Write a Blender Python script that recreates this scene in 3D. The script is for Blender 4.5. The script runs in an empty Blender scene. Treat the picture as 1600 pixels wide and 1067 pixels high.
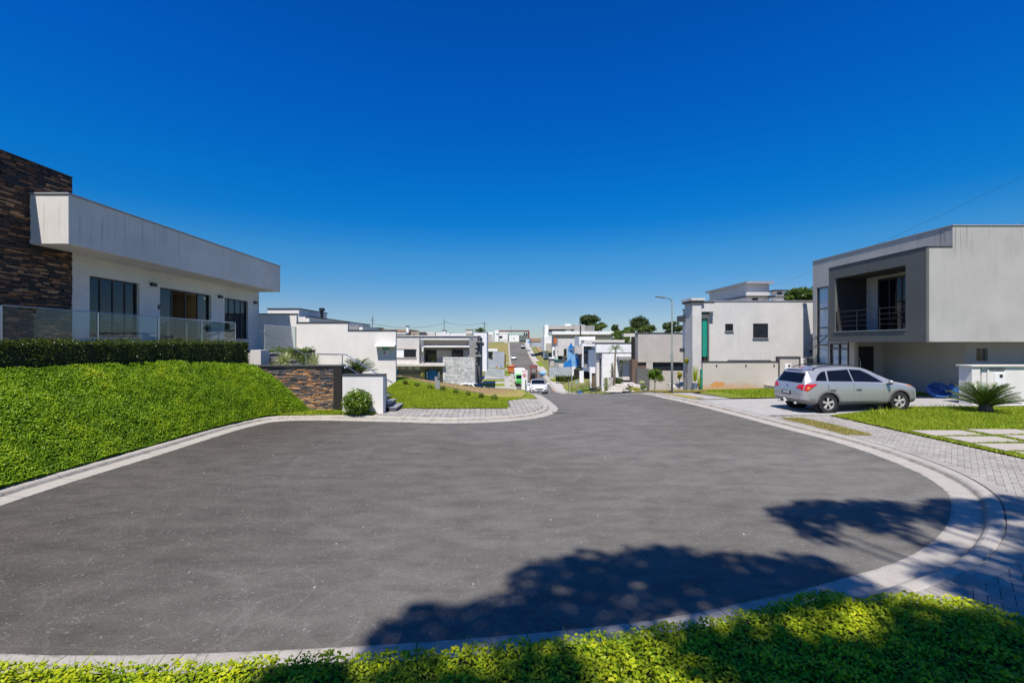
import bpy, math, random
import numpy as np
from mathutils import Vector, Matrix
from mathutils.geometry import delaunay_2d_cdt
random.seed(7); rng = np.random.default_rng(7)
R = math.radians
scene = bpy.context.scene
COL = scene.collection
# ---------------------------------------------------------------- camera, sky, sun, exposure
F, CX, CY, EYE = 711.0, 783.0, 535.0, 2.7      # focal length in photo pixels, vanishing point, eye height (m)
cam_d = bpy.data.cameras.new("camera"); cam = bpy.data.objects.new("camera", cam_d); COL.objects.link(cam)
cam_d.sensor_width = 36; cam_d.lens = 36 * F / 1600
cam_d.shift_x = (800 - CX) / 1600; cam_d.shift_y = (CY - 533.5) / 1600
cam_d.clip_start = 0.05; cam_d.clip_end = 3000
cam.location = (0, 0, EYE); cam.rotation_euler = (R(90), 0, 0)
scene.camera = cam
SUN = Vector((-0.13, -0.55, 1.0)).normalized()
EL = math.asin(SUN.z); AZ = math.atan2(SUN.x, SUN.y)
world = bpy.data.worlds.new("World"); scene.world = world; world.use_nodes = True
nt = world.node_tree; nt.nodes.clear()
sky = nt.nodes.new("ShaderNodeTexSky"); sky.sky_type = 'NISHITA'; sky.sun_disc = False
sky.sun_elevation = EL; sky.sun_rotation = AZ; sky.altitude = 900; sky.air_density = 1.0
sky.dust_density = 0.15; sky.ozone_density = 4.0
hsv = nt.nodes.new("ShaderNodeHueSaturation"); hsv.inputs['Saturation'].default_value = 1.32
hsv.inputs['Hue'].default_value = 0.497
gam = nt.nodes.new("ShaderNodeGamma"); gam.inputs[1].default_value = 1.0
bg = nt.nodes.new("ShaderNodeBackground"); bg.inputs[1].default_value = 0.074
wo = nt.nodes.new("ShaderNodeOutputWorld")
nt.links.new(sky.outputs[0], hsv.inputs['Color']); nt.links.new(hsv.outputs[0], gam.inputs[0])
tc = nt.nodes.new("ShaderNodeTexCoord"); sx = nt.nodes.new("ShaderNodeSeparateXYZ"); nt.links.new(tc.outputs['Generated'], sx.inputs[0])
rp = nt.nodes.new("ShaderNodeValToRGB"); nt.links.new(sx.outputs[2], rp.inputs[0])     # sky tinted by elevation, and dimmed overhead to weaken the fill light
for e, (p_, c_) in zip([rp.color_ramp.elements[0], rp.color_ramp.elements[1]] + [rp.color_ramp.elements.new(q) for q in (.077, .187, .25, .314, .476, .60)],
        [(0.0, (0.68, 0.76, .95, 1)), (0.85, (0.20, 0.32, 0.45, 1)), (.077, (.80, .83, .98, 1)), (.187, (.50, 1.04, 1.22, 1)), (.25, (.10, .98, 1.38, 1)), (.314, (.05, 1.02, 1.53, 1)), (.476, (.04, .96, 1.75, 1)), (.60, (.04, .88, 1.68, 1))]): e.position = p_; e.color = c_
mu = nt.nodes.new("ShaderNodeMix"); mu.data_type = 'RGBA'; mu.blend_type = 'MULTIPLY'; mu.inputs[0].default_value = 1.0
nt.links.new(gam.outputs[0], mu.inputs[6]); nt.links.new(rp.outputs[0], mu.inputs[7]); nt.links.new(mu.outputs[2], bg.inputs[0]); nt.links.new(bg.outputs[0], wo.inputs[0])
sl = bpy.data.lights.new("sun", 'SUN'); sl.energy = 5.0; sl.angle = R(0.6); sl.color = (1.0, 0.935, 0.85)
so = bpy.data.objects.new("sun", sl); COL.objects.link(so)
so.rotation_euler = SUN.to_track_quat('Z', 'Y').to_euler(); so.location = (-10, -20, 40)
scene.view_settings.view_transform = 'Standard'; scene.view_settings.look = 'None'
scene.view_settings.gamma = 1.0; scene.view_settings.exposure = 0.30
scene.cycles.use_adaptive_sampling = True
scene.cycles.max_bounces = 8; scene.cycles.transparent_max_bounces = 16

# ---------------------------------------------------------------- helpers
def gx(x, D): return (x - CX) * D / F
def gz(y, D): return EYE - (y - CY) * D / F
def pt(x, y, D): return (gx(x, D), D, gz(y, D))
def tag(o, label=None, cat=None, group=None, kind=None):
    if label: o["label"] = label
    if cat: o["category"] = cat
    if group: o["group"] = group
    if kind: o["kind"] = kind
    return o
def origin(o):
    v = Vector((0, 0, 0))
    while o is not None: v += o.location; o = o.parent
    return v
def thing(name, loc, label, cat, group=None, rz=0.0):
    o = bpy.data.objects.new(name, None); COL.objects.link(o); o.location = loc; o.rotation_euler = (0, 0, rz)
    o.empty_display_size = 0.3
    return tag(o, label, cat, group)
def children(o): return [c for c in bpy.data.objects if c.parent == o]
def copy_tree(o, parent=None):
    c = o.copy(); COL.objects.link(c); c.parent = parent
    for ch in children(o): copy_tree(ch, c)
    return c
def link_mesh(me, name, mat, parent=None, local=False, smooth=False, bevel=0.0):
    me.materials.append(mat)
    if smooth: me.shade_smooth()
    o = bpy.data.objects.new(name, me); COL.objects.link(o)
    if parent is not None:
        if not local: me.transform(Matrix.Translation(-origin(parent)))
        o.parent = parent
    if bevel:
        b = o.modifiers.new("bevel", 'BEVEL'); b.width = bevel; b.segments = 2; b.limit_method = 'ANGLE'
    return o
class MB:
    def __init__(s): s.v = []; s.f = []; s.t = []; s.M = None
    def add(s, vs, fs, t=0.5):
        n = len(s.v)
        if s.M is not None: vs = [tuple(s.M @ Vector(p)) for p in vs]
        s.v += [tuple(p) for p in vs]; s.f += [tuple(i + n for i in f) for f in fs]; s.t += [t] * len(fs)
        return s
    def box(s, x0, x1, y0, y1, z0, z1, t=0.5):
        x0, x1 = min(x0, x1), max(x0, x1); y0, y1 = min(y0, y1), max(y0, y1); z0, z1 = min(z0, z1), max(z0, z1)
        return s.add([(x0,y0,z0),(x1,y0,z0),(x1,y1,z0),(x0,y1,z0),(x0,y0,z1),(x1,y0,z1),(x1,y1,z1),(x0,y1,z1)],
              [(0,3,2,1),(4,5,6,7),(0,1,5,4),(1,2,6,5),(2,3,7,6),(3,0,4,7)], t)
    def pbox(s, x0, x1, y0, y1, D, depth, t=0.5):     # front face at distance D, sized by its place in the view
        return s.box(gx(x0, D), gx(x1, D), D, D + depth, gz(y1, D), gz(y0, D), t)
    def prism(s, poly, a, b, axis='z', t=0.5):
        n = len(poly); m = lambda p, h: {'z': (p[0], p[1], h), 'x': (h, p[0], p[1]), 'y': (p[0], h, p[1])}[axis]
        vs = [m(p, a) for p in poly] + [m(p, b) for p in poly]
        fs = [tuple(range(n))[::-1], tuple(range(n, 2*n))] + [(i, (i+1) % n, n + (i+1) % n, n + i) for i in range(n)]
        return s.add(vs, fs, t)
    def tube(s, pts, r, n=8, t=0.5, cap=True):
        pts = [Vector(p) for p in pts]; rs = r if isinstance(r, (list, tuple)) else [r] * len(pts)
        vs = []; fs = []; prev = None
        for i, p in enumerate(pts):
            d = (pts[min(i+1, len(pts)-1)] - pts[max(i-1, 0)]).normalized()
            up = Vector((0, 0, 1)) if abs(d.z) < 0.9 else Vector((1, 0, 0))
            if prev is None: a = d.cross(up).normalized()
            else: a = (prev - d * prev.dot(d)).normalized()
            prev = a; b = d.cross(a)
            for k in range(n):
                th = 2 * math.pi * k / n; vs.append(p + (a * math.cos(th) + b * math.sin(th)) * rs[i])
        for i in range(len(pts) - 1):
            for k in range(n): fs.append((i*n + k, i*n + (k+1) % n, (i+1)*n + (k+1) % n, (i+1)*n + k))
        if cap: fs.append(tuple(range(n))[::-1]); fs.append(tuple((len(pts)-1)*n + k for k in range(n)))
        return s.add(vs, fs, t)
    def lathe(s, prof, c, axis='z', n=24, t=0.5):
        vs = []; fs = []
        for r, h in prof:
            for k in range(n):
                th = 2 * math.pi * k / n; a, b = r * math.cos(th), r * math.sin(th)
                vs.append({'z': (c[0]+a, c[1]+b, c[2]+h), 'y': (c[0]+a, c[1]+h, c[2]+b), 'x': (c[0]+h, c[1]+a, c[2]+b)}[axis])
        for i in range(len(prof) - 1):
            for k in range(n): fs.append((i*n+k, i*n+(k+1) % n, (i+1)*n+(k+1) % n, (i+1)*n+k))
        return s.add(vs, fs, t)
    def blob(s, c, r, seed=0, amp=0.15, n=10, t=0.5):
        rr = random.Random(seed); ph = [rr.uniform(0, 6.28) for _ in range(6)]; vs = []; fs = []
        for i in range(n + 1):
            for k in range(2*n):
                th = math.pi * i / n; f = math.pi * k / n
                d = 1 + amp * (math.sin(3*f + ph[0]) * math.sin(2*th + ph[1]) + math.sin(5*th + ph[2]) * 0.5 * math.cos(2*f + ph[3]))
                vs.append((c[0] + r[0]*d*math.sin(th)*math.cos(f), c[1] + r[1]*d*math.sin(th)*math.sin(f), c[2] + r[2]*d*math.cos(th)))
        for i in range(n):
            for k in range(2*n): fs.append((i*2*n+k, i*2*n+(k+1) % (2*n), (i+1)*2*n+(k+1) % (2*n), (i+1)*2*n+k))
        return s.add(vs, fs, t)
    def build(s, name, mat, parent=None, **k):
        me = bpy.data.meshes.new(name); me.from_pydata(s.v, [], s.f)
        a = me.attributes.new("tint", 'FLOAT', 'FACE'); a.data.foreach_set("value", s.t)
        return link_mesh(me, name, mat, parent, **k)
def np_mesh(name, V, nq, mat, tint=None, parent=None, k=4, **kw):    # V: (nq*k, 3), faces of k corners in order
    me = bpy.data.meshes.new(name); V = np.asarray(V, np.float32).reshape(-1, 3)
    me.vertices.add(len(V)); me.vertices.foreach_set("co", V.ravel())
    me.loops.add(nq * k); me.loops.foreach_set("vertex_index", np.arange(nq * k, dtype=np.int32))
    me.polygons.add(nq); me.polygons.foreach_set("loop_start", np.arange(0, nq * k, k, dtype=np.int32))
    if tint is not None:
        a = me.attributes.new("tint", 'FLOAT', 'FACE'); a.data.foreach_set("value", np.asarray(tint, np.float32))
    me.update(calc_edges=True); me.validate()
    return link_mesh(me, name, mat, parent, **kw)
def leaf_quads(P, N, L, W, tilt=0.7):
    """leaf-shaped quads at points P facing roughly N"""
    n = len(P); N = N + rng.normal(0, tilt, (n, 3)); N /= np.linalg.norm(N, axis=1)[:, None] + 1e-9
    A = np.cross(N, rng.normal(0, 1, (n, 3))); A /= np.linalg.norm(A, axis=1)[:, None] + 1e-9
    B = np.cross(N, A); L = np.broadcast_to(L, (n,))[:, None] * rng.uniform(0.7, 1.3, (n, 1)); W = np.broadcast_to(W, (n,))[:, None] * rng.uniform(0.7, 1.3, (n, 1))
    Q = np.stack([P - A*L*0.5, P + B*W*0.5 - A*L*0.05 + N*W*0.12, P + A*L*0.5, P - B*W*0.5 - A*L*0.05 + N*W*0.12], 1)
    return Q.reshape(-1, 3)
def smooth_path(pts, step=0.25, closed=False):
    P = [Vector((p[0], p[1])) for p in pts]; out = []
    for i in range(len(P) - 1):
        p0, p1, p2, p3 = P[max(i-1, 0)], P[i], P[i+1], P[min(i+2, len(P)-1)]
        n = max(1, int((p2-p1).length / step))
        def tj(t, a, b): return t + max((b-a).length, 1e-4) ** 0.5
        t0 = 0; t1 = tj(t0, p0, p1) if i > 0 else 0.0; 
        if i == 0: p0 = p1 - (p2-p1); t1 = tj(t0, p0, p1)
        if i == len(P)-2: p3 = p2 + (p2-p1)
        t2 = tj(t1, p1, p2); t3 = tj(t2, p2, p3)
        for k in range(n):
            t = t1 + (t2-t1)*k/n
            A1 = p0*((t1-t)/(t1-t0)) + p1*((t-t0)/(t1-t0)); A2 = p1*((t2-t)/(t2-t1)) + p2*((t-t1)/(t2-t1)); A3 = p2*((t3-t)/(t3-t2)) + p3*((t-t2)/(t3-t2))
            B1 = A1*((t2-t)/(t2-t0)) + A2*((t-t0)/(t2-t0)); B2 = A2*((t3-t)/(t3-t1)) + A3*((t-t1)/(t3-t1))
            out.append(B1*((t2-t)/(t2-t1)) + B2*((t-t1)/(t2-t1)))
    out.append(P[-1]); return out
def offset_path(P, d):
    out = []
    for i, p in enumerate(P):
        t = (P[min(i+1, len(P)-1)] - P[max(i-1, 0)]).normalized(); out.append(p + Vector((t.y, -t.x)) * d)
    return out
def inside(poly, x, y):
    c = False; j = len(poly) - 1
    for i in range(len(poly)):
        xi, yi = poly[i][0], poly[i][1]; xj, yj = poly[j][0], poly[j][1]
        if (yi > y) != (yj > y) and x < (xj-xi)*(y-yi)/(yj-yi) + xi: c = not c
        j = i
    return c
def np_inside(poly, X, Y):
    c = np.zeros(len(X), bool); j = len(poly) - 1
    for i in range(len(poly)):
        xi, yi = poly[i][0], poly[i][1]; xj, yj = poly[j][0], poly[j][1]
        if yi != yj: c ^= ((yi > Y) != (yj > Y)) & (X < (xj-xi)*(Y-yi)/(yj-yi) + xi)
        j = i
    return c
def tri_sheet(poly, step):
    xs = [p[0] for p in poly]; ys = [p[1] for p in poly]
    pts = [Vector((p[0], p[1])) for p in poly]
    gxs = np.arange(min(xs)+step*0.5, max(xs), step); gys = np.arange(min(ys)+step*0.5, max(ys), step)
    X, Y = np.meshgrid(gxs, gys); X = X.ravel(); Y = Y.ravel(); m = np_inside(poly, X, Y)
    pts += [Vector((a, b)) for a, b in zip(X[m], Y[m])]
    n = len(poly)
    r = delaunay_2d_cdt(pts, [], [list(range(n))], 1, 1e-5)
    return r[0], r[2]
def sheet(name, poly, hf, mat, step=1.0, parent=None, smooth=True):
    v, f = tri_sheet(poly, step); mb = MB()
    fs = []
    for t in f:
        a, b, c = v[t[0]], v[t[1]], v[t[2]]
        fs.append(tuple(t) if (b-a).cross(c-a) > 0 else tuple(t)[::-1])
    mb.add([(p.x, p.y, hf(p.x, p.y)) for p in v], fs); return mb.build(name, mat, parent, smooth=smooth)
def lerp(a, b, t): return a + (b-a)*t
# ---------------------------------------------------------------- materials
def newmat(name):
    m = bpy.data.materials.new(name); m.use_nodes = True; n = m.node_tree; n.nodes.clear()
    out = n.nodes.new("ShaderNodeOutputMaterial"); p = n.nodes.new("ShaderNodeBsdfPrincipled")
    n.links.new(p.outputs[0], out.inputs[0]); return m, n, p, out
class N:
    """small node-building helper"""
    def __init__(s, nt): s.nt = nt
    def _set(s, sock, v):
        if isinstance(v, bpy.types.NodeSocket): s.nt.links.new(v, sock)
        elif v is not None:
            if isinstance(v, (tuple, list)) and len(v) == 3 and sock.type == 'RGBA': v = (*v, 1)
            sock.default_value = v
    def obj(s): return s.nt.nodes.new("ShaderNodeTexCoord").outputs['Object']
    def pos(s): return s.nt.nodes.new("ShaderNodeNewGeometry").outputs['Position']
    def attr(s, name, out='Fac'):
        a = s.nt.nodes.new("ShaderNodeAttribute"); a.attribute_name = name; return a.outputs[out]
    def mapping(s, v, scale=(1,1,1), loc=(0,0,0), rot=(0,0,0)):
        m = s.nt.nodes.new("ShaderNodeMapping"); s._set(m.inputs[0], v); m.inputs['Scale'].default_value = scale
        m.inputs['Location'].default_value = loc; m.inputs['Rotation'].default_value = rot; return m.outputs[0]
    def noise(s, v, scale, detail=4, rough=0.55, out='Fac', dist=0.0):
        m = s.nt.nodes.new("ShaderNodeTexNoise"); s._set(m.inputs['Vector'], v); m.inputs['Scale'].default_value = scale
        m.inputs['Detail'].default_value = detail; m.inputs['Roughness'].default_value = rough; m.inputs['Distortion'].default_value = dist
        return m.outputs[out]
    def voro(s, v, scale, out='Distance', feature='F1'):
        m = s.nt.nodes.new("ShaderNodeTexVoronoi"); m.feature = feature; s._set(m.inputs['Vector'], v); m.inputs['Scale'].default_value = scale
        return m.outputs[out]
    def ramp(s, f, stops):
        m = s.nt.nodes.new("ShaderNodeValToRGB"); s._set(m.inputs[0], f); e = m.color_ramp.elements
        while len(e) < len(stops): e.new(0.5)
        for a, (p, c) in zip(e, stops):
            a.position = p; a.color = (c, c, c, 1) if isinstance(c, (int, float)) else (*c, 1)
        return m.outputs[0]
    def mix(s, f, a, b, mode='MIX'):
        m = s.nt.nodes.new("ShaderNodeMix"); m.data_type = 'RGBA'; m.blend_type = mode
        s._set(m.inputs[0], f); s._set(m.inputs[6], a); s._set(m.inputs[7], b); return m.outputs[2]
    def math(s, op, a, b=None, c=None):
        m = s.nt.nodes.new("ShaderNodeMath"); m.operation = op; s._set(m.inputs[0], a)
        if b is not None: s._set(m.inputs[1], b)
        if c is not None: s._set(m.inputs[2], c)
        return m.outputs[0]
    def vmath(s, op, a, b=None, out=0):
        m = s.nt.nodes.new("ShaderNodeVectorMath"); m.operation = op; s._set(m.inputs[0], a)
        if b is not None: s._set(m.inputs[1], b)
        return m.outputs[out]
    def sep(s, v):
        m = s.nt.nodes.new("ShaderNodeSeparateXYZ"); s._set(m.inputs[0], v); return m.outputs
    def bump(s, h, strength=0.3, dist=0.01):
        m = s.nt.nodes.new("ShaderNodeBump"); s._set(m.inputs['Height'], h); m.inputs['Strength'].default_value = strength
        m.inputs['Distance'].default_value = dist; return m.outputs[0]
def plain(name, c, rough=0.6, metal=0.0, var=0.08, spec=0.5, coat=0.0, scale=3.0, bump=0.0):
    m, nt, p, _ = newmat(name); n = N(nt); o = n.pos()
    f = n.noise(o, scale, 5)
    p.inputs['Base Color'].default_value = (*c, 1)
    nt.links.new(n.mix(f, tuple(max(0, x*(1-var*2)) for x in c), tuple(min(1, x*(1+var*2)) for x in c)), p.inputs['Base Color'])
    p.inputs['Roughness'].default_value = rough; p.inputs['Metallic'].default_value = metal
    p.inputs['Specular IOR Level'].default_value = spec; p.inputs['Coat Weight'].default_value = coat
    if coat: p.inputs['Coat Roughness'].default_value = 0.03
    if bump: nt.links.new(n.bump(n.noise(o, 60, 3), bump, 0.01), p.inputs['Normal'])
    return m
def stucco(name, c, stain=0.5, grain=90, bump=0.5, streak=(0.5, 0.62), ztop=None, foot=None):
    """painted render with a sandy grain, cloudy wear and thin vertical rain streaks"""
    m, nt, p, _ = newmat(name); n = N(nt); o = n.pos()
    cloud = n.noise(o, 0.8, 6, 0.6)
    col = n.mix(n.ramp(cloud, [(0.3, 0.0), (0.7, 1.0)]), tuple(x*0.88 for x in c), tuple(min(1, x*1.06) for x in c))
    st = n.noise(n.mapping(o, (2.6, 2.6, 0.12)), 2.0, 6, 0.65)
    big = n.noise(o, 0.35, 3)
    f = n.math('MULTIPLY', n.ramp(st, [(streak[0], 0.0), (streak[1] + 0.14, 1.0)]), n.ramp(big, [(0.42, 0.0), (0.65, 1.0)]))
    col = n.mix(n.math('MULTIPLY', f, stain), col, tuple(x*0.45 for x in c))
    if ztop is not None:
        s3 = n.sep(o); near = n.ramp(n.math('MULTIPLY_ADD', s3[2], 0.5, 0.5 - (ztop - 1.5) * 0.5), [(0.45, 0.0), (1.25 if False else 1.0, 1.0)])
        dr = n.noise(n.mapping(o, (5.5, 5.5, 0.10)), 2.0, 5, 0.6); wh = n.noise(o, 0.22, 2)
        f2 = n.math('MULTIPLY', n.math('MULTIPLY', n.ramp(dr, [(0.54, 0.0), (0.66, 1.0)]), near), n.ramp(wh, [(0.50, 0.05), (0.60, 1.0)]))
        col = n.mix(n.math('MULTIPLY', f2, 0.62), col, tuple(x*0.30 for x in c))
    if foot is not None:
        s3 = n.sep(o); ft = n.ramp(n.math('ADD', n.math('SUBTRACT', s3[2], foot), n.math('MULTIPLY', n.noise(o, 2.2, 5), 0.5)), [(0.25, 1.0), (0.6, 0.0)])
        col = n.mix(n.math('MULTIPLY', ft, 0.45), col, (c[0]*.62, c[1]*.52, c[2]*.42))
    nt.links.new(col, p.inputs['Base Color']); p.inputs['Roughness'].default_value = 0.85
    p.inputs['Specular IOR Level'].default_value = 0.25
    nt.links.new(n.bump(n.noise(o, grain, 3, 0.7), bump, 0.01), p.inputs['Normal'])
    return m
def foliage(name, stops, trans=0.35, rough=0.45, patch=0.5, pscale=0.7):
    m, nt, p, out = newmat(name); n = N(nt); t = n.attr("tint"); o = n.pos()
    f = n.math('ADD', n.math('MULTIPLY', t, 1 - patch * 0.6), n.math('MULTIPLY', n.math('SUBTRACT', n.noise(o, pscale, 4), 0.2), patch))
    col = n.ramp(f, stops); nt.links.new(col, p.inputs['Base Color']); p.inputs['Roughness'].default_value = rough
    p.inputs['Specular IOR Level'].default_value = 0.35
    tr = nt.nodes.new("ShaderNodeBsdfTranslucent"); nt.links.new(n.mix(1.0, col, (1.0, 1.0, 0.45), 'MULTIPLY'), tr.inputs[0])
    ms = nt.nodes.new("ShaderNodeMixShader"); ms.inputs[0].default_value = trans
    nt.links.new(p.outputs[0], ms.inputs[1]); nt.links.new(tr.outputs[0], ms.inputs[2]); nt.links.new(ms.outputs[0], out.inputs[0])
    return m
def glassy(name, tint=(0.6, 0.7, 0.75), trans=0.8, rough=0.01, ior=1.5):
    m = bpy.data.materials.new(name); m.use_nodes = True; nt = m.node_tree; nt.nodes.clear()
    out = nt.nodes.new("ShaderNodeOutputMaterial"); g = nt.nodes.new("ShaderNodeBsdfGlossy"); g.inputs['Roughness'].default_value = rough
    g.inputs[0].default_value = (0.95, 0.97, 1, 1)
    t = nt.nodes.new("ShaderNodeBsdfTransparent"); t.inputs[0].default_value = (*[x*trans for x in tint], 1)
    fr = nt.nodes.new("ShaderNodeFresnel"); n = N(nt); bf = nt.nodes.new("ShaderNodeNewGeometry").outputs['Backfacing']
    nt.links.new(n.math('MULTIPLY_ADD', bf, 1/ior - ior, ior), fr.inputs[0])
    mx = nt.nodes.new("ShaderNodeMixShader"); nt.links.new(fr.outputs[0], mx.inputs[0]); nt.links.new(t.outputs[0], mx.inputs[1])
    nt.links.new(g.outputs[0], mx.inputs[2]); nt.links.new(mx.outputs[0], out.inputs[0]); return m
M = {}
def build_materials():
    # asphalt
    m, nt, p, _ = newmat("asphalt"); n = N(nt); o = n.pos(); s = n.sep(o)
    fine = n.noise(o, 55, 6, 0.75); gr = n.voro(o, 140)
    mid = n.noise(n.mapping(o, (0.7, 1.5, 1)), 1.7, 8, 0.68, dist=0.2); big = n.noise(o, 0.16, 4, 0.5)
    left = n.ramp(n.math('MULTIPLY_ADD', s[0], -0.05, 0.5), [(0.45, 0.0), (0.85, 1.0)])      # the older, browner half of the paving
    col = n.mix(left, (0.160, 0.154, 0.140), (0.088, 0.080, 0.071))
    col = n.mix(n.ramp(mid, [(0.35, 0.0), (0.68, 1.0)]), n.mix(1.0, col, (0.74, 0.73, 0.72), 'MULTIPLY'), n.mix(1.0, col, (1.20, 1.19, 1.18), 'MULTIPLY'))
    col = n.mix(n.ramp(big, [(0.35, 0.0), (0.65, 1.0)]), col, n.mix(1.0, col, (0.74, 0.72, 0.70), 'MULTIPLY'))
    col = n.mix(n.ramp(fine, [(0.35, 0.0), (0.7, 1.0)]), n.mix(1.0, col, (0.72, 0.72, 0.72), 'MULTIPLY'), n.mix(1.0, col, (1.3, 1.3, 1.3), 'MULTIPLY'))
    spk = n.ramp(n.voro(n.vmath('ADD', o, n.noise(o, 3, 2, out='Color')), 42, 'Color'), [(0.80, 0.0), (0.93, 1.0)])
    col = n.mix(n.math('MULTIPLY', spk, 0.55), col, (0.27, 0.26, 0.245))
    drk = n.ramp(n.noise(o, 21, 5, 0.8), [(0.60, 0.0), (0.74, 0.55)]); col = n.mix(drk, col, (0.05, 0.048, 0.046))
    pat = n.noise(n.mapping(o, (0.9, 2.2, 1)), 2.6, 7, 0.7); col = n.mix(n.ramp(pat, [(0.63, 0.0), (0.70, 0.5)]), col, (0.17, 0.158, 0.148))
    edg = n.ramp(s[1], [(0.0, 0.0), (1.0, 1.0)])
    def ring(cx, cy, r, w, a0=0.5):
        d = n.vmath('DISTANCE', n.vmath('MULTIPLY', o, (1, 1, 0)), (cx, cy, 0), out=1)
        wob = n.math('MULTIPLY', n.math('SUBTRACT', n.noise(o, 1.2, 3), 0.5), 0.25)
        k = n.math('ABSOLUTE', n.math('SUBTRACT', n.math('ADD', d, wob), r))
        return n.math('MULTIPLY', n.math('MULTIPLY', n.math('LESS_THAN', k, w), a0), n.ramp(n.noise(o, 0.6, 2), [(0.4, 0.0), (0.6, 1.0)]))
    acc = ring(-1.5, 9.8, 4.9, 0.03, 0.35)
    for a in [(-2.2, 9.5, 3.2, 0.025, 0.3), (-0.8, 10.5, 2.7, 0.03, 0.3), (-2.6, 4.9, 0.55, 0.02, 0.4), (-3.5, 4.6, 0.8, 0.02, 0.4), (-1.2, 4.6, 0.7, 0.02, 0.35), (8.0, 9.6, 1.6, 0.025, 0.5), (-4.1, 4.9, 0.5, 0.02, 0.3), (-6.6, 6.0, 2.2, 0.03, 0.25), (1.5, 11.5, 6.3, 0.07, 0.28), (1.5, 11.5, 4.8, 0.07, 0.22), (-5.2, 4.5, 0.5, 0.02, 0.5), (-2.9, 4.3, 0.45, 0.02, 0.5), (-2.0, 4.4, 0.6, 0.025, 0.5), (-0.5, 4.5, 0.5, 0.02, 0.4)]:
        acc = n.math('MAXIMUM', acc, ring(*a))
    col = n.mix(n.math('MULTIPLY', acc, 0.36), col, (0.23, 0.22, 0.205))
    stri = n.noise(n.mapping(o, (0.5, 5.0, 1), rot=(0, 0, 0.15)), 0.9, 5, 0.6)
    col = n.mix(n.ramp(stri, [(0.62, 0.0), (0.72, 0.45)]), col, (0.15, 0.14, 0.132))
    nt.links.new(col, p.inputs['Base Color']); p.inputs['Roughness'].default_value = 0.82; p.inputs['Specular IOR Level'].default_value = 0.35
    h = n.math('ADD', n.math('MULTIPLY', gr, 0.7), fine); nt.links.new(n.bump(h, 0.55, 0.006), p.inputs['Normal'])
    M['asphalt'] = m
    # kerb concrete
    m, nt, p, _ = newmat("kerb_concrete"); n = N(nt); o = n.pos(); al = n.attr("along")
    col = n.mix(n.noise(o, 2.2, 7, 0.65), (0.30, 0.275, 0.24), (0.48, 0.45, 0.405))
    col = n.mix(n.ramp(n.noise(o, 28, 4, 0.7), [(0.55, 0.0), (0.75, 0.6)]), col, (0.2, 0.185, 0.165))
    ac = n.attr("across"); dv = n.math('ABSOLUTE', n.math('SUBTRACT', ac, 0.37))
    drt = n.math('MULTIPLY', n.ramp(dv, [(0.0, 1.0), (0.055, 0.0)]), n.ramp(n.noise(o, 3.5, 6, 0.7), [(0.35, 0.15), (0.65, 1.0)])); col = n.mix(n.math('MULTIPLY', drt, 0.75), col, (0.10, 0.085, 0.06))
    dv2 = n.ramp(ac, [(0.0, 1.0), (0.06, 0.0)]); col = n.mix(n.math('MULTIPLY', n.math('MULTIPLY', dv2, n.ramp(n.noise(o, 7, 5, 0.7), [(0.45, 0.0), (0.6, 1.0)])), 0.8), col, (0.13, 0.12, 0.10))
    jt = n.math('LESS_THAN', n.math('FRACT', al), 0.012)
    col = n.mix(n.math('MULTIPLY', jt, 0.85), col, (0.07, 0.06, 0.05))
    nt.links.new(col, p.inputs['Base Color']); p.inputs['Roughness'].default_value = 0.85
    nt.links.new(n.bump(n.noise(o, 45, 5, 0.7), 0.35, 0.01), p.inputs['Normal']); M['kerb'] = m
    # pavers, one tint per stone
    m, nt, p, _ = newmat("paver_stone"); n = N(nt); o = n.pos(); t = n.attr("tint")
    col = n.mix(t, (0.26, 0.24, 0.215), (0.42, 0.395, 0.36))
    col = n.mix(n.ramp(n.noise(o, 1.1, 5), [(0.4, 0.0), (0.75, 0.5)]), col, (0.23, 0.21, 0.19))
    col = n.mix(n.noise(o, 40, 4, 0.7), n.mix(1.0, col, (0.8, 0.8, 0.8), 'MULTIPLY'), n.mix(1.0, col, (1.15, 1.15, 1.15), 'MULTIPLY'))
    nt.links.new(col, p.inputs['Base Color']); p.inputs['Roughness'].default_value = 0.9
    nt.links.new(n.bump(n.noise(o, 70, 4, 0.7), 0.4, 0.008), p.inputs['Normal']); M['paver'] = m
    M['joint'] = plain("joint_sand", (0.085, 0.075, 0.06), 0.95, var=0.25, scale=12)
    M['concrete'] = plain("concrete", (0.42, 0.405, 0.38), 0.9, var=0.12, scale=4, bump=0.3)
    M['drive'] = plain("driveway_concrete", (0.36, 0.35, 0.335), 0.9, var=0.12, scale=2.5, bump=0.3)
    M['slab'] = plain("stepping_slab", (0.40, 0.36, 0.325), 0.9, var=0.1, scale=5, bump=0.3)
    # soils and lawns
    def lawn(name, a, b, c, s1=1.0, s2=18):
        m, nt, p, _ = newmat(name); n = N(nt); o = n.pos()
        col = n.mix(n.ramp(n.noise(o, s1, 6, 0.6), [(0.35, 0.0), (0.65, 1.0)]), a, b)
        col = n.mix(n.ramp(n.noise(o, s2, 5, 0.7), [(0.45, 0.0), (0.7, 1.0)]), col, c)
        nt.links.new(col, p.inputs['Base Color']); p.inputs['Roughness'].default_value = 0.95; p.inputs['Specular IOR Level'].default_value = 0.1
        nt.links.new(n.bump(n.noise(o, 35, 4, 0.8), 0.8, 0.04), p.inputs['Normal']); return m
    M['lawn'] = lawn("lawn_soil", (0.15, 0.21, 0.02), (0.27, 0.29, 0.045), (0.09, 0.12, 0.015))
    M['dry'] = lawn("dry_grass", (0.36, 0.28, 0.10), (0.27, 0.27, 0.07), (0.42, 0.32, 0.13))
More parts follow.
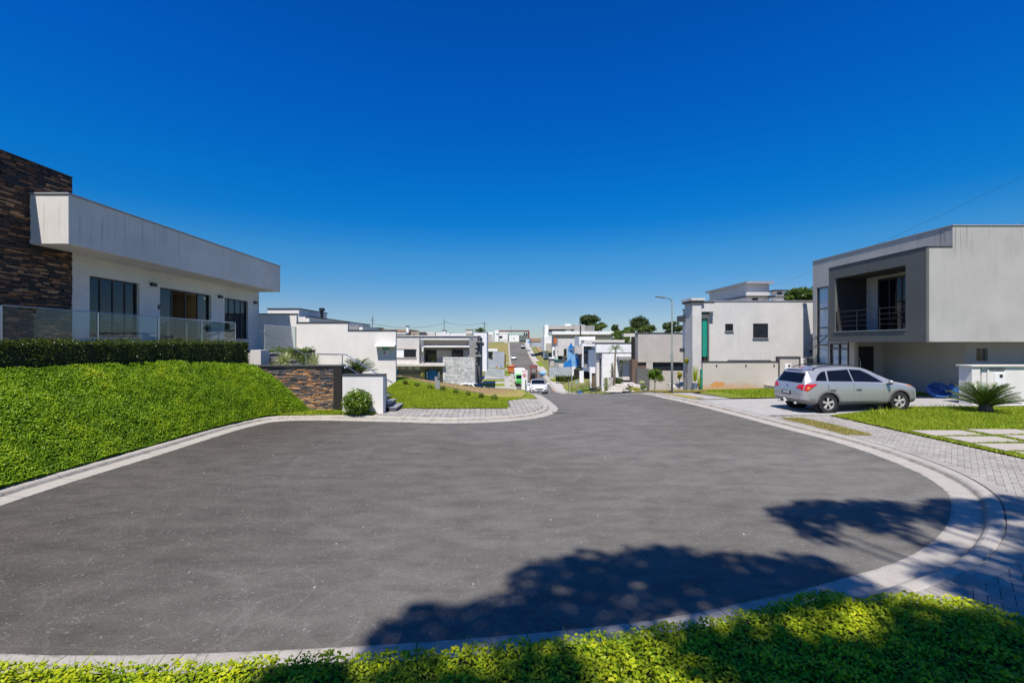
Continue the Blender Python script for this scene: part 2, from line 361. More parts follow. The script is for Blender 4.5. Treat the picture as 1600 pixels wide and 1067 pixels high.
    M['hill_dry'] = lawn("hill_dry_grass", (0.24, 0.20, 0.08), (0.19, 0.19, 0.06), (0.30, 0.24, 0.11), 0.15, 3)
    M['earth'] = lawn("bare_earth", (0.34, 0.22, 0.13), (0.42, 0.29, 0.18), (0.22, 0.15, 0.08))
    M['far_ground'] = lawn("far_ground", (0.20, 0.19, 0.07), (0.12, 0.16, 0.04), (0.30, 0.24, 0.13), 0.08, 2)
    M['soil'] = plain("dark_soil", (0.03, 0.035, 0.012), 0.95, var=0.3, scale=10)
    # foliage
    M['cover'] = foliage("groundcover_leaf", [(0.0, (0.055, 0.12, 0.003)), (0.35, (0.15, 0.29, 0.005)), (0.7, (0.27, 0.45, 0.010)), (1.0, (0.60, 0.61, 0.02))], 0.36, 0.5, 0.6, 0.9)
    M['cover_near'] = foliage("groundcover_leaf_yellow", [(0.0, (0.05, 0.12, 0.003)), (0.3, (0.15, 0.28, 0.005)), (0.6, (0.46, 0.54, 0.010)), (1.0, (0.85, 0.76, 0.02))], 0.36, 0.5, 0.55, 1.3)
    M['hedge'] = foliage("hedge_leaf", [(0.0, (0.02, 0.035, 0.004)), (0.55, (0.055, 0.09, 0.008)), (1.0, (0.17, 0.20, 0.02))], 0.25, 0.35, 0.4, 1.5)
    M['bush'] = foliage("bush_leaf", [(0.0, (0.035, 0.08, 0.006)), (0.5, (0.10, 0.19, 0.012)), (1.0, (0.26, 0.36, 0.03))], 0.3, 0.35, 0.3, 1.5)
    M['blade'] = foliage("grass_blade", [(0.0, (0.13, 0.21, 0.012)), (0.5, (0.29, 0.40, 0.018)), (1.0, (0.56, 0.56, 0.06))], 0.3, 0.5, 0.6, 0.8)
    M['dryblade'] = foliage("dry_blade", [(0.0, (0.20, 0.20, 0.05)), (0.5, (0.40, 0.35, 0.10)), (1.0, (0.42, 0.35, 0.14))], 0.2, 0.6, 0.6, 0.8)
    M['darktree'] = foliage("dark_tree_leaf", [(0.0, (0.015, 0.03, 0.006)), (0.6, (0.045, 0.075, 0.015)), (1.0, (0.10, 0.13, 0.03))], 0.15, 0.5, 0.5, 0.15)
    M['lighttree'] = foliage("light_tree_leaf", [(0.0, (0.03, 0.06, 0.01)), (0.6, (0.09, 0.15, 0.02)), (1.0, (0.20, 0.24, 0.05))], 0.2, 0.5, 0.5, 0.2)
    M['cycad'] = foliage("cycad_leaf", [(0.0, (0.03, 0.065, 0.012)), (0.6, (0.09, 0.15, 0.025)), (1.0, (0.24, 0.30, 0.07))], 0.12, 0.3, 0.3, 2)
    M['varieg'] = foliage("variegated_leaf", [(0.0, (0.20, 0.28, 0.08)), (0.5, (0.52, 0.56, 0.30)), (1.0, (0.70, 0.70, 0.50))], 0.2, 0.5, 0.2, 2)
    M['yellowleaf'] = foliage("yellow_leaf", [(0.0, (0.16, 0.18, 0.01)), (0.6, (0.40, 0.38, 0.02)), (1.0, (0.6, 0.5, 0.05))], 0.2, 0.5, 0.3, 2)
    M['bark'] = plain("bark", (0.11, 0.08, 0.055), 0.9, var=0.3, scale=14, bump=0.8)
    M['palm_trunk'] = plain("palm_trunk", (0.24, 0.19, 0.14), 0.9, var=0.25, scale=20, bump=0.6)
    # walls
    M['club_white'] = stucco("clubhouse_render", (0.72, 0.69, 0.64), 0.35, 55, 1.2, (0.52, 0.64), ztop=6.85)
    M['club_wall'] = stucco("clubhouse_wall_render", (0.70, 0.69, 0.66), 0.25, 60, 0.6)
    M['white'] = stucco("white_render", (0.75, 0.725, 0.685), 0.3, 70, 0.4, (0.52, 0.66))
    M['offwhite'] = stucco("offwhite_render", (0.62, 0.59, 0.55), 0.35, 70, 0.4)
    M['bright'] = stucco("bright_white_render", (0.80, 0.80, 0.79), 0.15, 70, 0.3)
    M['greyhouse'] = stucco("pale_grey_render", (0.425, 0.415, 0.395), 0.30, 60, 0.8, (0.5, 0.6), ztop=7.45)
    M['palehouse'] = stucco("light_grey_render", (0.60, 0.585, 0.56), 0.35, 60, 0.6, (0.5, 0.62), ztop=5.4)
    M['greige'] = stucco("greige_render", (0.47, 0.435, 0.40), 0.3, 60, 0.4)
    M['midgrey'] = stucco("mid_grey_render", (0.30, 0.30, 0.295), 0.3, 60, 0.4)
    M['charcoal'] = stucco("charcoal_render", (0.125, 0.13, 0.126), 0.5, 60, 0.8)
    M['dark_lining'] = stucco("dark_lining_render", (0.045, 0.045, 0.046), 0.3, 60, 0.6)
    M['bluegrey'] = stucco("blue_grey_render", (0.16, 0.20, 0.28), 0.2, 60, 0.4)
    M['tan'] = stucco("tan_render", (0.36, 0.31, 0.25), 0.2, 60, 0.4)
    M['brown'] = stucco("brown_render", (0.16, 0.11, 0.085), 0.2, 60, 0.4)
    # boundary wall with the orange splash of soil along its foot
    m, nt, p, _ = newmat("beige_wall_stained"); n = N(nt); o = n.pos(); s = n.sep(o)
    col = n.mix(n.noise(o, 1.4, 7, 0.6), (0.46, 0.42, 0.37), (0.56, 0.52, 0.47))
    foot = n.ramp(n.math('ADD', s[2], n.math('MULTIPLY', n.noise(o, 1.6, 5), 0.55)), [(0.30, 1.0), (0.62, 0.0)])
    col = n.mix(n.math('MULTIPLY', foot, 0.75), col, (0.55, 0.30, 0.15))
    spot = n.math('LESS_THAN', n.math('ADD', n.vmath('DISTANCE', n.vmath('MULTIPLY', o, (1.05, 0, 2.4)), (1.05*12.85, 0, 2.4*0.20), out=1), n.math('MULTIPLY', n.noise(o, 5, 4), 0.5)), 0.68)
    col = n.mix(n.math('MULTIPLY', spot, 0.8), col, (0.60, 0.24, 0.03))
    nt.links.new(col, p.inputs['Base Color']); p.inputs['Roughness'].default_value = 0.9
    nt.links.new(n.bump(n.noise(o, 50, 4), 0.4, 0.01), p.inputs['Normal']); M['beige_wall'] = m
    # ledger stone
    def ledge(name, stops, b=0.7):
        m, nt, p, _ = newmat(name); n = N(nt); t = n.attr("tint"); o = n.pos()
        f = n.math('ADD', t, n.math('MULTIPLY', n.math('SUBTRACT', n.noise(n.mapping(o, (1, 1, 3)), 6, 6, 0.7), 0.5), 0.5))
        nt.links.new(n.ramp(f, stops), p.inputs['Base Color']); p.inputs['Roughness'].default_value = 0.7
        nt.links.new(n.bump(n.noise(n.mapping(o, (1, 1, 3)), 25, 6, 0.7), b, 0.02), p.inputs['Normal']); return m
    M['ledger'] = ledge("ledger_stone", [(0.0, (0.045, 0.048, 0.056)), (0.38, (0.12, 0.12, 0.125)), (0.50, (0.20, 0.13, 0.10)), (0.70, (0.44, 0.21, 0.08)), (1.0, (0.62, 0.40, 0.20))])
    M['ledger_dark'] = ledge("dark_ledger_stone", [(0.0, (0.010, 0.009, 0.009)), (0.45, (0.03, 0.022, 0.02)), (0.62, (0.10, 0.05, 0.028)), (0.82, (0.27, 0.12, 0.05)), (1.0, (0.38, 0.24, 0.12))])
    M['palestone'] = ledge("pale_stone_cladding", [(0.0, (0.34, 0.35, 0.34)), (0.5, (0.47, 0.48, 0.46)), (1.0, (0.62, 0.61, 0.57))], 0.5)
    M['mortar'] = plain("dark_mortar", (0.02, 0.018, 0.016), 0.95)
    # metal, glass, paint
    M['steel'] = plain("brushed_steel", (0.62, 0.63, 0.65), 0.28, 1.0, 0.03)
    M['galv'] = plain("galvanised_steel", (0.145, 0.17, 0.16), 0.6, 0.1, 0.06)
    M['capmetal'] = plain("cap_flashing", (0.36, 0.36, 0.37), 0.5, 0.3, 0.08)
    M['darkcap'] = plain("dark_cap", (0.055, 0.055, 0.058), 0.6, 0.0, 0.1)
    M['black'] = plain("black_metal", (0.018, 0.018, 0.02), 0.4, 0.0, 0.1)
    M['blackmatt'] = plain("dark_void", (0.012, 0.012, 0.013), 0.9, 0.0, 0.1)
    M['frame'] = plain("dark_window_frame", (0.022, 0.023, 0.026), 0.35, 0.0, 0.1)
    M['glass'] = glassy("window_glass", (0.42, 0.52, 0.58), 0.68, 0.012, 1.55)
    M['clearglass'] = glassy("clear_window_glass", (0.90, 0.96, 1.0), 0.95, 0.012, 1.5)
    M['farglass'] = plain("far_window_glass", (0.02, 0.025, 0.032), 0.05, 0.0, 0.2, spec=0.9)
    M['railglass'] = glassy("railing_glass", (0.86, 0.93, 0.92), 0.93, 0.01, 1.45)
    M['greenglass'] = plain("green_glass", (0.0, 0.26, 0.19), 0.08, 0.0, 0.15, spec=0.8)
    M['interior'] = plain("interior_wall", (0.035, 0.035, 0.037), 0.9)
    M['curtain'] = plain("white_curtain", (0.88, 0.90, 0.94), 0.9, var=0.02)
    M['orange'] = plain("orange_paint", (0.50, 0.13, 0.03), 0.5, var=0.15)
    M['redbrown'] = plain("red_brown_paint", (0.17, 0.05, 0.035), 0.6)
    M['red'] = plain("red_paint", (0.7, 0.03, 0.02), 0.4)
    M['green'] = plain("bright_green_paint", (0.03, 0.42, 0.04), 0.35, coat=0.5)
    M['bluepaint'] = plain("bright_blue_paint", (0.0, 0.16, 0.52), 0.4)
    M['pool'] = plain("blue_pool_plastic", (0.03, 0.12, 0.40), 0.35, var=0.15)
    M['tarp'] = plain("blue_tarpaulin", (0.02, 0.22, 0.75), 0.5, var=0.35, scale=1.2)
    M['netting'] = plain("pale_blue_netting", (0.20, 0.42, 0.78), 0.7, var=0.25, scale=2)
    M['corr'] = plain("corrugated_zinc", (0.50, 0.53, 0.56), 0.45, 0.35, 0.15, scale=0.8)
    M['whitepaint'] = plain("white_paint", (0.78, 0.78, 0.77), 0.5, var=0.03)
    M['rooftile'] = plain("clay_roof", (0.36, 0.24, 0.17), 0.9, var=0.2)
    M['pebble'] = plain("white_pebble", (0.75, 0.74, 0.72), 0.8)
    M["grit"] = plain("grey_grit", (0.42, 0.40, 0.37), 0.9, var=0.4)
    M['slate'] = plain("dark_stair_stone", (0.09, 0.09, 0.10), 0.7, var=0.15, bump=0.2)
    M['silver'] = plain("silver_car_paint", (0.42, 0.43, 0.44), 0.30, 0.45, 0.01, coat=1.0)
    M['carwhite'] = plain("white_car_paint", (0.80, 0.80, 0.80), 0.3, 0.0, 0.01, coat=1.0)
    M['carglass'] = plain("car_glass", (0.006, 0.007, 0.009), 0.03, 0.0, 0.05, spec=0.35)
    M['cladding'] = plain("grey_plastic_cladding", (0.17, 0.165, 0.155), 0.55, var=0.05)
    M['tyre'] = plain("tyre_rubber", (0.022, 0.022, 0.023), 0.8, var=0.1)
    M['alloy'] = plain("alloy_rim", (0.62, 0.60, 0.58), 0.35, 0.25, 0.03)
    M['taillight'] = plain("red_light_lens", (0.55, 0.01, 0.01), 0.12, coat=1.0)
    M['amber'] = plain("amber_lens", (0.9, 0.28, 0.02), 0.15, coat=1.0)
    M['headlamp'] = plain("clear_lamp_lens", (0.45, 0.47, 0.50), 0.1, 0.4, coat=1.0)
    M['plate'] = plain("number_plate", (0.30, 0.31, 0.33), 0.5)
    m, nt, p, _ = newmat("lamp_glow"); p.inputs['Emission Color'].default_value = (1, 0.72, 0.36, 1); p.inputs['Emission Strength'].default_value = 2.5
    M['glow'] = m
    # cap tinted marker colours
build_materials()
# ================================================================ GROUND
ZR = [(-60, 0), (21, 0), (24, -.08), (27, -.34), (30, -.72), (36, -1.43), (43, -2.28), (60, -4.15), (75, -5.75), (85, -6.5), (91, -6.3), (97.6, -5.9),
      (109, -5.7), (130, -4.85), (163, -3.0), (190, -.6), (216, 2.6), (240, 2.85), (320, 2.9), (700, -25)]
zy = np.array([a for a, b in ZR]); zz = np.array([b for a, b in ZR])
def zr(y): return float(np.interp(y, zy, zz))
LOOP = [(3.9, 216), (3.4, 163), (3.1, 109), (3.0, 85), (2.7, 60), (2.5, 43), (2.2, 32), (2.1, 25), (2.28, 20.5), (2.32, 18.6), (2.04, 17.4), (1.35, 16.3), (.24, 15.6),
        (-1.6, 15.2), (-4, 15.5), (-6.7, 15.75), (-7.7, 15.5), (-8.05, 14.5), (-8.2, 11), (-8.3, 8), (-8.1, 6.2), (-7.3, 5.0), (-5.8, 4.2), (-4.3, 3.95), (-1.6, 4.02), (1.34, 4.40),
        (2.6, 4.75), (3.76, 5.15), (5.1, 5.72), (6.25, 6.46), (7.15, 7.24), (7.95, 8.1), (8.55, 9.2), (8.95, 10.8), (9.05, 12.5), (8.85, 14.4), (8.67, 16.4), (8.4, 19), (8.05, 21.5),
        (7.95, 24), (8.3, 28), (8.8, 34), (9.3, 43), (9.8, 60), (10.0, 85), (10.2, 130), (10.4, 163), (10.9, 216)]
EDGE = smooth_path(LOOP, 0.22 if True else 1)
# thin out the far part of the edge
tmp = []
for i, p in enumerate(EDGE):
    if p.y < 24 or i % max(1, int(p.y / 8)) == 0 or i == len(EDGE) - 1: tmp.append(p)
EDGE = tmp
GUT, KW = 0.36, 0.58
O_KERB = offset_path(EDGE, -KW) if False else offset_path(EDGE, KW)
# decide the outward side once
mid = len(EDGE) // 2
if inside([(p.x, p.y) for p in EDGE], O_KERB[mid].x, O_KERB[mid].y): SGN = -1
else: SGN = 1
def off(d): return offset_path(EDGE, SGN * d)
asph_edge = off(0.03)
poly = [(p.x, p.y) for p in asph_edge]
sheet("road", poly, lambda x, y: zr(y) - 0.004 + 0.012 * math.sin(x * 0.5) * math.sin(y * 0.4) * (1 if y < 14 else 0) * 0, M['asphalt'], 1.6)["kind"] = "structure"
def kerb():
    prof = [(0.0, -.08), (0.0, .002), (0.02, .006), (GUT - .06, .022), (GUT, .03), (GUT + .035, .075), (GUT + .075, .10), (GUT + .12, .108), (KW - .02, .11), (KW, .095), (KW + .005, -.2)]
    paths = [off(d) for d, h in prof]; al = [0]
    for i in range(1, len(EDGE)): al.append(al[-1] + (EDGE[i] - EDGE[i-1]).length)
    vs = []; fs = []; A = []; AC = []; n = len(EDGE)
    for (d, h), P in zip(prof, paths):
        for i in range(n):
            z = h + zr(EDGE[i].y)
            vs.append((P[i].x, P[i].y, z)); A.append(al[i]); AC.append(d)
    for j in range(len(prof) - 1):
        for i in range(n - 1):
            q = (j*n+i, j*n+i+1, (j+1)*n+i+1, (j+1)*n+i); fs.append(q if SGN < 0 else q[::-1])
    me = bpy.data.meshes.new("kerb"); me.from_pydata(vs, [], fs); a = me.attributes.new("along", 'FLOAT', 'POINT'); a.data.foreach_set("value", A); a = me.attributes.new("across", 'FLOAT', 'POINT'); a.data.foreach_set("value", AC)
    o = link_mesh(me, "kerb", M['kerb'], smooth=False); tag(o, kind="structure")
kerb()
# base terrain
def base_h(x, y):
    z = zr(y) - 0.12
    if x < -4: z += min(1.0, (-4 - x) / 8) * np.interp(y, [35, 50, 120, 200], [0.0, 1.0, 2.5, 1.0]) * 0.8
    if x > 12.2: z += min(1.0, (x - 12.2) / 5) * np.interp(y, [35, 60, 90, 120, 200], [0, 0.4, 1.2, 2.5, 1.0])
    return float(z)
mb = MB(); ys = list(np.arange(-60, 24, 6)) + list(np.arange(24, 260, 3)) + [280, 320, 400, 500, 700]; xs = [-600, -300, -150, -80, -50, -35, -25, -18, -12, -8, -4, 0, 4, 8, 12.2, 14, 17.2, 24, 32, 45, 70, 120, 250, 600]
mb.add([(x, y, base_h(x, y)) for y in ys for x in xs], [(j*len(xs)+i, j*len(xs)+i+1, (j+1)*len(xs)+i+1, (j+1)*len(xs)+i) for j in range(len(ys)-1) for i in range(len(xs)-1)])
tag(mb.build("ground", M['far_ground'], smooth=True), kind="structure")
K_OUT = off(KW)                                   # outer edge of the kerb
def kpart(y0, y1, side, d=KW + 0.006):
    """outer kerb points on one side of the street between two distances"""
    P = off(d); half = min(range(len(P)), key=lambda i: P[i].y)
    idx = range(0, half) if side < 0 else range(half, len(P))
    return [(P[i].x, P[i].y) for i in idx if y0 <= P[i].y <= y1 and (side > 0 or P[i].x > -9)]
# ---- pavers
def pavers(name, poly, pattern, hf, ang=0.0, L=0.2, W=0.1, gap=0.007, org=(0, 0)):
    V = []; T = []; ca, sa = math.cos(ang), math.sin(ang)
    xs = [p[0] for p in poly]; ys = [p[1] for p in poly]; ext = max(max(xs)-min(xs), max(ys)-min(ys)) * 0.75 + 1; cx, cy = (max(xs)+min(xs))/2, (max(ys)+min(ys))/2
    rects = []
    if pattern == 'herring':
        k = int(ext / W) + 4
        for i in range(-k, k):
            for j in range(-k, k):
                m = (i - j) % 4                          # herringbone lattice of W cells
                if m == 0: rects.append((i*W, j*W, L, W))
                elif m == 3: rects.append((i*W, j*W, W, L))
    else:
        k = int(ext / L) + 2; kk = int(ext / W) + 2
        for i in range(-k, k):
            for j in range(-kk, kk):
                s = (0.5 * L if (j % 2 and pattern == 'running') else 0)
                rects.append((i*L + s, j*W, L, W))
    P = np.array([(r[0], r[1], r[2], r[3]) for r in rects])
    c = np.stack([P[:, 0] + P[:, 2]/2, P[:, 1] + P[:, 3]/2], 1); X = cx + c[:, 0]*ca - c[:, 1]*sa; Y = cy + c[:, 0]*sa + c[:, 1]*ca
    m = np_inside(poly, X, Y); P = P[m]
    g = gap / 2; mb = MB()
    for x, y, w, h in P:
        z = 0
        q = [(x+g, y+g), (x+w-g, y+g), (x+w-g, y+h-g), (x+g, y+h-g)]
        q = [(cx + a*ca - b*sa, cy + a*sa + b*ca) for a, b in q]; dz = random.uniform(-.002, .002)
        top = [(a, b, hf(a, b) + dz) for a, b in q]; bot = [(a, b, hf(a, b) - .012) for a, b in q]
        t = min(1, max(0, random.gauss(0.55, 0.22)))
        mb.add(bot + top, [(4, 5, 6, 7), (0, 1, 5, 4), (1, 2, 6, 5), (2, 3, 7, 6), (3, 0, 4, 7)], t)
    tag(mb.build(name, M['paver']), kind="structure")
KH = 0.108
flat = lambda x, y: zr(y) + KH
flat_lo = lambda x, y: zr(y) + KH - 0.009
# right sidewalk: soldier course round the kerb, then herringbone
P0 = [p for p in kpart(-5, 34.0, 1, KW + .004) if p[0] > 1.5 and p[1] > 4.0]
out_line = [(11.65, 33.5), (11.65, 21.0), (11.65, 16.0), (11.65, 5.0), (12.4, 3.0), (13, 0.5), (6.5, 1.0)]
side_poly = P0 + out_line
sheet("sidewalk_bed", side_poly, flat_lo, M['joint'], 1.5, smooth=False)["kind"] = "structure"
course_o = [p for p in kpart(-5, 34.0, 1, KW + .23) if p[0] > 1.5 and p[1] > 4.0]
hpoly = [p for p in kpart(-5, 16.2, 1, KW + .115) if p[0] > 1.5 and p[1] > 3.6] + [(11.6, 16.2), (11.6, 5.0), (12.4, 3.0), (13, 0.5), (6.5, 1.0)]
# cut-outs on the sidewalk (grass verge strips)
verge1 = [(9.52, 15.5), (9.64, 14.2), (9.66, 12.75), (10.35, 12.7), (10.4, 14.2), (10.28, 15.5)]
pavers("sidewalk_pavers", hpoly, 'herring', flat, R(45))
mb = MB(); A = off(KW + .012); B = off(KW + .222); acc = 0
st = [i for i in range(len(A)) if A[i].x > 3 and 4.2 < A[i].y < 33 and i > len(A)//3]
def walk(P, idx, d):                               # positions every d metres along a path
    out = [P[idx[0]]]; left = d
    for a, b in zip(idx, idx[1:]):
        p, q = P[a], P[b]; L = (q-p).length; 
        while L > left: p = p + (q-p).normalized()*left; out.append(p); L -= left; left = d
        left -= L
    return out
Aw = walk(A, st, 0.1)
for i in range(len(Aw) - 1):
    p, q = Aw[i], Aw[i+1]; t = (q-p).normalized(); nrm = Vector((t.y, -t.x)) * SGN; g = t * 0.004
    c = [p+g, q-g, q-g+nrm*0.2, p+g+nrm*0.2]; top = [(a.x, a.y, flat(a.x, a.y)+.005) for a in c]; bot = [(a.x, a.y, flat(a.x, a.y)-.012) for a in c]
    mb.add(bot+top, [(4,5,6,7),(0,1,5,4),(1,2,6,5),(2,3,7,6),(3,0,4,7)], min(1, max(0, random.gauss(.6, .2))))
tag(mb.build("sidewalk_edge_course", M['paver']), kind="structure")
# driveway where the silver car stands, paths and lots on the right
sheet("driveway", [(9.25, 16.2)] + [p for p in kpart(16.25, 20.6, 1)] + [(11.0, 20.8), (17, 20.6), (24, 20.6), (24, 17.9), (15.6, 17.55), (11.66, 16.15)], lambda x, y: flat(x, y) + .006 + max(0, min(.12, (x - 11.5) * .03)), M['drive'], 1.0)["kind"] = "structure"
sheet("sidewalk_far", [(9.35, 20.8)] + [p for p in kpart(20.9, 34, 1) if True] + [(11.2, 34), (10.9, 26), (10.6, 20.9)], lambda x, y: flat(x, y) + .004, M['drive'], 1.0)["kind"] = "structure"
def lawn_h(x, y): return flat(x, y) + 0.03 + min(0.05, max(0, (x - 11.6) * .02))
def dry_h(x, y): return zr(y) + KH + .02 + min(0.1, max(0, (x - 10.5) * .02))
LAWN_R = [(11.67, 13.25), (11.67, 15.9), (15.5, 17.45), (26, 17.75), (26, 13.25)]
sheet("lawn", LAWN_R, lawn_h, M['lawn'], 0.6)["kind"] = "structure"
sheet("slab_garden", [(11.67, 6.0), (11.67, 13.24), (26, 13.24), (26, 6.0)], lambda x, y: lawn_h(x, y) - .004, M['lawn'], 1.5)["kind"] = "structure"
sheet("verge", verge1, lambda x, y: flat(x, y) + .012, M['dry'], 0.4)["kind"] = "structure"
VERGE2 = [p for p in kpart(20.9, 24.5, 1, KW + .02)] + [(8.95, 24.5), (9.45, 21.2)]
sheet("verge", VERGE2, lambda x, y: flat(x, y) + .016, M['dry'], 0.4)["kind"] = "structure"
LOT_R = [(10.65, 21.2), (10.9, 27), (11.2, 34), (22, 34), (22, 27.3), (24, 27.3), (24, 21.2)]
sheet("lot_grass", LOT_R, dry_h, M['lawn'], 0.8)["kind"] = "structure"
sheet("lot_dry_grass", [(8.75, 24.6)] + [p for p in kpart(24.7, 40, 1)] + [(11.5, 40), (14, 36), (12.6, 28), (11.3, 25.2), (10.5, 24.6)], lambda x, y: dry_h(x, y) + .03, M['dry'], 0.8)["kind"] = "structure"
# stepping slabs by the right edge of the frame
SLABS = []
rown = ["row touching the lawn with the cycad", "second row from the lawn", "third row from the lawn", "fourth row from the lawn"]
for r, y in enumerate([12.42, 11.56, 10.70, 9.84]):
    for q in range(3 if r < 2 else 2):
        x = 11.80 + q * 1.6 + (.0, .08, .03, .1)[r]; mb = MB(); mb.box(x, x + 1.44, y, y + .70, KH - .03, KH + .062 + .02*min(2.5, max(0, x-11.6)))
        SLABS.append((x, x + 1.44, y, y + .70))
        tag(mb.build("stepping_slab", M['slab'], bevel=.006), ["first", "second", "third"][q] + " pale stepping slab from the sidewalk, " + rown[r], "paving slab", "stepping slabs set in the grass by the right edge")
# thin dark slab lying at the lawn edge
mb = MB(); mb.box(12.9, 20.2, 20.72, 21.18, KH, KH + .09)
tag(mb.build("dark_kerb_slab", M['slate'], bevel=.01), "long thin dark slab bordering the driveway behind the silver car", "slab")

# ---- left: paver apron, lawn with berm, bank
apron = [p for p in kpart(15.0, 21.2, -1, KW + .006) if p[0] > -4.45]
# path runs from the far street round to the left; keep it in order and close over the lawn side
apron_poly = apron + [(-4.6, 16.3), (-4.15, 17.85), (.28, 17.85), (.30, 20.2), (1.0, 20.9)]
sheet("apron_bed", apron_poly, flat_lo, M['joint'], 1.5, smooth=False)["kind"] = "structure"
pavers("apron_pavers", apron_poly, 'grid', lambda x, y: flat(x, y) + .001, R(2), 0.2, 0.2, gap=.014)
def ridge(x): return float(np.interp(x, [-12, -6, -3.15, -1.6, -.87, 0, 2, 3], [.95, .70, .20, -.08, -.18, -.26, -.42, -.5]))
def lawn_l(x, y):
    if y <= 17.8: return KH + .02
    if y <= 27: t = (y - 17.8) / 9.2; t = t*t*(3-2*t) * .55 + t * .45; return max(lerp(KH + .02, ridge(x), t), -9) if x < 0 else lerp(KH + .02, zr(y) + KH + .03, min(1, t + (x/2.2) * 0)) if x > 1.6 else lerp(lerp(KH+.02, ridge(x), t), zr(y) + KH + .03, max(0, x) / 1.6)
    t = min(1, (y - 27) / 8); return lerp(ridge(x) if x < 1.6 else zr(27)+KH+.03, zr(y) + KH + .04, t)
LAWN_L = [(-4.15, 17.86), (.27, 17.86), (.29, 20.2), (1.0, 20.9)] + [p for p in kpart(21.0, 44, -1)][::-1] + [(1.9, 44), (-14, 46), (-14, 25.3), (-5.75, 25.3), (-5.75, 19.0), (-4.15, 17.9)]
sheet("lawn", LAWN_L, lawn_l, M['lawn'], 0.6)["kind"] = "structure"
def earth_strip():
    P = []
    for x in np.arange(-9, 1.7, .4): P.append((x, 24.9 + .25*math.sin(x*2.1) + (.9 if x > -1 else 0)))
    Q = [(x, 33 + math.sin(x)) for x in np.arange(1.6, -9, -.8)]
    return P + Q
ES = [(-8.8, 26.6), (-7.2, 26.8), (-5.7, 27.0), (-4.5, 26.4), (-3.2, 25.9), (-2.0, 25.4), (-.9, 25.0), (.2, 25.2), (.9, 26.0), (1.0, 28), (.6, 33), (-3, 37), (-8.8, 37)]
sheet("bare_earth", ES, lambda x, y: lawn_l(x, y) + .015, M['earth'], 0.6)["kind"] = "structure"
sheet("dry_grass_edge", [(.0, 20.9), (.9, 21.4), (1.35, 24), (1.45, 28), (1.2, 30), (-.2, 26), (-1.6, 23.3), (-1.4, 22.2)], lambda x, y: lawn_l(x, y) + .022, M['dry'], 0.5)["kind"] = "structure"
sheet("stair_lawn", [(-8.0, 16.02), (-6.3, 16.42), (-4.62, 16.3), (-4.5, 16.55), (-4.5, 17.4), (-8.0, 17.4)], lambda x, y: flat(x, y) + .02, M['lawn'], 0.4)["kind"] = "structure"
TOE = smooth_path([(-9.2, 3.2), (-8.95, 5.5), (-8.88, 8), (-8.80, 11), (-8.62, 14.2), (-8.2, 15.9), (-7.9, 16.15), (-7.35, 16.6), (-7.1, 16.93)], .4)
TOPC = smooth_path([(-12.3, 3.2), (-11.6, 6), (-11.0, 8.5), (-10.6, 10.5), (-10.2, 13), (-9.8, 15), (-9.5, 16.0), (-9.35, 16.5), (-9.25, 16.93)], .4)
def along(P, u):
    u = u * (len(P) - 1); i = min(int(u), len(P) - 2); return P[i].lerp(P[i+1], u - i)
def bank_pt(u, v):
    a, b = along(TOE, u), along(TOPC, u); p = a.lerp(b, v); z0, z1 = .10, 2.08 - .25 * max(0, (u - .8) / .2)
    vv = v ** .92 + .05 * math.sin(math.pi * v)
    return Vector((p.x, p.y, lerp(z0, z1, vv) + .03 * math.sin(7*u*3 + v*9) * math.sin(v*math.pi)))
mb = MB(); nu, nv = 60, 16
mb.add([bank_pt(i/nu, j/nv) for i in range(nu+1) for j in range(nv+1)], [(i*(nv+1)+j, i*(nv+1)+j+1, (i+1)*(nv+1)+j+1, (i+1)*(nv+1)+j) for i in range(nu) for j in range(nv)])
tag(mb.build("bank", M['soil'], smooth=True), kind="structure")
def scatter_leaves(name, P, Nn, L, W, mat, lab=None, tilt=.7, tint=None, **kw):
    V = leaf_quads(P, Nn, L, W, tilt); t = rng.uniform(0, 1, len(P)) if tint is None else tint
    return np_mesh(name, V, len(P), mat, t)
n = 215000
U = rng.uniform(0, 1, n); Vv = rng.uniform(-.02, 1, n); P = np.zeros((n, 3))
grid = np.array([[bank_pt(i/120, j/30) for j in range(31)] for i in range(121)])
def gsample(grid, U, V):
    a = np.clip(U, 0, .99999) * (grid.shape[0]-1); b = np.clip(V, 0, .99999) * (grid.shape[1]-1); i = a.astype(int); j = b.astype(int); fa = (a-i)[:, None]; fb = (b-j)[:, None]
    return (grid[i, j]*(1-fa)+grid[i+1, j]*fa)*(1-fb) + (grid[i, j+1]*(1-fa)+grid[i+1, j+1]*fa)*fb
P = gsample(grid, U, Vv)
clump = .7*np.sin(P[:, 0]*2.3 + P[:, 2]*3)*np.sin(P[:, 1]*2.9) + .8*np.sin(P[:, 0]*9 + np.sin(P[:, 1]*7)) * np.sin(P[:, 1]*8 + np.sin(P[:, 2]*9)*1.5)
hgt = rng.uniform(0, .075, n) + .03 * clump
Nb = np.array([.55, -.15, .82]); P = P + Nb * (hgt + .03)[:, None]
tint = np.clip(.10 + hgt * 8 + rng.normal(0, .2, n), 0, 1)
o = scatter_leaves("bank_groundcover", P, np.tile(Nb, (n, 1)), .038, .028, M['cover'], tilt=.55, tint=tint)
tag(o, "dense bright green groundcover spreading down the left bank to the kerb", "groundcover", kind="stuff")
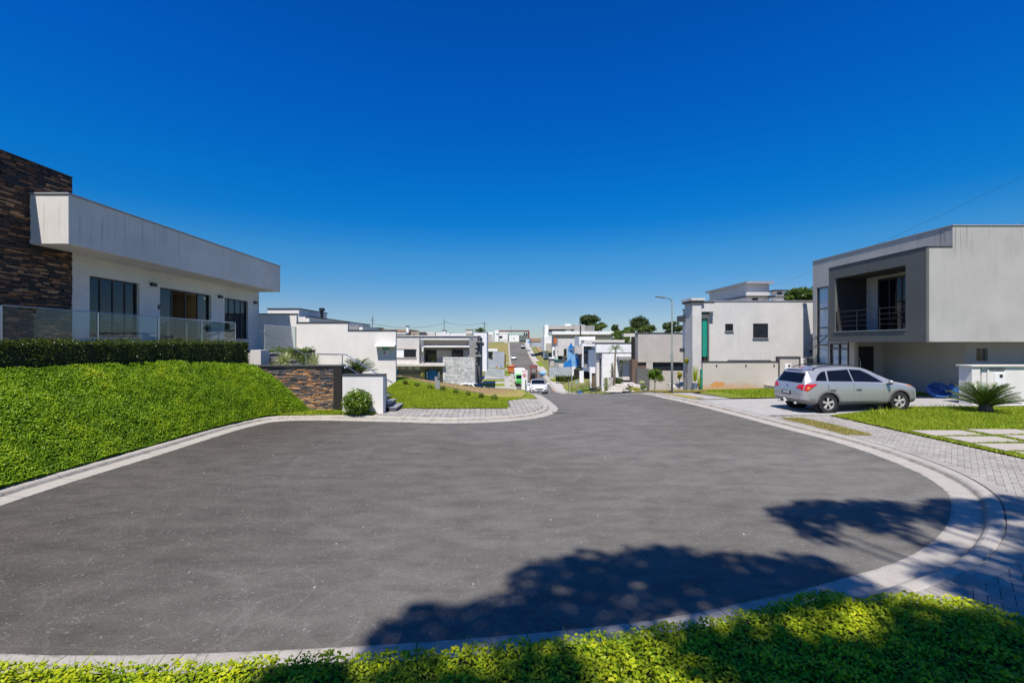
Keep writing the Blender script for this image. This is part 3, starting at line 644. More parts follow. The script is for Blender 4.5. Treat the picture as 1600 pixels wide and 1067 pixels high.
# ---- near groundcover (bottom of the frame)
gpoly = [(p.x, p.y) for p in off(KW - .17) if p.y < 4.7 and p.x < 3.2] 
gpoly.sort(key=lambda p: p[0])
gpoly = [p for p in gpoly if p[0] > -8.5] + [(3.35, 4.32), (3.9, 4.42), (4.45, 4.3), (4.75, 3.95), (5.2, 3.4), (6.4, 2.2), (6.4, .2), (-8.5, .2)]
def near_h(x, y):
    d = 0.0
    return .135 + .09 * math.exp(-((x-3.9)/1.3)**2 - ((y-3.7)/1.0)**2) + .015*math.sin(x*3.1)*math.sin(y*4)
sheet("soil", gpoly, near_h, M['soil'], .3)["kind"] = "structure"
n = 175000
X = rng.uniform(-6.2, 6.3, n); Y = 4.5 - rng.uniform(0, 1, n)**1.15 * 2.9
m = np_inside(gpoly, X, Y) & (np.abs(X) < Y * 1.2 + 2.2); X = X[m]; Y = Y[m]; n = len(X)
clump = np.sin(X*11 + np.sin(Y*9)*1.3) * np.sin(Y*10 + np.sin(X*7))
H0 = np.array([near_h(a, b) for a, b in zip(X, Y)])
hgt = rng.uniform(0, 1, n)**.6 * .085 + .022*clump
P = np.stack([X, Y, H0 + hgt + .015], 1)
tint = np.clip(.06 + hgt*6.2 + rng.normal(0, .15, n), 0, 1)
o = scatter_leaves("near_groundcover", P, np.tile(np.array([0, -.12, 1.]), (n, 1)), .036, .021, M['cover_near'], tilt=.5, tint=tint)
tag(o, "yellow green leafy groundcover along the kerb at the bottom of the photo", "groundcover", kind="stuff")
# ---- grass blades
def blades(name, P, h, mat, lab, lean=.35, w=.006, kind="stuff", cat="grass"):
    n = len(P); d = rng.normal(0, lean, (n, 2)); hh = h * rng.uniform(.5, 1.3, n)
    a = rng.uniform(0, math.pi, n); ww = w * rng.uniform(.7, 1.4, n); wx, wy = np.cos(a)*ww, np.sin(a)*ww
    B0 = P + np.stack([wx, wy, 0*wx], 1); B1 = P - np.stack([wx, wy, 0*wx], 1)
    md = P + np.stack([d[:, 0]*hh*.47, d[:, 1]*hh*.47, hh*.53], 1); T = P + np.stack([d[:, 0]*hh, d[:, 1]*hh, hh], 1)
    Q = np.stack([B0, B1, md - np.stack([wx, wy, 0*wx], 1)*.7, T], 1)
    o = np_mesh(name, Q.reshape(-1, 3), n, mat, rng.uniform(0, 1, n)); tag(o, lab, cat, kind=kind); return o
def poly_points(poly, n, hf):
    xs = [p[0] for p in poly]; ys = [p[1] for p in poly]; X = rng.uniform(min(xs), max(xs), n); Y = rng.uniform(min(ys), max(ys), n)
    m = np_inside(poly, X, Y); X = X[m]; Y = Y[m]; Z = np.array([hf(a, b) for a, b in zip(X, Y)]); return np.stack([X, Y, Z], 1)
blades("lawn_grass", poly_points([(11.6, 13.25), (11.6, 15.95), (15.5, 17.5), (21, 17.8), (21, 13.25)], 80000, lawn_h), .052, M['blade'], "short bright green grass of the lawn around the cycad in front of the right house", w=.009)
P = poly_points([(12.2, 15.6), (15.4, 17.35), (18, 17.6), (18, 16.9), (15.6, 16.7), (12.4, 15.2)], 1600, lawn_h)
blades("tall_grass", P[:1100], .20, M['blade'], "taller loose grass stalks at the lawn edge in front of the silver car", w=.008, lean=.45)
P = poly_points([(11.6, 8), (11.6, 13.25), (17, 13.25), (17, 8)], 42000, lambda x, y: lawn_h(x, y) - .01)
for a, b, c, d in SLABS: P = P[~((P[:, 0] > a) & (P[:, 0] < b) & (P[:, 1] > c) & (P[:, 1] < d))]
blades("slab_grass", P, .06, M['blade'], "low green grass growing in the joints between the stepping slabs", w=.009)
blades("lot_grass_tufts", poly_points([(11.6, 21.3), (11.6, 27), (22, 27), (22, 21.3)], 30000, dry_h), .11, M['blade'], "uneven green grass on the strip in front of the beige boundary wall", w=.014)
blades("lot_dry_tufts", poly_points([(8.9, 24.6), (9.3, 33), (12.6, 30), (11.4, 25)], 12000, lambda x, y: dry_h(x, y) + .03), .07, M['dryblade'], "brownish dry grass beside the street lamp", w=.014)
blades("verge_grass", poly_points(verge1, 9000, lambda x, y: flat(x, y) + .012), .04, M['dryblade'], "dry yellowish grass in the sidewalk verge strip by the curved kerb", w=.009)
blades("left_lawn_grass", poly_points([(-5.7, 17.9), (.27, 17.9), (.29, 20.2), (1.0, 22), (-1, 23.8), (-5.7, 26)], 70000, lawn_l), .07, M['blade'], "bright green grass of the sloping lawn beyond the left apron", w=.012)
blades("stair_lawn_grass", poly_points([(-7.9, 16.05), (-4.7, 16.35), (-4.55, 16.6), (-4.5, 17.0), (-7.9, 17.0)], 9000, lambda x, y: flat(x, y) + .02), .08, M['blade'], "strip of green grass at the foot of the stone wall and the small white wall", w=.01)
xk = rng.uniform(-5.6, 1.2, 640); yk = np.interp(xk, [-5.8, -4.3, -1.6, 1.34], [4.2, 3.95, 4.02, 4.4]) - KW - rng.uniform(-.03, .06, 640)
grp = np.round(xk * 3.3) / 3.3 + rng.normal(0, .03, 640); yk = np.interp(grp, [-5.8, -4.3, -1.6, 1.34], [4.2, 3.95, 4.02, 4.4]) - KW + .13 + rng.normal(0, .02, 640)
blades("kerb_weeds", np.stack([grp, yk, np.full(640, .10)], 1), .13, M['blade'], "thin sprouting grass weeds leaning over the near kerb", lean=.5, w=.0013)
blades("earth_tufts", poly_points(ES, 9000, lambda x, y: lawn_l(x, y) + .01), .06, M['dryblade'], "dry grass tufts on the bare earth strip of the left lawn", w=.016)
# debris specks on the asphalt
mb = MB()
for i in range(75):
    x, y = random.uniform(-7.5, 8.0), random.uniform(4.6, 15); s = random.uniform(.004, .012)
    if inside(poly, x, y): mb.box(x-s, x+s, y-s*.7, y+s*.7, .0, .008 + s*.3)
tag(mb.build("debris", M['grit']), "small pale stones and litter specks scattered on the asphalt", "debris", kind="stuff")
# far street sides (lots, paths, grass) as thin sheets that follow the hill
def ribbon(name, xa, xb, y0, y1, mat, dz, step=3):
    ys = list(np.arange(y0, y1, step)) + [y1]; mb = MB(); fa = xa if callable(xa) else (lambda y: xa); fb = xb if callable(xb) else (lambda y: xb)
    vs = []
    for y in ys: vs += [(fa(y), y, zr(y) + dz), (fb(y), y, zr(y) + dz)]
    mb.add(vs, [(2*i, 2*i+1, 2*i+3, 2*i+2) for i in range(len(ys)-1)]); return tag(mb.build(name, mat), kind="structure")
kl = lambda y: float(np.interp(y, [43, 60, 85, 109, 163, 216], [2.5, 2.7, 3.0, 3.1, 3.4, 3.9])) - KW
kr = lambda y: float(np.interp(y, [40, 43, 60, 85, 130, 163, 216], [9.1, 9.3, 9.8, 10., 10.2, 10.4, 10.9])) + KW
ribbon("sidewalk_street", lambda y: kl(y) - 1.6, lambda y: kl(y) - .01, 44, 216, M['drive'], .10)
ribbon("lots_left", -14, lambda y: kl(y) - 1.6, 48, 112, M['drive'], .09)
for i, y in enumerate([52, 56, 60.5, 65, 71, 78, 84, 92, 99]):
    ribbon("grass_strip", -4.5 if i % 2 else -5.5, kl(y) - 1.75, y, y + [1.6, 1.2, 2.2, 1.4, 2.6, 2.2, 3, 3.5, 4][i], M['lawn'], .13, 1)
    ribbon("grass_strip", kl(y) - .55, kl(y) - .08, y, y + 1.6, M['lawn'], .13, 1)
ribbon("dry_hillside", -12, lambda y: kl(y) - .1, 146, 214, M['hill_dry'], .16)
ribbon("grass_strip", lambda y: kl(y) - 2.6, lambda y: kl(y) - .1, 112, 126, M['lawn'], .14)
ribbon("grass_strip", lambda y: kl(y) - 1.8, lambda y: kl(y) - .1, 130, 143, M['lawn'], .14)
ribbon("sidewalk_street", lambda y: kr(y) + .01, lambda y: kr(y) + 1.7, 34.1, 214, M['concrete'], .10)
ribbon("lots_right", lambda y: kr(y) + 1.7, 40, 46, 112, M['concrete'], .02)
for i, (y, l) in enumerate([(44, 3), (49, 2.5), (54, 3.2), (60, 2.2), (68, 4), (76, 3), (86, 5), (98, 8), (115, 10), (135, 16), (160, 14)]):
    ribbon("grass_strip", kr(y) + (.5 if i % 2 else 1.8), kr(y) + 2.6 + i * .4, y, y + l, M['lawn'], .13, 1)
ribbon("bare_earth", 15, 34, 150, 200, M['earth'], .9)
# ================================================================ LEFT SIDE
def wall_holes(axis, c, thick, u0, u1, z0, z1, holes, mb=None):
    """wall in the plane axis=c ('x' or 'y'), thickness going to c+thick, rectangular openings (ua,ub,za,zb) with their reveals"""
    mb = mb or MB(); us = sorted({u0, u1} | {h[0] for h in holes} | {h[1] for h in holes}); zs = sorted({z0, z1} | {h[2] for h in holes} | {h[3] for h in holes})
    us = [u for u in us if u0 <= u <= u1]; zs = [z for z in zs if z0 <= z <= z1]
    solid = lambda i, j: 0 <= i < len(us)-1 and 0 <= j < len(zs)-1 and not any(h[0] < (us[i]+us[i+1])/2 < h[1] and h[2] < (zs[j]+zs[j+1])/2 < h[3] for h in holes)
    P = (lambda u, w, z: (w, u, z)) if axis == 'x' else (lambda u, w, z: (u, w, z))
    a, b = c, c + thick
    for i in range(len(us)-1):
        for j in range(len(zs)-1):
            if not solid(i, j): continue
            A, B, Z, Y = us[i], us[i+1], zs[j], zs[j+1]
            mb.add([P(A,a,Z), P(B,a,Z), P(B,a,Y), P(A,a,Y)], [(0,1,2,3)]); mb.add([P(A,b,Z), P(B,b,Z), P(B,b,Y), P(A,b,Y)], [(3,2,1,0)])
            if not solid(i-1, j): mb.add([P(A,a,Z), P(A,b,Z), P(A,b,Y), P(A,a,Y)], [(3,2,1,0)])
            if not solid(i+1, j): mb.add([P(B,a,Z), P(B,b,Z), P(B,b,Y), P(B,a,Y)], [(0,1,2,3)])
            if not solid(i, j-1): mb.add([P(A,a,Z), P(B,a,Z), P(B,b,Z), P(A,b,Z)], [(3,2,1,0)])
            if not solid(i, j+1): mb.add([P(A,a,Y), P(B,a,Y), P(B,b,Y), P(A,b,Y)], [(0,1,2,3)])
    return mb
def ledger(x0, x1, z0, z1, y, h=.05, lo=.12, hi=.45, dep=.03, axis='y', sgn=-1, mb=None, rust=.5, top=None):
    """courses of split stone strips standing out of a wall plane"""
    mb = mb or MB(); z = z0
    while z < z1 - .005:
        hh = min(h * random.uniform(.75, 1.25), z1 - z); x = x0 - random.uniform(0, .1); zone = math.sin(z*3.1)*.1
        while x < x1:
            l = random.uniform(lo, hi); a, b = max(x, x0), min(x + l, x1); d = random.uniform(.004, dep); t = min(1, max(0, random.betavariate(1.1, 1.25) + zone))
            if b - a > .01:
                if axis == 'y': mb.box(a+.002, b-.002, y, y + sgn*d, z+.002, z+hh-.002, t)
                else: mb.box(y, y + sgn*d, a+.002, b-.002, z+.002, z+hh-.002, t)
            x += l
        z += hh
    return mb
DECK = 2.25
XW, XF, XT = -13.3, -12.0, -13.06
club = thing("clubhouse", (-13.3, 16, 0), "long white building with a deep fascia and dark stone tower above the left hedge", "building")
dW = lambda x: F * -XW / (CX - x)
win = [(dW(140), dW(218), 2.88, 4.86), (dW(250), dW(330), DECK, 4.86), (dW(351), dW(388), 2.88, 4.86)]
mb = wall_holes('x', XW, -.28, 12.0, 25.0, DECK - .3, 5.6, win)
mb.box(-22, XW - .281, 24.75, 25.0, DECK - .3, 5.6); mb.box(-22, XW-.281, 12.0, 12.2, DECK-.3, 5.6)
mb.build("wall", M['club_wall'], club)
mb = MB(); mb.box(-22, XF, 12.62, 24.72, 5.43, 6.80); mb.build("fascia", M['club_white'], club, bevel=.012)
mb = MB(); mb.box(-22.02, XF + .03, 12.59, 24.75, 6.803, 6.85); mb.build("cap_flashing", M['capmetal'], club, bevel=.006)
mb = MB(); mb.box(-24, XT - .03, 6.5, 13.84, 0, 7.70); mb.build("stone_tower", M['mortar'], club)
tw = [o for o in bpy.data.objects if o.name == "stone_tower"][0]
mb = ledger(6.5, 13.845, 1.9, 7.70, XT - .03, .045, .10, .42, .05, 'x', 1); ledger(XT - .9, XT, 1.9, 7.7, 13.84, .055, .12, .5, .03, 'y', 1, mb=mb)
mb.build("stone_cladding", M['ledger_dark'], tw)
mb = MB(); mb.box(-24, XT + .02, 6.5, 13.86, 7.702, 7.73); mb.build("tower_cap", M['darkcap'], club)
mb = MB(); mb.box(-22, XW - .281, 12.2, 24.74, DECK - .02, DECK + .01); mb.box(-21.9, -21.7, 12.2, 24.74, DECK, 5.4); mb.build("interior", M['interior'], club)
mb = MB(); mb.box(-22, XW - .281, 12.2, 24.74, 5.2, 5.26); mb.build("ceiling", M['offwhite'], club)
mb = MB()
for (x, y) in [(-14.6, 14.0), (-14.6, 15.1), (-15.6, 24.4)]: mb = MB(); mb.lathe([(0.001, 0), (.28, 0), (.28, .08), (0.001, .08)], (x, y, 5.0), n=20); mb.build("ceiling_lamp", M['glow'], club)
for k, (a, b, z0, z1) in enumerate(win):
    door = k == 1; fr = MB(); x0, x1 = XW - .16, XW - .10; w = .055
    fr.box(x0, x1, a, a+w, z0, z1); fr.box(x0, x1, b-w, b, z0, z1); fr.box(x0, x1, a+w, b-w, z1-w, z1); fr.box(x0, x1, a+w, b-w, z0, z0+w)
    nd = 4
    for i in range(1, nd): y = lerp(a, b, i/nd); fr.box(x0, x1, y-w*.45, y+w*.45, z0+w, z1-w)
    f = fr.build("sliding_door" if door else "window", M['frame'], club, bevel=.004)
    for i in range(nd):
        if door and i in (1, 2): continue
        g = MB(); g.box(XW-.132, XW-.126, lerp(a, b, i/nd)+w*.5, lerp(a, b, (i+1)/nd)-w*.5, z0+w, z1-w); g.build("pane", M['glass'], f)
    s = MB(); s.box(XW - .27, XW + .03, a - .03, b + .03, z0 - .035, z0 - .001) if not door else s.box(XW-.27, XW+.02, a, b, z0-.03, z0+.012); s.build("sill", M['capmetal'], f)
for (x, y) in [(238, 445), (343, 464), (398, 473)]:
    D = dW(x); z = gz(y, D); mb = MB(); mb.box(XW, XW+.10, D-.13, D+.13, z-.06, z+.07); mb.box(XW+.10, XW+.11, D-.12, D+.12, z-.05, z+.06); mb.build("wall_lamp", M['black'], club, bevel=.006)
D = dW(248); mb = MB(); mb.box(XW, XW + .03, D - .05, D + .05, gz(480, D) - .09, gz(480, D) + .09); mb.build("door_panel", M['black'], club)
mb = MB(); mb.box(-23, -10.95, 7, 25, .0, DECK); mb.box(-14, -9.9, 19.0, 21.2, DECK - 1, DECK)
tag(mb.build("terrace", M['concrete']), kind="structure")
# glass railings on the terrace edge
def rail_glass(name, label, P, z0, h, group):
    r = thing(name, (P[0][0], P[0][1], z0), label, "glass railing", group)
    for a, b in zip(P, P[1:]):
        a, b = Vector(a), Vector(b); L = (b-a).length; n = max(1, round(L / 2.6)); t = (b-a) / L; nn = Vector((t.y, -t.x))
        for i in range(n):
            p, q = a + t*(L*i/n + .02), a + t*(L*(i+1)/n - .02); m = MB()
            c = [p - nn*.006, q - nn*.006, q + nn*.006, p + nn*.006]; m.prism([(v.x, v.y) for v in c], z0 + .08, z0 + h, 'z'); m.build("glass_panel", M['railglass'], r)
            m = MB(); m.tube([(p.x, p.y, z0+h+.012), (q.x, q.y, z0+h+.012)], .012, 6); m.build("top_rail", M['steel'], r)
    for p in P:
        m = MB(); m.box(p[0]-.018, p[0]+.018, p[1]-.018, p[1]+.018, z0, z0 + h); m.build("post", M['steel'], r)
    return r
rail_glass("glass_railing", "long clear glass railing in front of the building windows behind the left hedge", [(-11.0, 7.9), (-11.0, 10.0), (-11.0, 12.4), (-11.0, 14.6), (-11.0, 16.7), (-11.0, 18.8), (-13.0, 18.8)], DECK, 1.26, "glass railings of the terrace")
rail_glass("glass_railing", "short clear glass railing beyond the top of the stairs", [(-11.0, 21.1), (-11.0, 24.4)], DECK, 1.26, "glass railings of the terrace")
# hedge on top of the bank
def box_hedge(name, label, path, thick, zb, zt, n, size=.05, cat="hedge", parent=None, mat=None):
    h = thing(name, (path[0][0], path[0][1], zb(0) if callable(zb) else zb), label, cat)
    P = smooth_path(path, .3); Q = offset_path(P, -thick) ; m = MB(); vs = []; ins = .09
    Pi = offset_path(P, -ins); Qi = offset_path(P, -(thick-ins)); k = len(P)
    zbf = zb if callable(zb) else (lambda u: zb)
    for i in range(k):
        u = i/(k-1); vs += [(Pi[i].x, Pi[i].y, zbf(u)-.3), (Pi[i].x, Pi[i].y, zt-ins), (Qi[i].x, Qi[i].y, zt-ins), (Qi[i].x, Qi[i].y, zbf(u)-.3)]
    fs = [(4*i+j, 4*i+(j+1) % 4, 4*i+4+(j+1) % 4, 4*i+4+j) for i in range(k-1) for j in range(4)] + [(0,1,2,3), tuple(4*(k-1)+j for j in (3,2,1,0))]
    m.add(vs, fs); m.build("branches", M['soil'], h)
    L = sum((P[i+1]-P[i]).length for i in range(k-1)); ht = 1.0; per = thick + 2*ht
    pts = np.zeros((n, 3)); nr = np.zeros((n, 3))
    for q in range(n):
        s = random.random(); u = random.random() * (k-1); i = min(int(u), k-2); f = u - i; a = P[i].lerp(P[i+1], f); b = Q[i].lerp(Q[i+1], f); z0 = zbf(u/(k-1)) - .12; t = (P[i+1]-P[i]).normalized()
        H = zt - z0; w = s * (thick + 2*H + (0.6 if True else 0)); wob = .05*math.sin(u*1.9)*math.sin(u*.7+1) + .03 * math.sin(u*5 + w*9)
        o3 = Vector(((a-b).normalized().x, (a-b).normalized().y, 0))
        if w < H: p = Vector((a.x, a.y, z0 + w)); nn = o3
        elif w < H + thick: p = Vector((a.lerp(b, (w-H)/thick).x, a.lerp(b, (w-H)/thick).y, zt)); nn = Vector((0, 0, 1))
        elif w < 2*H + thick: p = Vector((b.x, b.y, z0 + w - H - thick)); nn = -o3
        else:
            e = random.random() < .5; c0, c1, tt = (P[0], Q[0], -1) if e else (P[-1], Q[-1], 1); f2 = random.random(); cc = c0.lerp(c1, f2); p = Vector((cc.x, cc.y, z0 + random.random()*H)); t2 = (P[1]-P[0]).normalized() if e else (P[-1]-P[-2]).normalized(); nn = Vector((t2.x*tt, t2.y*tt, 0))
        edge = max(0, 1 - (zt - p.z)/.12) * .04
        pts[q] = p + nn * (wob + random.uniform(-.09, .02)) ; pts[q][2] -= edge * (nn.z < .5); nr[q] = nn + Vector((0, 0, .4))
    V = leaf_quads(pts, nr, size, size*.62, .75); np_mesh("foliage", V, n, mat or M['hedge'], rng.uniform(0, 1, n), h); return h
box_hedge("hedge", "long clipped dark green hedge along the top of the left bank", [(-11.9, 5.6), (-11.2, 7.8), (-10.75, 9.8), (-10.35, 12), (-9.9, 14.5), (-9.45, 16.1), (-9.3, 16.75)], .75, lambda u: 2.02 - .2*max(0, (u-.8)/.2), 2.74, 52000, .042)
# white end block by the top of the stairs, stone wall, planter
D = 17.3
mb = MB(); mb.box(gx(391, 18.2), gx(407.5, 18.2), 18.2, 18.9, 1.3, gz(547, 18.2)); tag(mb.build("low_wall", M['offwhite'], bevel=.008), "small pale block wall beside the top steps right of the hedge end", "wall")
sw = thing("stone_wall", (-7.5, 17.1, 0), "retaining wall of rust and grey ledger stone below the planter", "stone wall")
mb = MB(); mb.box(-9.6, -5.98, 17.06, 17.3, -.1, 1.79); mb.build("core", M['mortar'], sw)
ledger(-9.6, -6.27, .0, 1.79, 17.06, .034, .07, .36, .045).build("stone_cladding", M['ledger'], sw)
mb = MB(); mb.box(-9.55, -5.93, 16.98, 17.42, 1.793, 1.85); mb.build("cap", M['darkcap'], sw, bevel=.006)
mb = MB(); mb.box(-6.265, -5.95, 16.99, 17.25, -.1, 1.79); mb.build("end_pillar", M['mortar'], sw, bevel=.006)
mb = MB(); mb.box(-9.6, -6.0, 17.3, 19.0, 0, 1.70); tag(mb.build("planter_bed", M['soil']), kind="structure")
mb = MB()
for i in range(900):
    x, y, s = random.uniform(-7.9, -6.05), random.uniform(17.4, 18.0), random.uniform(.015, .032); mb.box(x-s, x+s, y-s, y+s, 1.70, 1.72 + s*1.6 + random.random()*.05)
tag(mb.build("white_pebbles", M['pebble']), "bed of small white pebbles on top of the stone planter", "pebbles", kind="stuff")
ww = thing("low_wall", (-5.1, 16.5, 0), "small white wall with a dark cap and a round bush at its foot", "wall")
mb = MB(); mb.box(gx(535, 16.6), gx(598.5, 16.6), 16.6, 17.0, -.1, 1.49); mb.build("wall", M['white'], ww, bevel=.006)
mb = MB(); mb.box(gx(534, 16.6), gx(599.5, 16.6), 16.57, 17.05, 1.492, 1.535); mb.build("cap", M['darkcap'], ww, bevel=.004)
# stairs: two flights with a landing, running across the view
st = thing("outdoor_stairs", (-4.2, 19, 0), "dark stone stairs climbing behind the stone wall to the terrace", "stairs")
ZL = 1.28
for nm, xa, xb, za, zb, ns in (("lower_flight", -3.95, -5.9, .10, ZL, 7), ("upper_flight", -8.35, -9.9, ZL, DECK, 6)):
    m = MB(); m2 = MB()
    for i in range(ns):
        u0, u1 = i/ns, (i+1)/ns; m.box(lerp(xa, xb, u0), xb, 18.9 if nm[0] == 'u' else 17.1, 20.9 if nm[0] == 'u' else 18.3, za - .1, lerp(za, zb, u1) - .03)
        m2.box(lerp(xa, xb, u0) + .03, lerp(xa, xb, u1), 18.88 if nm[0] == 'u' else 17.08, 20.9 if nm[0] == 'u' else 18.3, lerp(za, zb, u1) - .029, lerp(za, zb, u1))
    f = m.build(nm, M['slate'], st); m2.build("tread_edge", M['capmetal'], f)
m = MB(); m.box(-8.35, -5.9, 17.43, 20.9, 0, ZL); m.build("landing", M['slate'], st)
hr = thing("handrail", (-6, 17.3, 1.3), "bent steel handrail following both flights of the outdoor stairs", "handrail")
m = MB()
top = [pt(407, 517, 19.3), pt(475, 553, 18.6), pt(540, 554, 18.0), pt(613, 598, 17.4)]
low = [pt(416, 540, 19.3), pt(475, 572, 18.6)]
m.tube(top, .024, 8); m.tube(low, .018, 8); low2 = [pt(535, 568, 18.0), pt(613, 618, 17.4)]; m.tube(low2, .018, 8); m.build("rail", M['steel'], hr)
for (x, y, D, zb) in [(414, 521, 19.3, DECK), (478, 553, 18.55, ZL), (535, 554, 18.05, ZL), (604, 592, 17.45, .1)]:
    m = MB(); X = gx(x, D); m.tube([(X, D, zb), (X, D, gz(y, D))], .022, 8); m.build("post", M['steel'], hr)
# shrubs round the stairs
def leafy(name, label, cat, c, r, n, size, mat, stem=True, tilt=.8, shell=.55, amp=.14, aspect=.6, group=None, trunk=.25):
    o = thing(name, (c[0], c[1], c[2]-r[2]), label, cat, group)
    th = rng.uniform(0, 2*math.pi, n); cz = rng.uniform(-1, 1, n); s = np.sqrt(1-cz**2); d = np.stack([s*np.cos(th), s*np.sin(th), cz], 1)
    lump = 1 + amp*np.sin(4*th + cz*3) * np.cos(5*cz + c[0]) + amp*.6*np.sin(9*th + 2*cz)
    rad = (shell + (1-shell) * rng.uniform(0, 1, n)**.5) * lump
    P = np.array(c) + d * np.array(r) * rad[:, None]
    V = leaf_quads(P, d + np.array([0, 0, .5]), size, size*aspect, tilt); np_mesh("foliage", V, n, mat, rng.uniform(0, 1, n), o)
    m = MB(); 
    for k in range(5 if stem else 0):
        a = k*1.3 + c[0]; m.tube([(c[0]+.03*math.cos(a), c[1]+.03*math.sin(a), c[2]-r[2]), (c[0]+r[0]*.35*math.cos(a), c[1]+r[1]*.35*math.sin(a), c[2]+r[2]*.3)], [max(.008, r[0]*.04), max(.004, r[0]*.02)], 5)
    if stem: m.build("stem", M['bark'], o)
    return o
leafy("round_bush", "rounded glossy green bush in front of the small white wall", "bush", pt(558.5, 628, 16.25), (.54, .45, .46), 2600, .085, M['bush'], shell=.35, amp=.1)
def spiky(name, label, cat, c, R_, h, n, mat, w=.014, group=None, droop=.5):
    o = thing(name, c, label, cat, group); m = MB()
    for i in range(n):
        a = random.uniform(0, 6.283); e = random.uniform(.15, 1.35); L = R_ * random.uniform(.7, 1.1); pts = []
        for k in range(5):
            t = k/4; r = L*t*math.cos(e) + L * .15 * t; z = h*1.15*t*math.sin(e) - droop * L * t*t*math.cos(e); pts.append(Vector((c[0] + r*math.cos(a), c[1] + r*math.sin(a), c[2] + .03 + z + .1*L*math.sin(t*3))))
        pr = Vector((-math.sin(a), math.cos(a), 0)); vs = []; 
        for k, p in enumerate(pts): ww_ = w * (1 - (k/4)**2*.9); vs += [p - pr*ww_, p + pr*ww_]
        m.add(vs, [(2*k, 2*k+1, 2*k+3, 2*k+2) for k in range(4)], random.random())
    m.build("leaves", mat, o); return o
spiky("spider_plant", "arching pale striped grass plant in the planter beside the steps", "plant", pt(444, 573, 17.8), .70, .60, 260, M['varieg'], .014, "pale striped plants in the stone planter")
spiky("spider_plant", "smaller pale striped grass plant in the middle of the stone planter", "plant", pt(492, 573, 17.8), .48, .55, 170, M['varieg'], .012, "pale striped plants in the stone planter")
box_hedge("small_hedge", "short clipped hedge behind the pale striped plants of the planter", [(gx(416, 20.2), 20.3), (gx(450, 20.2), 20.25), (gx(482, 20.2), 20.2)], .7, 1.35, gz(544, 20.3), 5200, .05, mat=M['bush'])
def cycad(name, label, c, R_, h, nf, seed=1, group=None, lw=.012):
    rr = random.Random(seed); o = thing(name, c, label, "cycad", group)
    m = MB(); m.lathe([(.001, .0), (.16, .0), (.2, .1), (.17, .28), (.1, .36), (.001, .38)], c, n=12); m.build("trunk", M['bark'], o)
    fr = MB()
    for i in range(nf):
        a = i * 2.399 + rr.uniform(-.2, .2); e = R(16) + R(62) * ((i + .5)/nf); L = R_ * rr.uniform(.85, 1.08) * (1 - .15*math.sin(e)); pts = []
        for k in range(8):
            t = k/7; r = L * t * math.cos(e * (1 - .25*t)); z = .3*h*.6 + h * 1.0 * t * math.sin(e) * (1 - .18*t*t) - .05*L*t*t*math.cos(e); pts.append(Vector((c[0]+r*math.cos(a), c[1]+r*math.sin(a), c[2]+z)))
        side = Vector((-math.sin(a), math.cos(a), 0)); tt = rr.random()
        fr.tube(pts, [.014*(1-k/8) + .003 for k in range(8)], 4, tt*.5 + .2, False)
        nl = 24
        for k in range(3, nl):
            u = k/nl*7; j = min(6, int(u)); p = pts[j].lerp(pts[j+1], u-j); ax = (pts[j+1]-pts[j]).normalized(); up = side.cross(ax).normalized(); up = up if up.z > 0 else -up
            ll = .25 * R_/1.2 * math.sin(math.pi * (0.15 + .8*k/nl)) + .04
            for sg in (-1, 1):
                d = (side*sg*.62 + ax*.75 + up*.4).normalized(); q = p + d*ll; fr.add([p - ax*lw, p + ax*lw, q], [(0, 1, 2)], min(1, max(0, tt*.5 + rr.uniform(0, .5))))
    fr.build("fronds", M['cycad'], o); return o
cycad("cycad", "dark green cycad with arching fronds in front of the boundary wall with the sign", (gx(559, 18.95), 18.95, gz(588.5, 18.9)), .95, .78, 30, 3)
mb = MB(); mb.box(-5.85, -4.98, 18.4, 19.8, .1, gz(588, 18.9)); tag(mb.build("planter_soil", M['lawn']), kind="structure")
# boundary wall behind, stepped, with the sign under its little canopy
DB = 25.0
bw = thing("boundary_wall", (-9, DB, .4), "long white stepped boundary wall behind the stairs, with a small canopy at its right end", "wall")
mb = MB()
for x0, x1, y in ((385, 463.4, 491.5), (463.4, 543.5, 504.8), (543.5, 618.5, 517)):
    mb.box(gx(x0, DB), gx(x1, DB), DB, DB + .22, -.8, gz(y, DB))
mb.build("wall", M['white'], bw, bevel=.006)
mb = MB()
for x0, x1, y in ((385, 463.4, 491.5), (463.4, 543.8, 504.8), (543.8, 619.3, 517)): mb.box(gx(x0, DB) - .01, gx(x1, DB) + .015, DB - .03, DB + .25, gz(y, DB) + .002, gz(y, DB) + .06)
mb.build("cap", M['darkcap'], bw)
mb = MB(); z = gz(541, DB); mb.prism([(DB - .02, z + .16), (DB - .42, z + .02), (DB - .42, z - .02), (DB - .02, z - .03)], gx(588, DB), gx(619, DB), 'x'); mb.build("canopy", M['whitepaint'], bw)
sg = MB(); sg.pbox(596.5, 608, 547, 556.5, DB - .03, .028); o = sg.build("sign_board", M['whitepaint']); tag(o, "small white sign board with an orange emblem on the boundary wall under its canopy", "sign")
o2 = MB(); cx_, cz_ = gx(602.5, DB), gz(551.3, DB)
for a in range(3): o2.tube([(cx_ - .05 + .1*math.sin(a*2.1 + t*3.0)*t, DB - .036, cz_ + .09 - t*.16 + .04*math.cos(a*2.1)) for t in (0, .25, .5, .75, 1)], .014, 5)
o2.tube([(cx_ - .15, DB - .036, cz_ + .07), (cx_ - .11, DB - .036, cz_ + .07)], .012, 5)
o2.build("emblem", M['orange'], o)
mb = MB(); mb.pbox(597, 608, 542.5, 546.6, DB - .05, .048); tag(mb.build("intercom_box", M['greenglass'], bevel=.01), "dark greenish intercom box right under the wall canopy", "intercom")
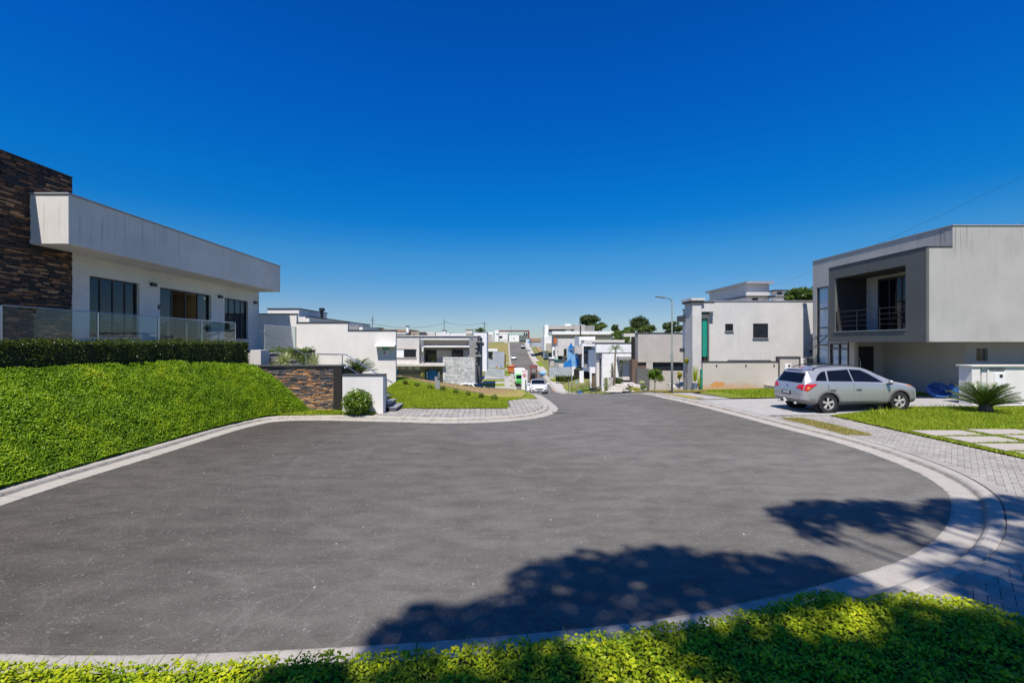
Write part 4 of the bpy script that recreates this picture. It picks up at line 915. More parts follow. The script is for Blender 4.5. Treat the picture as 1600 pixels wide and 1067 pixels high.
# white house behind the boundary wall
hs = thing("white_house", (gx(500, 32), 32, 0), "white flat roofed house with a black chimney pipe behind the boundary wall", "house")
mb = MB(); mb.pbox(418, 467, 483, 560, 31, 5); mb.build("upper_block", M['white'], hs); mb = MB(); mb.box(gx(417, 31), gx(468, 31), 30.95, 36.05, gz(483, 31)+.002, gz(481.5, 31)); mb.build("roof_cap", M['darkcap'], hs)
mb = MB(); mb.box(gx(465, 30), gx(478.5, 30), 30, 30.9, 0, gz(495, 30)); mb.box(gx(478.5, 30), gx(478.5, 30)+.2, 30, 44, 0, gz(495.5, 30)); mb.box(-16, gx(478.5, 30), 36.2, 44, 0, gz(495.2, 30)); mb.build("lower_block", M['white'], hs)
mb = MB(); mb.box(gx(478.5, 30) - .05, gx(478.5, 30)+.25, 29.95, 44.05, gz(495.2, 30)+.005, gz(494, 30)); mb.build("roof_cap", M['darkcap'], hs)
mb = MB(); mb.box(-20, gx(560, 36), 36, 41.5, 0, gz(509, 36)); mb.build("rear_block", M['midgrey'], hs)
mb = MB(); mb.pbox(561, 566.5, 511, 530, 35.9, 5); mb.build("parapet_corner", M['bright'], hs)
c = pt(503, 503, 33); mb = MB(); mb.tube([(c[0], c[1], c[2]-1.2), (c[0], c[1], gz(486, 33))], .11, 12); mb.tube([(c[0], c[1], gz(486.2, 33)), (c[0], c[1], gz(481.5, 33))], .20, 12); mb.build("chimney", M['black'], hs)
# lawn beyond: eight little round box bushes and a dark totem
for i, (x, y, s) in enumerate([(633.5, 600, 8), (651, 603, 8.4), (672, 606, 8.2), (692, 609, 8.6), (712, 613.5, 8.8), (731, 617.5, 8.8), (752, 621, 9), (772.5, 623.5, 10.5)]):
    D = 23.2 - .33*i
    for _ in range(12):                            # slide along the sight line until it stands on the lawn
        zl = lawn_l(gx(x, D), D); zz_ = gz(y + 1.5, D); D = D + (zz_ - zl) * 4 if abs(zz_ - zl) > .005 else D; D = min(max(D, 19), 27)
    r = s * D / F / 2; pl = ["nearest the boundary wall", "second from the boundary wall", "third from the boundary wall", "just right of the dark totem", "fifth from the boundary wall", "sixth from the boundary wall", "second from the paved end", "nearest the paved end, the largest"][i]
    leafy("box_bush", "small clipped round bush on the sloping lawn, " + pl, "bush", (gx(x, D), D, zl + r*.85), (r, r, r*.95), 700, .035, M['bush' if i % 3 else 'hedge'], stem=True, shell=.6, amp=.06, group="round bushes in a row on the left lawn")
D = 24.0; X = gx(684, D); z = lawn_l(X, D); tt = thing("garden_totem", (X, D, z), "narrow dark grey standing totem among the round bushes on the lawn", "sculpture")
mb = MB(); mb.prism([(X-.13, z-.1), (X+.12, z-.1), (X+.10, z+.95), (X+.02, z+.62), (X-.05, z+.66), (X-.16, z+.7)], D, D+.1, 'y'); mb.build("panel", M['midgrey'], tt); mb = MB(); mb.prism([(X-.02, z+.6), (X+.12, z+.6), (X+.11, z+.98), (X+.02, z+.93)], D-.05, D-.01, 'y'); mb.build("top_plate", M['galv'], tt)
# drain grate at the kerb tip
dg = MB(); 
for i in range(6): dg.box(1.97+i*.085, 2.02+i*.085, 17.35, 17.62, .012, .03)
tag(dg.build("drain_grate", M['galv']), "small slotted drain grate at the tip of the left kerb", "drain")
# ================================================================ RIGHT HOUSE
def window(parent, x0, x1, y0, y1, D, mull=(), trans=(), fw=.05, proud=.04, name="window", gm=None, fm=None, sill=True, axis='y', c=None):
    """framed window standing just proud of a wall; px rect at distance D, or world rect on an x plane"""
    fm = fm or M['frame']; gm = gm or M['farglass']
    if axis == 'y': u0, u1, z0, z1 = gx(x0, D), gx(x1, D), gz(y1, D), gz(y0, D); bx = lambda m, a, b, p, q, za, zb: m.box(a, b, D-p, D-q, za, zb)
    else: u0, u1, z0, z1 = x0, x1, y0, y1; bx = lambda m, a, b, p, q, za, zb: m.box(c-p, c-q, a, b, za, zb)
    f = MB(); w = fw
    bx(f, u0, u0+w, proud, -.01, z0, z1); bx(f, u1-w, u1, proud, -.01, z0, z1); bx(f, u0+w, u1-w, proud, -.01, z1-w, z1); bx(f, u0+w, u1-w, proud, -.01, z0, z0+w)
    for t in mull: u = lerp(u0, u1, t); bx(f, u-w*.4, u+w*.4, proud*.8, -.01, z0+w, z1-w)
    for t in trans: z = lerp(z0, z1, t); bx(f, u0+w, u1-w, proud*.7, -.01, z-w*.4, z+w*.4)
    o = f.build(name, fm, parent); g = MB(); bx(g, u0+w*.9, u1-w*.9, proud*.35, .002, z0+w*.9, z1-w*.9); g.build("pane", gm, o)
    if sill: s = MB(); bx(s, u0-.04, u1+.04, proud+.05, -.01, z0-.05, z0-.002); s.build("sill", M['capmetal'], o)
    return o
XM, XB, DF = 18.6, 17.5, 18.74
rh = thing("grey_house", (21, 21, .1), "large grey house with a dark framed balcony and open carport at the right edge", "house")
zs, ztop, ztb = 2.72, gz(353, DF), gz(386, DF)
D1295, D1270 = F*XB/(1295-CX), F*XM/(1270-CX)
# main upper volume: front block beyond x=1490 and the long side
zu = 2.70
sidewin = (F*XM/(1294.5-CX), F*XM/(1276-CX), .15, gz(450, F*XM/(1276-CX)))
lowwin = (F*XM/(1330-CX), F*XM/(1296-CX), .15, gz(537, 25))
rec = (DF + .95, D1295 - .45, gz(517, DF+.3) , 0)                  # balcony opening along Y
zb0, zb1 = gz(515, F*XB/(1432-CX)), gz(411, F*XB/(1432-CX))
mb = wall_holes('x', XM, .2, D1295 + .02, D1270, .0, ztop, [(F*XM/(1294.5-CX), F*XM/(1276-CX), .3, gz(450, F*XM/(1276-CX))), (24.4, F*XM/(1294.5-CX) - .1, .3, 2.66)])
mb.box(XM + .2, 32, D1270 - 1.2, D1270 - 1.0, 0, ztop)                       # back wall
mb.box(XM + .2, 32, DF + .02, D1270 - 1.0, ztop - .25, ztop - .12)       # roof slab
mb.box(XM, XM + .2, DF + .222, D1295 + .018, ztb - .02, ztop)                 # side parapet above the balcony volume
mb.build("side_wall", M['greyhouse'], rh, bevel=.01)
mb = MB(); mb.box(XM + .003, 32, DF - .0, DF + .22, zs, ztop); mb.build("front_wall", M['greyhouse'], rh, bevel=.01)
mb = MB(); mb.box(XM - .02, 32, DF - .03, DF + .27, ztop + .002, ztop + .05); mb.box(XM - .03, XM + .23, DF + .272, D1270 + .03, ztop + .002, ztop + .05); mb.build("cap_flashing", M['capmetal'], rh)
# projecting balcony volume: pale front cheek, dark framed side with the recess
mb = MB(); mb.box(XB + .12, XM + .001, DF - .002, DF + .2, zs + .002, ztb); mb.build("front_cheek", M['greyhouse'], rh, bevel=.006)
mb = wall_holes('x', XB, .12, DF - .004, D1295, zs, ztb, [(rec[0], rec[1], zb0, zb1)])
mb.box(XB + .12, XM, D1295 - .4, D1295, zs, ztb); mb.build("balcony_frame", M['charcoal'], rh, bevel=.008)
mb = MB(); mb.box(XB - .02, XM - .025, DF - .03, DF + .2, ztb + .002, ztb + .035); mb.box(XB - .02, XB + .15, DF + .202, D1295 + .02, ztb + .002, ztb + .035); mb.build("balcony_cap", M['darkcap'], rh)
mb = MB(); mb.box(XB + .12, 32, DF + .2, D1295 - .4, zs + .003, zs + .10); mb.box(XM + .2, 32, D1295 - .4, D1270 - 1.2, zs + .003, zs + .10); mb.box(XB+.12, XM+.6, DF+.2, D1295-.4, zb0 - .02, zb0); mb.box(XB + .12, XM + .2, DF + .2, D1295 - .41, ztb - .2, ztb - .03); mb.build("floor_slab", M['midgrey'], rh)
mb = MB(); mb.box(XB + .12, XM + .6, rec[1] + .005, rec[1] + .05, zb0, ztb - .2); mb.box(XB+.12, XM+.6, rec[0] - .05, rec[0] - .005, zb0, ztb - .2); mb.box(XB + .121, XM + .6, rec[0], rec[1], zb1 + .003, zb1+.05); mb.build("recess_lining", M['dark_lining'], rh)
XR = XM + .55
drD = (F*XR/(1432-CX), F*XR/(1373-CX))
mb = MB(); mb.box(XR, XR + .1, rec[0], rec[1], zb0, ztb - .2); mb.build("recess_wall", M['greyhouse'], rh)
window(rh, drD[0] - .02, drD[1], zb0 + .01, gz(437, drD[1]), 0, mull=(.36, .68), fw=.1, proud=.05, name="balcony_door", gm=M['glass'], axis='x', c=XR, sill=False)
bd = [o for o in bpy.data.objects if o.name.startswith("balcony_door")][-1]
mb = MB(); mb.box(XR - .004, XR - .001, drD[0] + .08, drD[1] - .1, zb0 + .12, gz(437, drD[1]) - .1); mb.build("unlit_room_sheet", M['blackmatt'], bd)  # black sheet stands in for the unlit room behind the glass
# balcony ledge and railing
mb = MB(); mb.box(XB - .03, XB + .12, rec[0] - .02, rec[1] + .05, zb0 + .002, zb0 + .035); mb.build("balcony_ledge", M['capmetal'], rh)
br = MB(); zr0 = zb0 + .04
for z in (.26, .50, .74, 1.0): br.tube([(XB + .05, rec[0], zr0 + z), (XB + .05, rec[1], zr0 + z)], .014 if z < 1 else .02, 6)
for i in range(4): y = lerp(rec[0]+.05, rec[1]-.05, i/3); br.tube([(XB + .05, y, zr0), (XB + .05, y, zr0 + 1.0)], .018, 6)
br.build("balcony_railing", M['black'], rh)
D = F*XR/(1352-CX); z = gz(460, D); mb = MB()
mb.tube([(XR - .02, D + .16, z + .12), (XR - .03, D, z), (XR - .02, D - .1, z + .04), (XR - .02, D - .16, z + .13)], [.01, .05, .03, .008], 6); mb.tube([(XR-.03, D, z), (XR-.02, D+.06, z-.16)], [.045, .01], 6)
tag(mb.build("wall_ornament", M['black']), "small black bird shaped ornament on the balcony wall beside the glass door", "wall ornament")
# tall glazing at the far corner with curtains behind
gy0, gy1 = F*XM/(1294.5-CX), F*XM/(1276-CX); gz1 = gz(450, gy1)
gf = MB(); w = .07
for y in (gy0 + w/2, gy1 - w/2): gf.box(XM + .02, XM + .1, y - w/2, y + w/2, .3, gz1)
for z in (.3 + w/2, 1.45, 2.55, 3.55, 4.65, gz1 - w/2): gf.box(XM + .021, XM + .1, gy0 + w, gy1 - w, z - w/2, z + w/2)
gw = gf.build("corner_window", M['frame'], rh)
m = MB(); m.box(XM + .06, XM + .066, gy0 + w, gy1 - w, .33, gz1 - w); m.build("pane", M['clearglass'], gw)
def curtain(x, y0, y1, z0, z1, par):
    m = MB(); n = int((y1-y0)/.02); vs = []
    for i in range(n+1): y = lerp(y0, y1, i/n); xx = x + .035*math.sin(y*24) + .015*math.sin(y*61); vs += [(xx, y, z0), (xx, y, z1)]
    m.add(vs, [(2*i, 2*i+1, 2*i+3, 2*i+2) for i in range(n)]); m.build("curtain", M['curtain'], par, smooth=True)
curtain(XM + .15, gy0 - .1, gy1 + .1, .3, gz1 + .1, gw)
m = MB(); z = 2.55; m.add([(XM-.02, gy0+.1, z+.5), (XM-.02, gy1-.1, z+.5), (XM - .75, gy1-.1, z-.15), (XM - .75, gy0+.1, z-.15)], [(0,1,2,3)]); 
oo = MB()
P4 = [(XM, gy0+.08, z+.55), (XM, gy1-.08, z+.55), (XM - .72, gy1-.08, z-.12), (XM - .72, gy0+.08, z-.12)]
for a, b in zip(P4, P4[1:] + P4[:1]): oo.tube([a, b], .025, 5)
oo.tube([(XM, gy0+.08, z-.3), P4[3]], .012, 5); ow = oo.build("open_sash", M['frame'], gw)
# lower glazing, entrance door, carport walls
ly0, ly1 = 24.41, gy0 - .11
gf = MB()
for y in (ly0 + w/2, (ly0+ly1)/2, ly1 - w/2): gf.box(XM + .02, XM + .1, y - w/2, y + w/2, .3, 2.66)
for z in (.3 + w/2, 2.35, 2.66 - w/2): gf.box(XM + .021, XM + .1, ly0 + w, ly1 - w, z - w/2, z + w/2)
gw = gf.build("ground_window", M['frame'], rh); m = MB(); m.box(XM + .06, XM + .066, ly0 + w, ly1 - w, .33, 2.6); m.build("pane", M['clearglass'], gw); curtain(XM + .15, ly0 - .0, ly1 + .2, .3, 2.68, gw)
XC = 20.5; DC = F*XC/(1509-CX); DD = 24.4
mb = MB(); mb.box(XM, XM+.2, D1295 - .35, ly0, .1, zs - .002)
mb.box(gx(1366, DD), XC, DD, DD + .15, .1, zs - .002); mb.box(XM + .2, gx(1335, DD), DD, DD + .15, .1, zs - .002); mb.box(gx(1335, DD), gx(1366, DD), DD, DD + .15, gz(541, DD), zs - .002); mb.build("entrance_wall", M['greige'], rh)
mb = MB(); mb.box(XC, XC + .2, DC, DD, .1, zs - .003); mb.build("carport_side_wall", M['greyhouse'], rh)
hw_ = (gx(1525.5, DC), gx(1544, DC), gz(564, DC), gz(544, DC))
mb = wall_holes('y', DC, .2, XC + .201, 32, .1, zs - .003, [hw_]); mb.build("carport_back_wall", M['greyhouse'], rh)
mb = MB(); mb.box(hw_[0], hw_[1], DC + .12, DC + .14, hw_[2], hw_[3]); o = mb.build("carport_window", M['farglass'], rh)
mb = MB(); 
for i in range(6): z = lerp(hw_[2], hw_[3], (i+.5)/6); mb.box((hw_[0]+hw_[1])/2, hw_[1]-.02, DC + .05, DC + .1, z - .012, z + .012)
mb.build("louvre", M['midgrey'], o)
mb = MB(); mb.box(gx(1335.5, DD), gx(1365.5, DD), DD + .03, DD + .1, .1, gz(541.5, DD)); d = mb.build("entrance_door", M['black'], rh, bevel=.01)
mb = MB(); X = gx(1343.5, DD); mb.tube([(X, DD - .03, .75), (X, DD - .03, 1.7)], .022, 8); mb.build("door_handle", M['steel'], d)
mb = MB(); mb.box(XM + .2, 32, D1295 + 3.3 - .2, D1295 + 3.4 - .2, .1, zs); mb.build("inner_wall", M['interior'], rh)
mb = MB(); X = gx(1330.5, DD-.6); mb.box(XM - .04, XM - .003, 23.55, 23.7, 1.75, 1.92); mb.build("doorbell", M['black'], rh)
mb = MB(); mb.box(15.6, 34, 17.9, 27, .0, .20); tag(mb.build("carport_floor", M['drive']), kind="structure")
# street-side white wall with the meter door
mw = thing("meter_wall", (21, 18.05, .1), "low white rendered wall with a meter cabinet behind the right hand cycad", "wall")
D = 18.0
mb = MB(); mb.box(gx(1518, D), gx(1531, D), D - .02, D + .5, 0, 1.74); mb.box(gx(1531, D), gx(1536, D), D + .12, D + .5, 0, 1.74); mb.box(gx(1536, D), gx(1543, D), D + .05, D + .5, 0, 1.74); mb.box(gx(1543, D), 28, D - .001, D + .5, 0, 1.74); mb.build("wall", M['white'], mw, bevel=.006)
mb = MB(); mb.box(gx(1515, D), 28, D - .08, D + .56, 1.743, 1.80); mb.build("cap", M['offwhite'], mw, bevel=.006)
mb = MB(); mb.pbox(1554, 1572, 583, 604, D - .03, .028); c = mb.build("meter_door", M['whitepaint'], mw, bevel=.004)
mb = MB(); mb.pbox(1562, 1567, 585, 590, D - .036, .005); mb.build("meter_window", M['farglass'], c)
mb = MB(); mb.pbox(1548, 1571, 575.5, 577.2, D - .05, .048); mb.build("dark_strip", M['darkcap'], mw)  # raised dark strip above the meter door
cycad("cycad", "broad dark green cycad on the lawn at the right edge of the photo", (gx(1540, 16.4), 16.4, lawn_h(17.4, 16.4)), 1.24, 1.10, 46, 5, lw=.018)
# inflatable / moulded blue pool standing against the carport wall
pl = thing("kiddie_pool", (gx(1471, 20.2), 20.35, .2), "moulded blue plastic paddling pool leaning in the carport in front of the silver car", "pool")
mb = MB(); c = Vector((gx(1470, 20.2), 20.35, .52)); Rm = Matrix.Translation(c) @ Matrix.Rotation(R(50), 4, 'X') @ Matrix.Rotation(R(12), 4, 'Z') @ Matrix.Diagonal((.84, .62, 1.3, 1)); mb.M = Rm
prof = [(.62, .0), (.66, .10), (.60, .13), (.54, .10), (.50, .02), (.40, .0), (.36, .05), (.30, .05), (.26, .0), (.001, .0)]
mb.lathe(prof, (0, 0, 0), n=8); mb.build("basin", M['pool'], pl)
mb = MB(); mb.M = Rm; mb.lathe([(.44, .012), (.47, .05), (.44, .07), (.42, .012)], (0, 0, 0), n=8); mb.build("rim_band", M['netting'], pl)
mb = MB(); mb.tube([(gx(1491, 19.95), 19.9, .2), (gx(1491, 19.95), 19.95, .7), (gx(1486, 19.95), 20.0, .88)], [.13, .15, .06], 10); tag(mb.build("folded_pool_cover", M['pool'], smooth=True), "folded pale blue plastic cover standing at the right of the blue pool", "cover")
# ---------------------------------------------------------------- house behind the beige wall
DH = 28.5
h2 = thing("grey_house", (16, DH, 0), "two storey pale grey house with roof tank block and green glass behind the beige wall", "house")
zt = gz(471, DH)
mb = MB(); mb.box(gx(1107, DH), 16, DH, DH + 1.6, -.4, zt); mb.box(16.001, 24, DH, DH + 8.5, -.4, zt); mb.build("main_block", M['palehouse'], h2, bevel=.01)
mb = MB(); mb.box(gx(1107, DH), 24, DH - .04, DH + .12, zt + .002, zt + .06); mb.build("roof_cap", M['capmetal'], h2)
mb = MB(); mb.box(gx(1096, DH-.4), gx(1116, DH-.4), DH - .4, DH + .0 - .003, gz(487, DH-.4), gz(472.5, DH-.4)); mb.build("corner_block", M['palehouse'], h2); mb = MB(); mb.box(gx(1095.5, DH-.4), gx(1116.5, DH-.4), DH - .44, DH - .005, gz(472.4, DH-.4), gz(470.5, DH-.4)); mb.build("corner_cap", M['darkcap'], h2)
mb = MB(); mb.box(gx(1082, 28), gx(1096.2, 28), 28, 29.2, -.3, gz(470, 28)); mb.build("pilaster", M['palehouse'], h2, bevel=.008)
mb = MB(); mb.box(gx(1079.5, 27.9), gx(1101, 27.9), 27.85, 29.4, gz(469.8, 28), gz(466, 28)); mb.build("pilaster_cap", M['palehouse'], h2); mb = MB(); mb.box(gx(1080, 27.9), gx(1100, 27.9), 27.9, 29.3, gz(473, 28), gz(469.9, 28)); mb.build("cap_band", M['darkcap'], h2)
mb = MB(); mb.box(gx(1096.4, 28.9), gx(1109, 28.9), 28.75, 28.98, gz(497, 28.7), gz(487.5, 28.7)); mb.box(gx(1106, 28.2), gx(1108.2, 28.2), 28.2, 28.48, gz(566, 28.2), gz(488, 28.2)); mb.box(gx(1096.4, 28.2), gx(1105.9, 28.2), 28.2, 28.48, gz(497, 28.2), gz(488, 28.2)); mb.build("dark_frame", M['charcoal'], h2)
mb = MB(); mb.box(gx(1097.5, 28.3), gx(1105.6, 28.3), 28.30, 28.36, gz(557, 28.3), gz(497.5, 28.3)); mb.build("green_glass", M['greenglass'], h2)
mb = MB(); mb.box(gx(1096.4, 29.2), gx(1108, 29.2), 29.2, 30, -.3, gz(488, 29.2)); mb.build("recess", M['charcoal'], h2)
mb = MB(); mb.box(12.02, 13.2, 29.25, 30.05, -.6, gz(485, 30)); mb.build("street_block", M['palehouse'], h2); mb = MB(); mb.box(11.97, 13.2, 29.22, 30.1, gz(485, 30) + .002, gz(483.5, 30)); mb.build("street_cap", M['darkcap'], h2)
mb = MB(); mb.box(11.74, 12.018, 29.0, 30.4, gz(503, 30.2), gz(494, 30.2)); mb.box(11.84, 12.018, 29.1, 30.2, gz(550, 30), gz(544, 30)); mb.box(11.93, 12.018, 29.2, 29.45, -.3, gz(503.2, 30.2)); mb.build("dark_canopy", M['charcoal'], h2)
s_ = MB(); s_.box(11.97, 12.018, 29.5, 30.0, gz(544, 30), gz(503.5, 30)); sh = s_.build("shutter", M['whitepaint'], h2)
for i in range(1, 6): m = MB(); z = lerp(gz(544, 30), gz(503.5, 30), i/6); m.box(11.965, 11.969, 29.5, 30.0, z - .012, z + .012); m.build("shutter_seam", M['midgrey'], sh)
window(h2, 1133, 1145, 506, 517, DH, trans=(.5,), fw=.07, name="window"); window(h2, 1176.5, 1199.5, 505.5, 528, DH, trans=(.45,), fw=.08, name="window")
mb = MB(); mb.pbox(1137, 1205, 562.6, 563.4, DH - .02, .018); mb.build("conduit", M['black'], h2); mb = MB(); c = pt(1266, 549, DH); mb.box(c[0]-.06, c[0]+.06, DH-.12, DH, c[2]-.06, c[2]+.06); mb.build("wall_lamp", M['black'], h2)
tk = MB(); tk.pbox(1134, 1160, 446, 475, 33, 3) if False else tk.box(gx(1166, 31), gx(1202, 31), 31, 36.5, zt - .1, gz(444, 31)); tb = tk.build("tank_block", M['palehouse'], h2, bevel=.01)
mb = MB(); x0, x1 = gx(1163, 31), gx(1205, 31)
mb.box(x0, x1, 30.7, 36.9, gz(444, 31) + .002, gz(440.5, 31)); mb.build("tank_roof", M['capmetal'], h2); mb = MB(); mb.box(x0 + .05, x1 - .05, 30.8, 36.8, gz(464.5, 31), gz(462.5, 31)); mb.build("tank_band", M['darkcap'], h2)
window(h2, 1175, 1184, 466, 470, 31, fw=.04, name="vent_window", sill=False)
ch = MB(); ch.box(gx(1212, 30), gx(1224.5, 30), 30, 30.55, zt - .1, gz(455, 30)); c_ = ch.build("chimney", M['palehouse'], h2, bevel=.008)
mb = MB(); mb.box(gx(1209, 30), gx(1227, 30), 29.85, 30.7, gz(454.8, 30), gz(453, 30)); mb.box(gx(1210, 30), gx(1226.5, 30), 29.9, 30.65, gz(464.5, 30), gz(462.5, 30)); mb.box(gx(1214.5, 30), gx(1221.5, 30), 29.98, 29.999, gz(460.5, 30), gz(456.5, 30)); mb.build("chimney_cap", M['darkcap'], c_)
# beige boundary wall with its gate
D = 27.0
bg_ = thing("boundary_wall", (15, D, 0), "beige boundary wall with an orange earth stain, in front of the two storey grey house", "wall")
mb = MB(); mb.box(gx(1098, D), gx(1217.5, D), D, D + .2, -.4, gz(566, D)); mb.build("wall", M['beige_wall'], bg_, bevel=.008)
mb = MB(); mb.box(gx(1097, D), gx(1218, D), D - .03, D + .23, gz(565.9, D), gz(564.4, D)); mb.build("cap", M['darkcap'], bg_)
mb = MB(); mb.pbox(1095.5, 1097.6, 577, 607, D - .1, .15); mb.build("green_corner_post", M['greenglass'], bg_)
mb = MB()
for x in (1120, 1166, 1210): mb.pbox(x-.9, x+.9, 570, 572, D - .05, .048)
mb.build("wall_spout", M['black'], bg_)
gt = thing("entry_gate", (18, D, 0), "pale grey meter wall and slatted gate between the beige wall and the right house", "gate")
mb = MB(); mb.box(gx(1218.5, D), gx(1249, D), D, D + .2, -.3, gz(559, D)); mb.build("wall", M['greige'], gt); mb = MB(); mb.pbox(1216.5, 1251, 557, 558.9, D-.05, .3); mb.pbox(1216.6, 1218.4, 559, 606, D-.05, .3); mb.pbox(1249.2, 1251, 559, 606, D-.05, .3); mb.build("frame", M['darkcap'], gt)
mb = MB()
for i in range(9): y = 560 + i*4.2; mb.pbox(1251.2, 1257.8, y, y + 2.2, D, .03)
mb.build("slat_panel", M['bright'], gt); mb = MB(); mb.pbox(1258, 1271, 557.5, 606, D - .02, .06); mb.build("dark_panel", M['charcoal'], gt)
mb = MB(); mb.pbox(1227, 1236, 568, 583, D - .03, .028); mm = mb.build("meter_box", M['whitepaint'], gt); mb = MB(); mb.pbox(1231.5, 1235, 570, 573.5, D - .035, .004); mb.build("meter_window", M['farglass'], mm)
# ---------------------------------------------------------------- next houses down the street, right side
D = 45
h3 = thing("greige_house", (gx(1030, D), D, -1.2), "pale greige house with a long dark window band and dark gate behind small trees", "house")
mb = MB(); mb.pbox(997, 1068, 521, 566, D, 1.6); mb.pbox(1010, 1020, 566, 612, D+.01, 1.5); mb.pbox(1020, 1068, 579.5, 612, D+.01, 1.5); mb.box(gx(1050, D), gx(1068, D) + 6, D + 1.61, D + 9, -2, gz(521.5, D)); mb.build("main_block", M['greige'], h3, bevel=.012)
mb = MB(); mb.pbox(996.5, 1068, 519.5, 520.9, D-.05, 1.7); mb.build("roof_cap", M['darkcap'], h3)
mb = MB(); mb.pbox(1019.8, 1069, 566.2, 579.3, D + .25, .2); wb = mb.build("window_band", M['farglass'], h3); mb = MB(); mb.pbox(1052, 1053.4, 566.3, 579.2, D+.2, .04); mb.build("mullion", M['frame'], wb)
mb = MB(); mb.pbox(975, 996.5, 521, 526, D + 1, .6); mb.build("brow_slab", M['offwhite'], h3); mb = MB(); mb.pbox(988.5, 996.8, 526.2, 562, D + 1.0, .5); mb.build("dark_recess", M['blackmatt'], h3)
mb = MB(); mb.pbox(988, 1009.8, 562, 576, D + .2, 1); mb.pbox(988, 995, 576, 604, D + .2, 1); mb.build("brown_wall", M['brown'], h3); mb = MB(); mb.pbox(995.2, 1015, 576.3, 606, D - .4, .3); mb.build("dark_gate", M['charcoal'], h3)
D = 58
h4 = thing("white_house", (gx(960, D), D, -2.3), "bright white cube house behind the palm tree", "house")
mb = MB(); mb.pbox(941, 988.3, 537, 611, D, 2.4); mb.pbox(931.5, 940.99, 537, 551, D-.0, .6); mb.box(gx(975, D), gx(1000, D), D + 2.41, D + 9, -5, gz(538, D)); mb.build("main_block", M['bright'], h4, bevel=.012)
mb = MB(); mb.pbox(931, 988.6, 535, 536.9, D - .05, 2.5); mb.pbox(931.6, 941, 551.2, 552.6, D - .03, .02); mb.pbox(941, 988.3, 550.9, 551.8, D-.03, .028); mb.build("roof_cap", M['darkcap'], h4)
mb = MB(); mb.pbox(932, 940.9, 552.8, 560, D + .6, .8); mb.pbox(932, 936.5, 560, 606, D + .6, .8); mb.build("side_wall", M['offwhite'], h4); mb = MB(); mb.pbox(936.7, 940.8, 560.1, 604, D + .8, 1); mb.build("side_glass", M['farglass'], h4)
mb = MB(); mb.pbox(967, 989, 557.5, 562.5, D - 1.2, 1.15); mb.build("canopy", M['midgrey'], h4)
fw = thing("garden_wall", (gx(965, 56), 56, -3.4), "low pale garden wall with green climbers in front of the white cube house", "wall")
mb = MB(); mb.pbox(943, 988, 589.5, 609, 56, .15); mb.build("wall", M['offwhite'], fw); mb = MB(); mb.pbox(972, 988, 594, 603, 55.7, .25); mb.build("dark_planter", M['black'], fw)
P = rng.uniform(0, 1, (900, 3)); P = np.stack([gx(961, 55.9) + P[:, 0]*.95, 55.92 - P[:, 1]*.08, gz(601, 55.9) + P[:, 2]*.8], 1); np_mesh("climber", leaf_quads(P, np.tile([0, -1., .2], (900, 1)), .08, .05), 900, M['bush'], rng.uniform(0, 1, 900), fw)
def slabs(name, label, L, D, mat):
    t = thing(name, (gx(L[0][0], D), D, gz(L[-1][3], D)), label, "steps")
    for i, (x0, x1, y0, y1) in enumerate(L): m = MB(); m.pbox(x0, x1, y0, y1, D + (len(L)-i)*.35, .9); m.build("step", mat, t, bevel=.01)
slabs("garden_steps", "floating pale steps left of the dark planter in front of the white cube house", [(962, 984, 601, 602.6), (958.5, 982, 603.6, 605.2), (954, 978, 606.2, 607.8), (950, 974, 608.8, 610.4), (947, 972, 611.2, 612.6)], 51.5, M['offwhite'])
slabs("garden_slabs", "staggered pale slabs stepping down beside the small green tree", [(974, 992, 598.4, 600), (984, 1000, 601.2, 603), (990, 1007, 604, 606), (996, 1011, 607, 609)], 43, M['offwhite'])
slabs("entry_slabs", "pale stone slabs by the yellow tree left of the two storey grey house", [(1064, 1082, 597, 600), (1050, 1076, 600.5, 603.5), (1050, 1064, 604, 606.0)], 31.5, M['offwhite'])
D = 76
h5 = thing("blue_grey_house", (gx(920, D), D, -3.2), "narrow blue grey house between the bright white cube house and the blue tarpaulin", "house")
mb = MB(); mb.pbox(919.5, 931.5, 547, 577, D, 2); mb.pbox(910.5, 919.5, 575, 580, D, 2); mb.build("blue_wall", M['bluegrey'], h5)
mb = MB(); mb.pbox(910, 931, 536.5, 541, D + .1, 2.5); mb.pbox(910, 911.7, 541, 574, D + .1, 1); mb.pbox(911.9, 931, 541, 546.9, D + 1.2, 1.2); mb.build("white_frame", M['netting'] if False else M['bright'], h5)
mb = MB(); mb.pbox(912, 924, 541.5, 545.4, D + .9, .2); mb.pbox(912.6, 919.3, 550, 564, D + .8, .2); mb.build("dark_glass", M['farglass'], h5)
mb = MB(); mb.pbox(911.9, 919.4, 546.9, 575, D + 1.1, .4); mb.build("recess", M['midgrey'], h5)
mb = MB(); mb.pbox(898, 910, 541, 552, D + .3, 1.5); mb.build("grey_wing", M['greige'], h5); mb = MB(); mb.pbox(898, 911, 577, 588, D+1, 1); mb.pbox(911.2, 921, 581, 592, D+1.2, 1); mb.build("garage_void", M['blackmatt'], h5)
mb = MB(); mb.pbox(889, 905.6, 579, 594, D - 2, .3) if False else mb.pbox(905.7, 912, 579.5, 598, D - 2, .5); mb.pbox(922, 937, 574, 583, D - 2, 1); mb.pbox(922, 924.5, 583, 606, D - 2, .4); mb.pbox(934.5, 936.5, 583, 608, D-2, .4); mb.build("porch", M['bright'], h5)
mb = MB(); mb.pbox(924.7, 934.3, 583, 606, D - 1.8, .3); mb.build("brown_gate", M['brown'], h5)
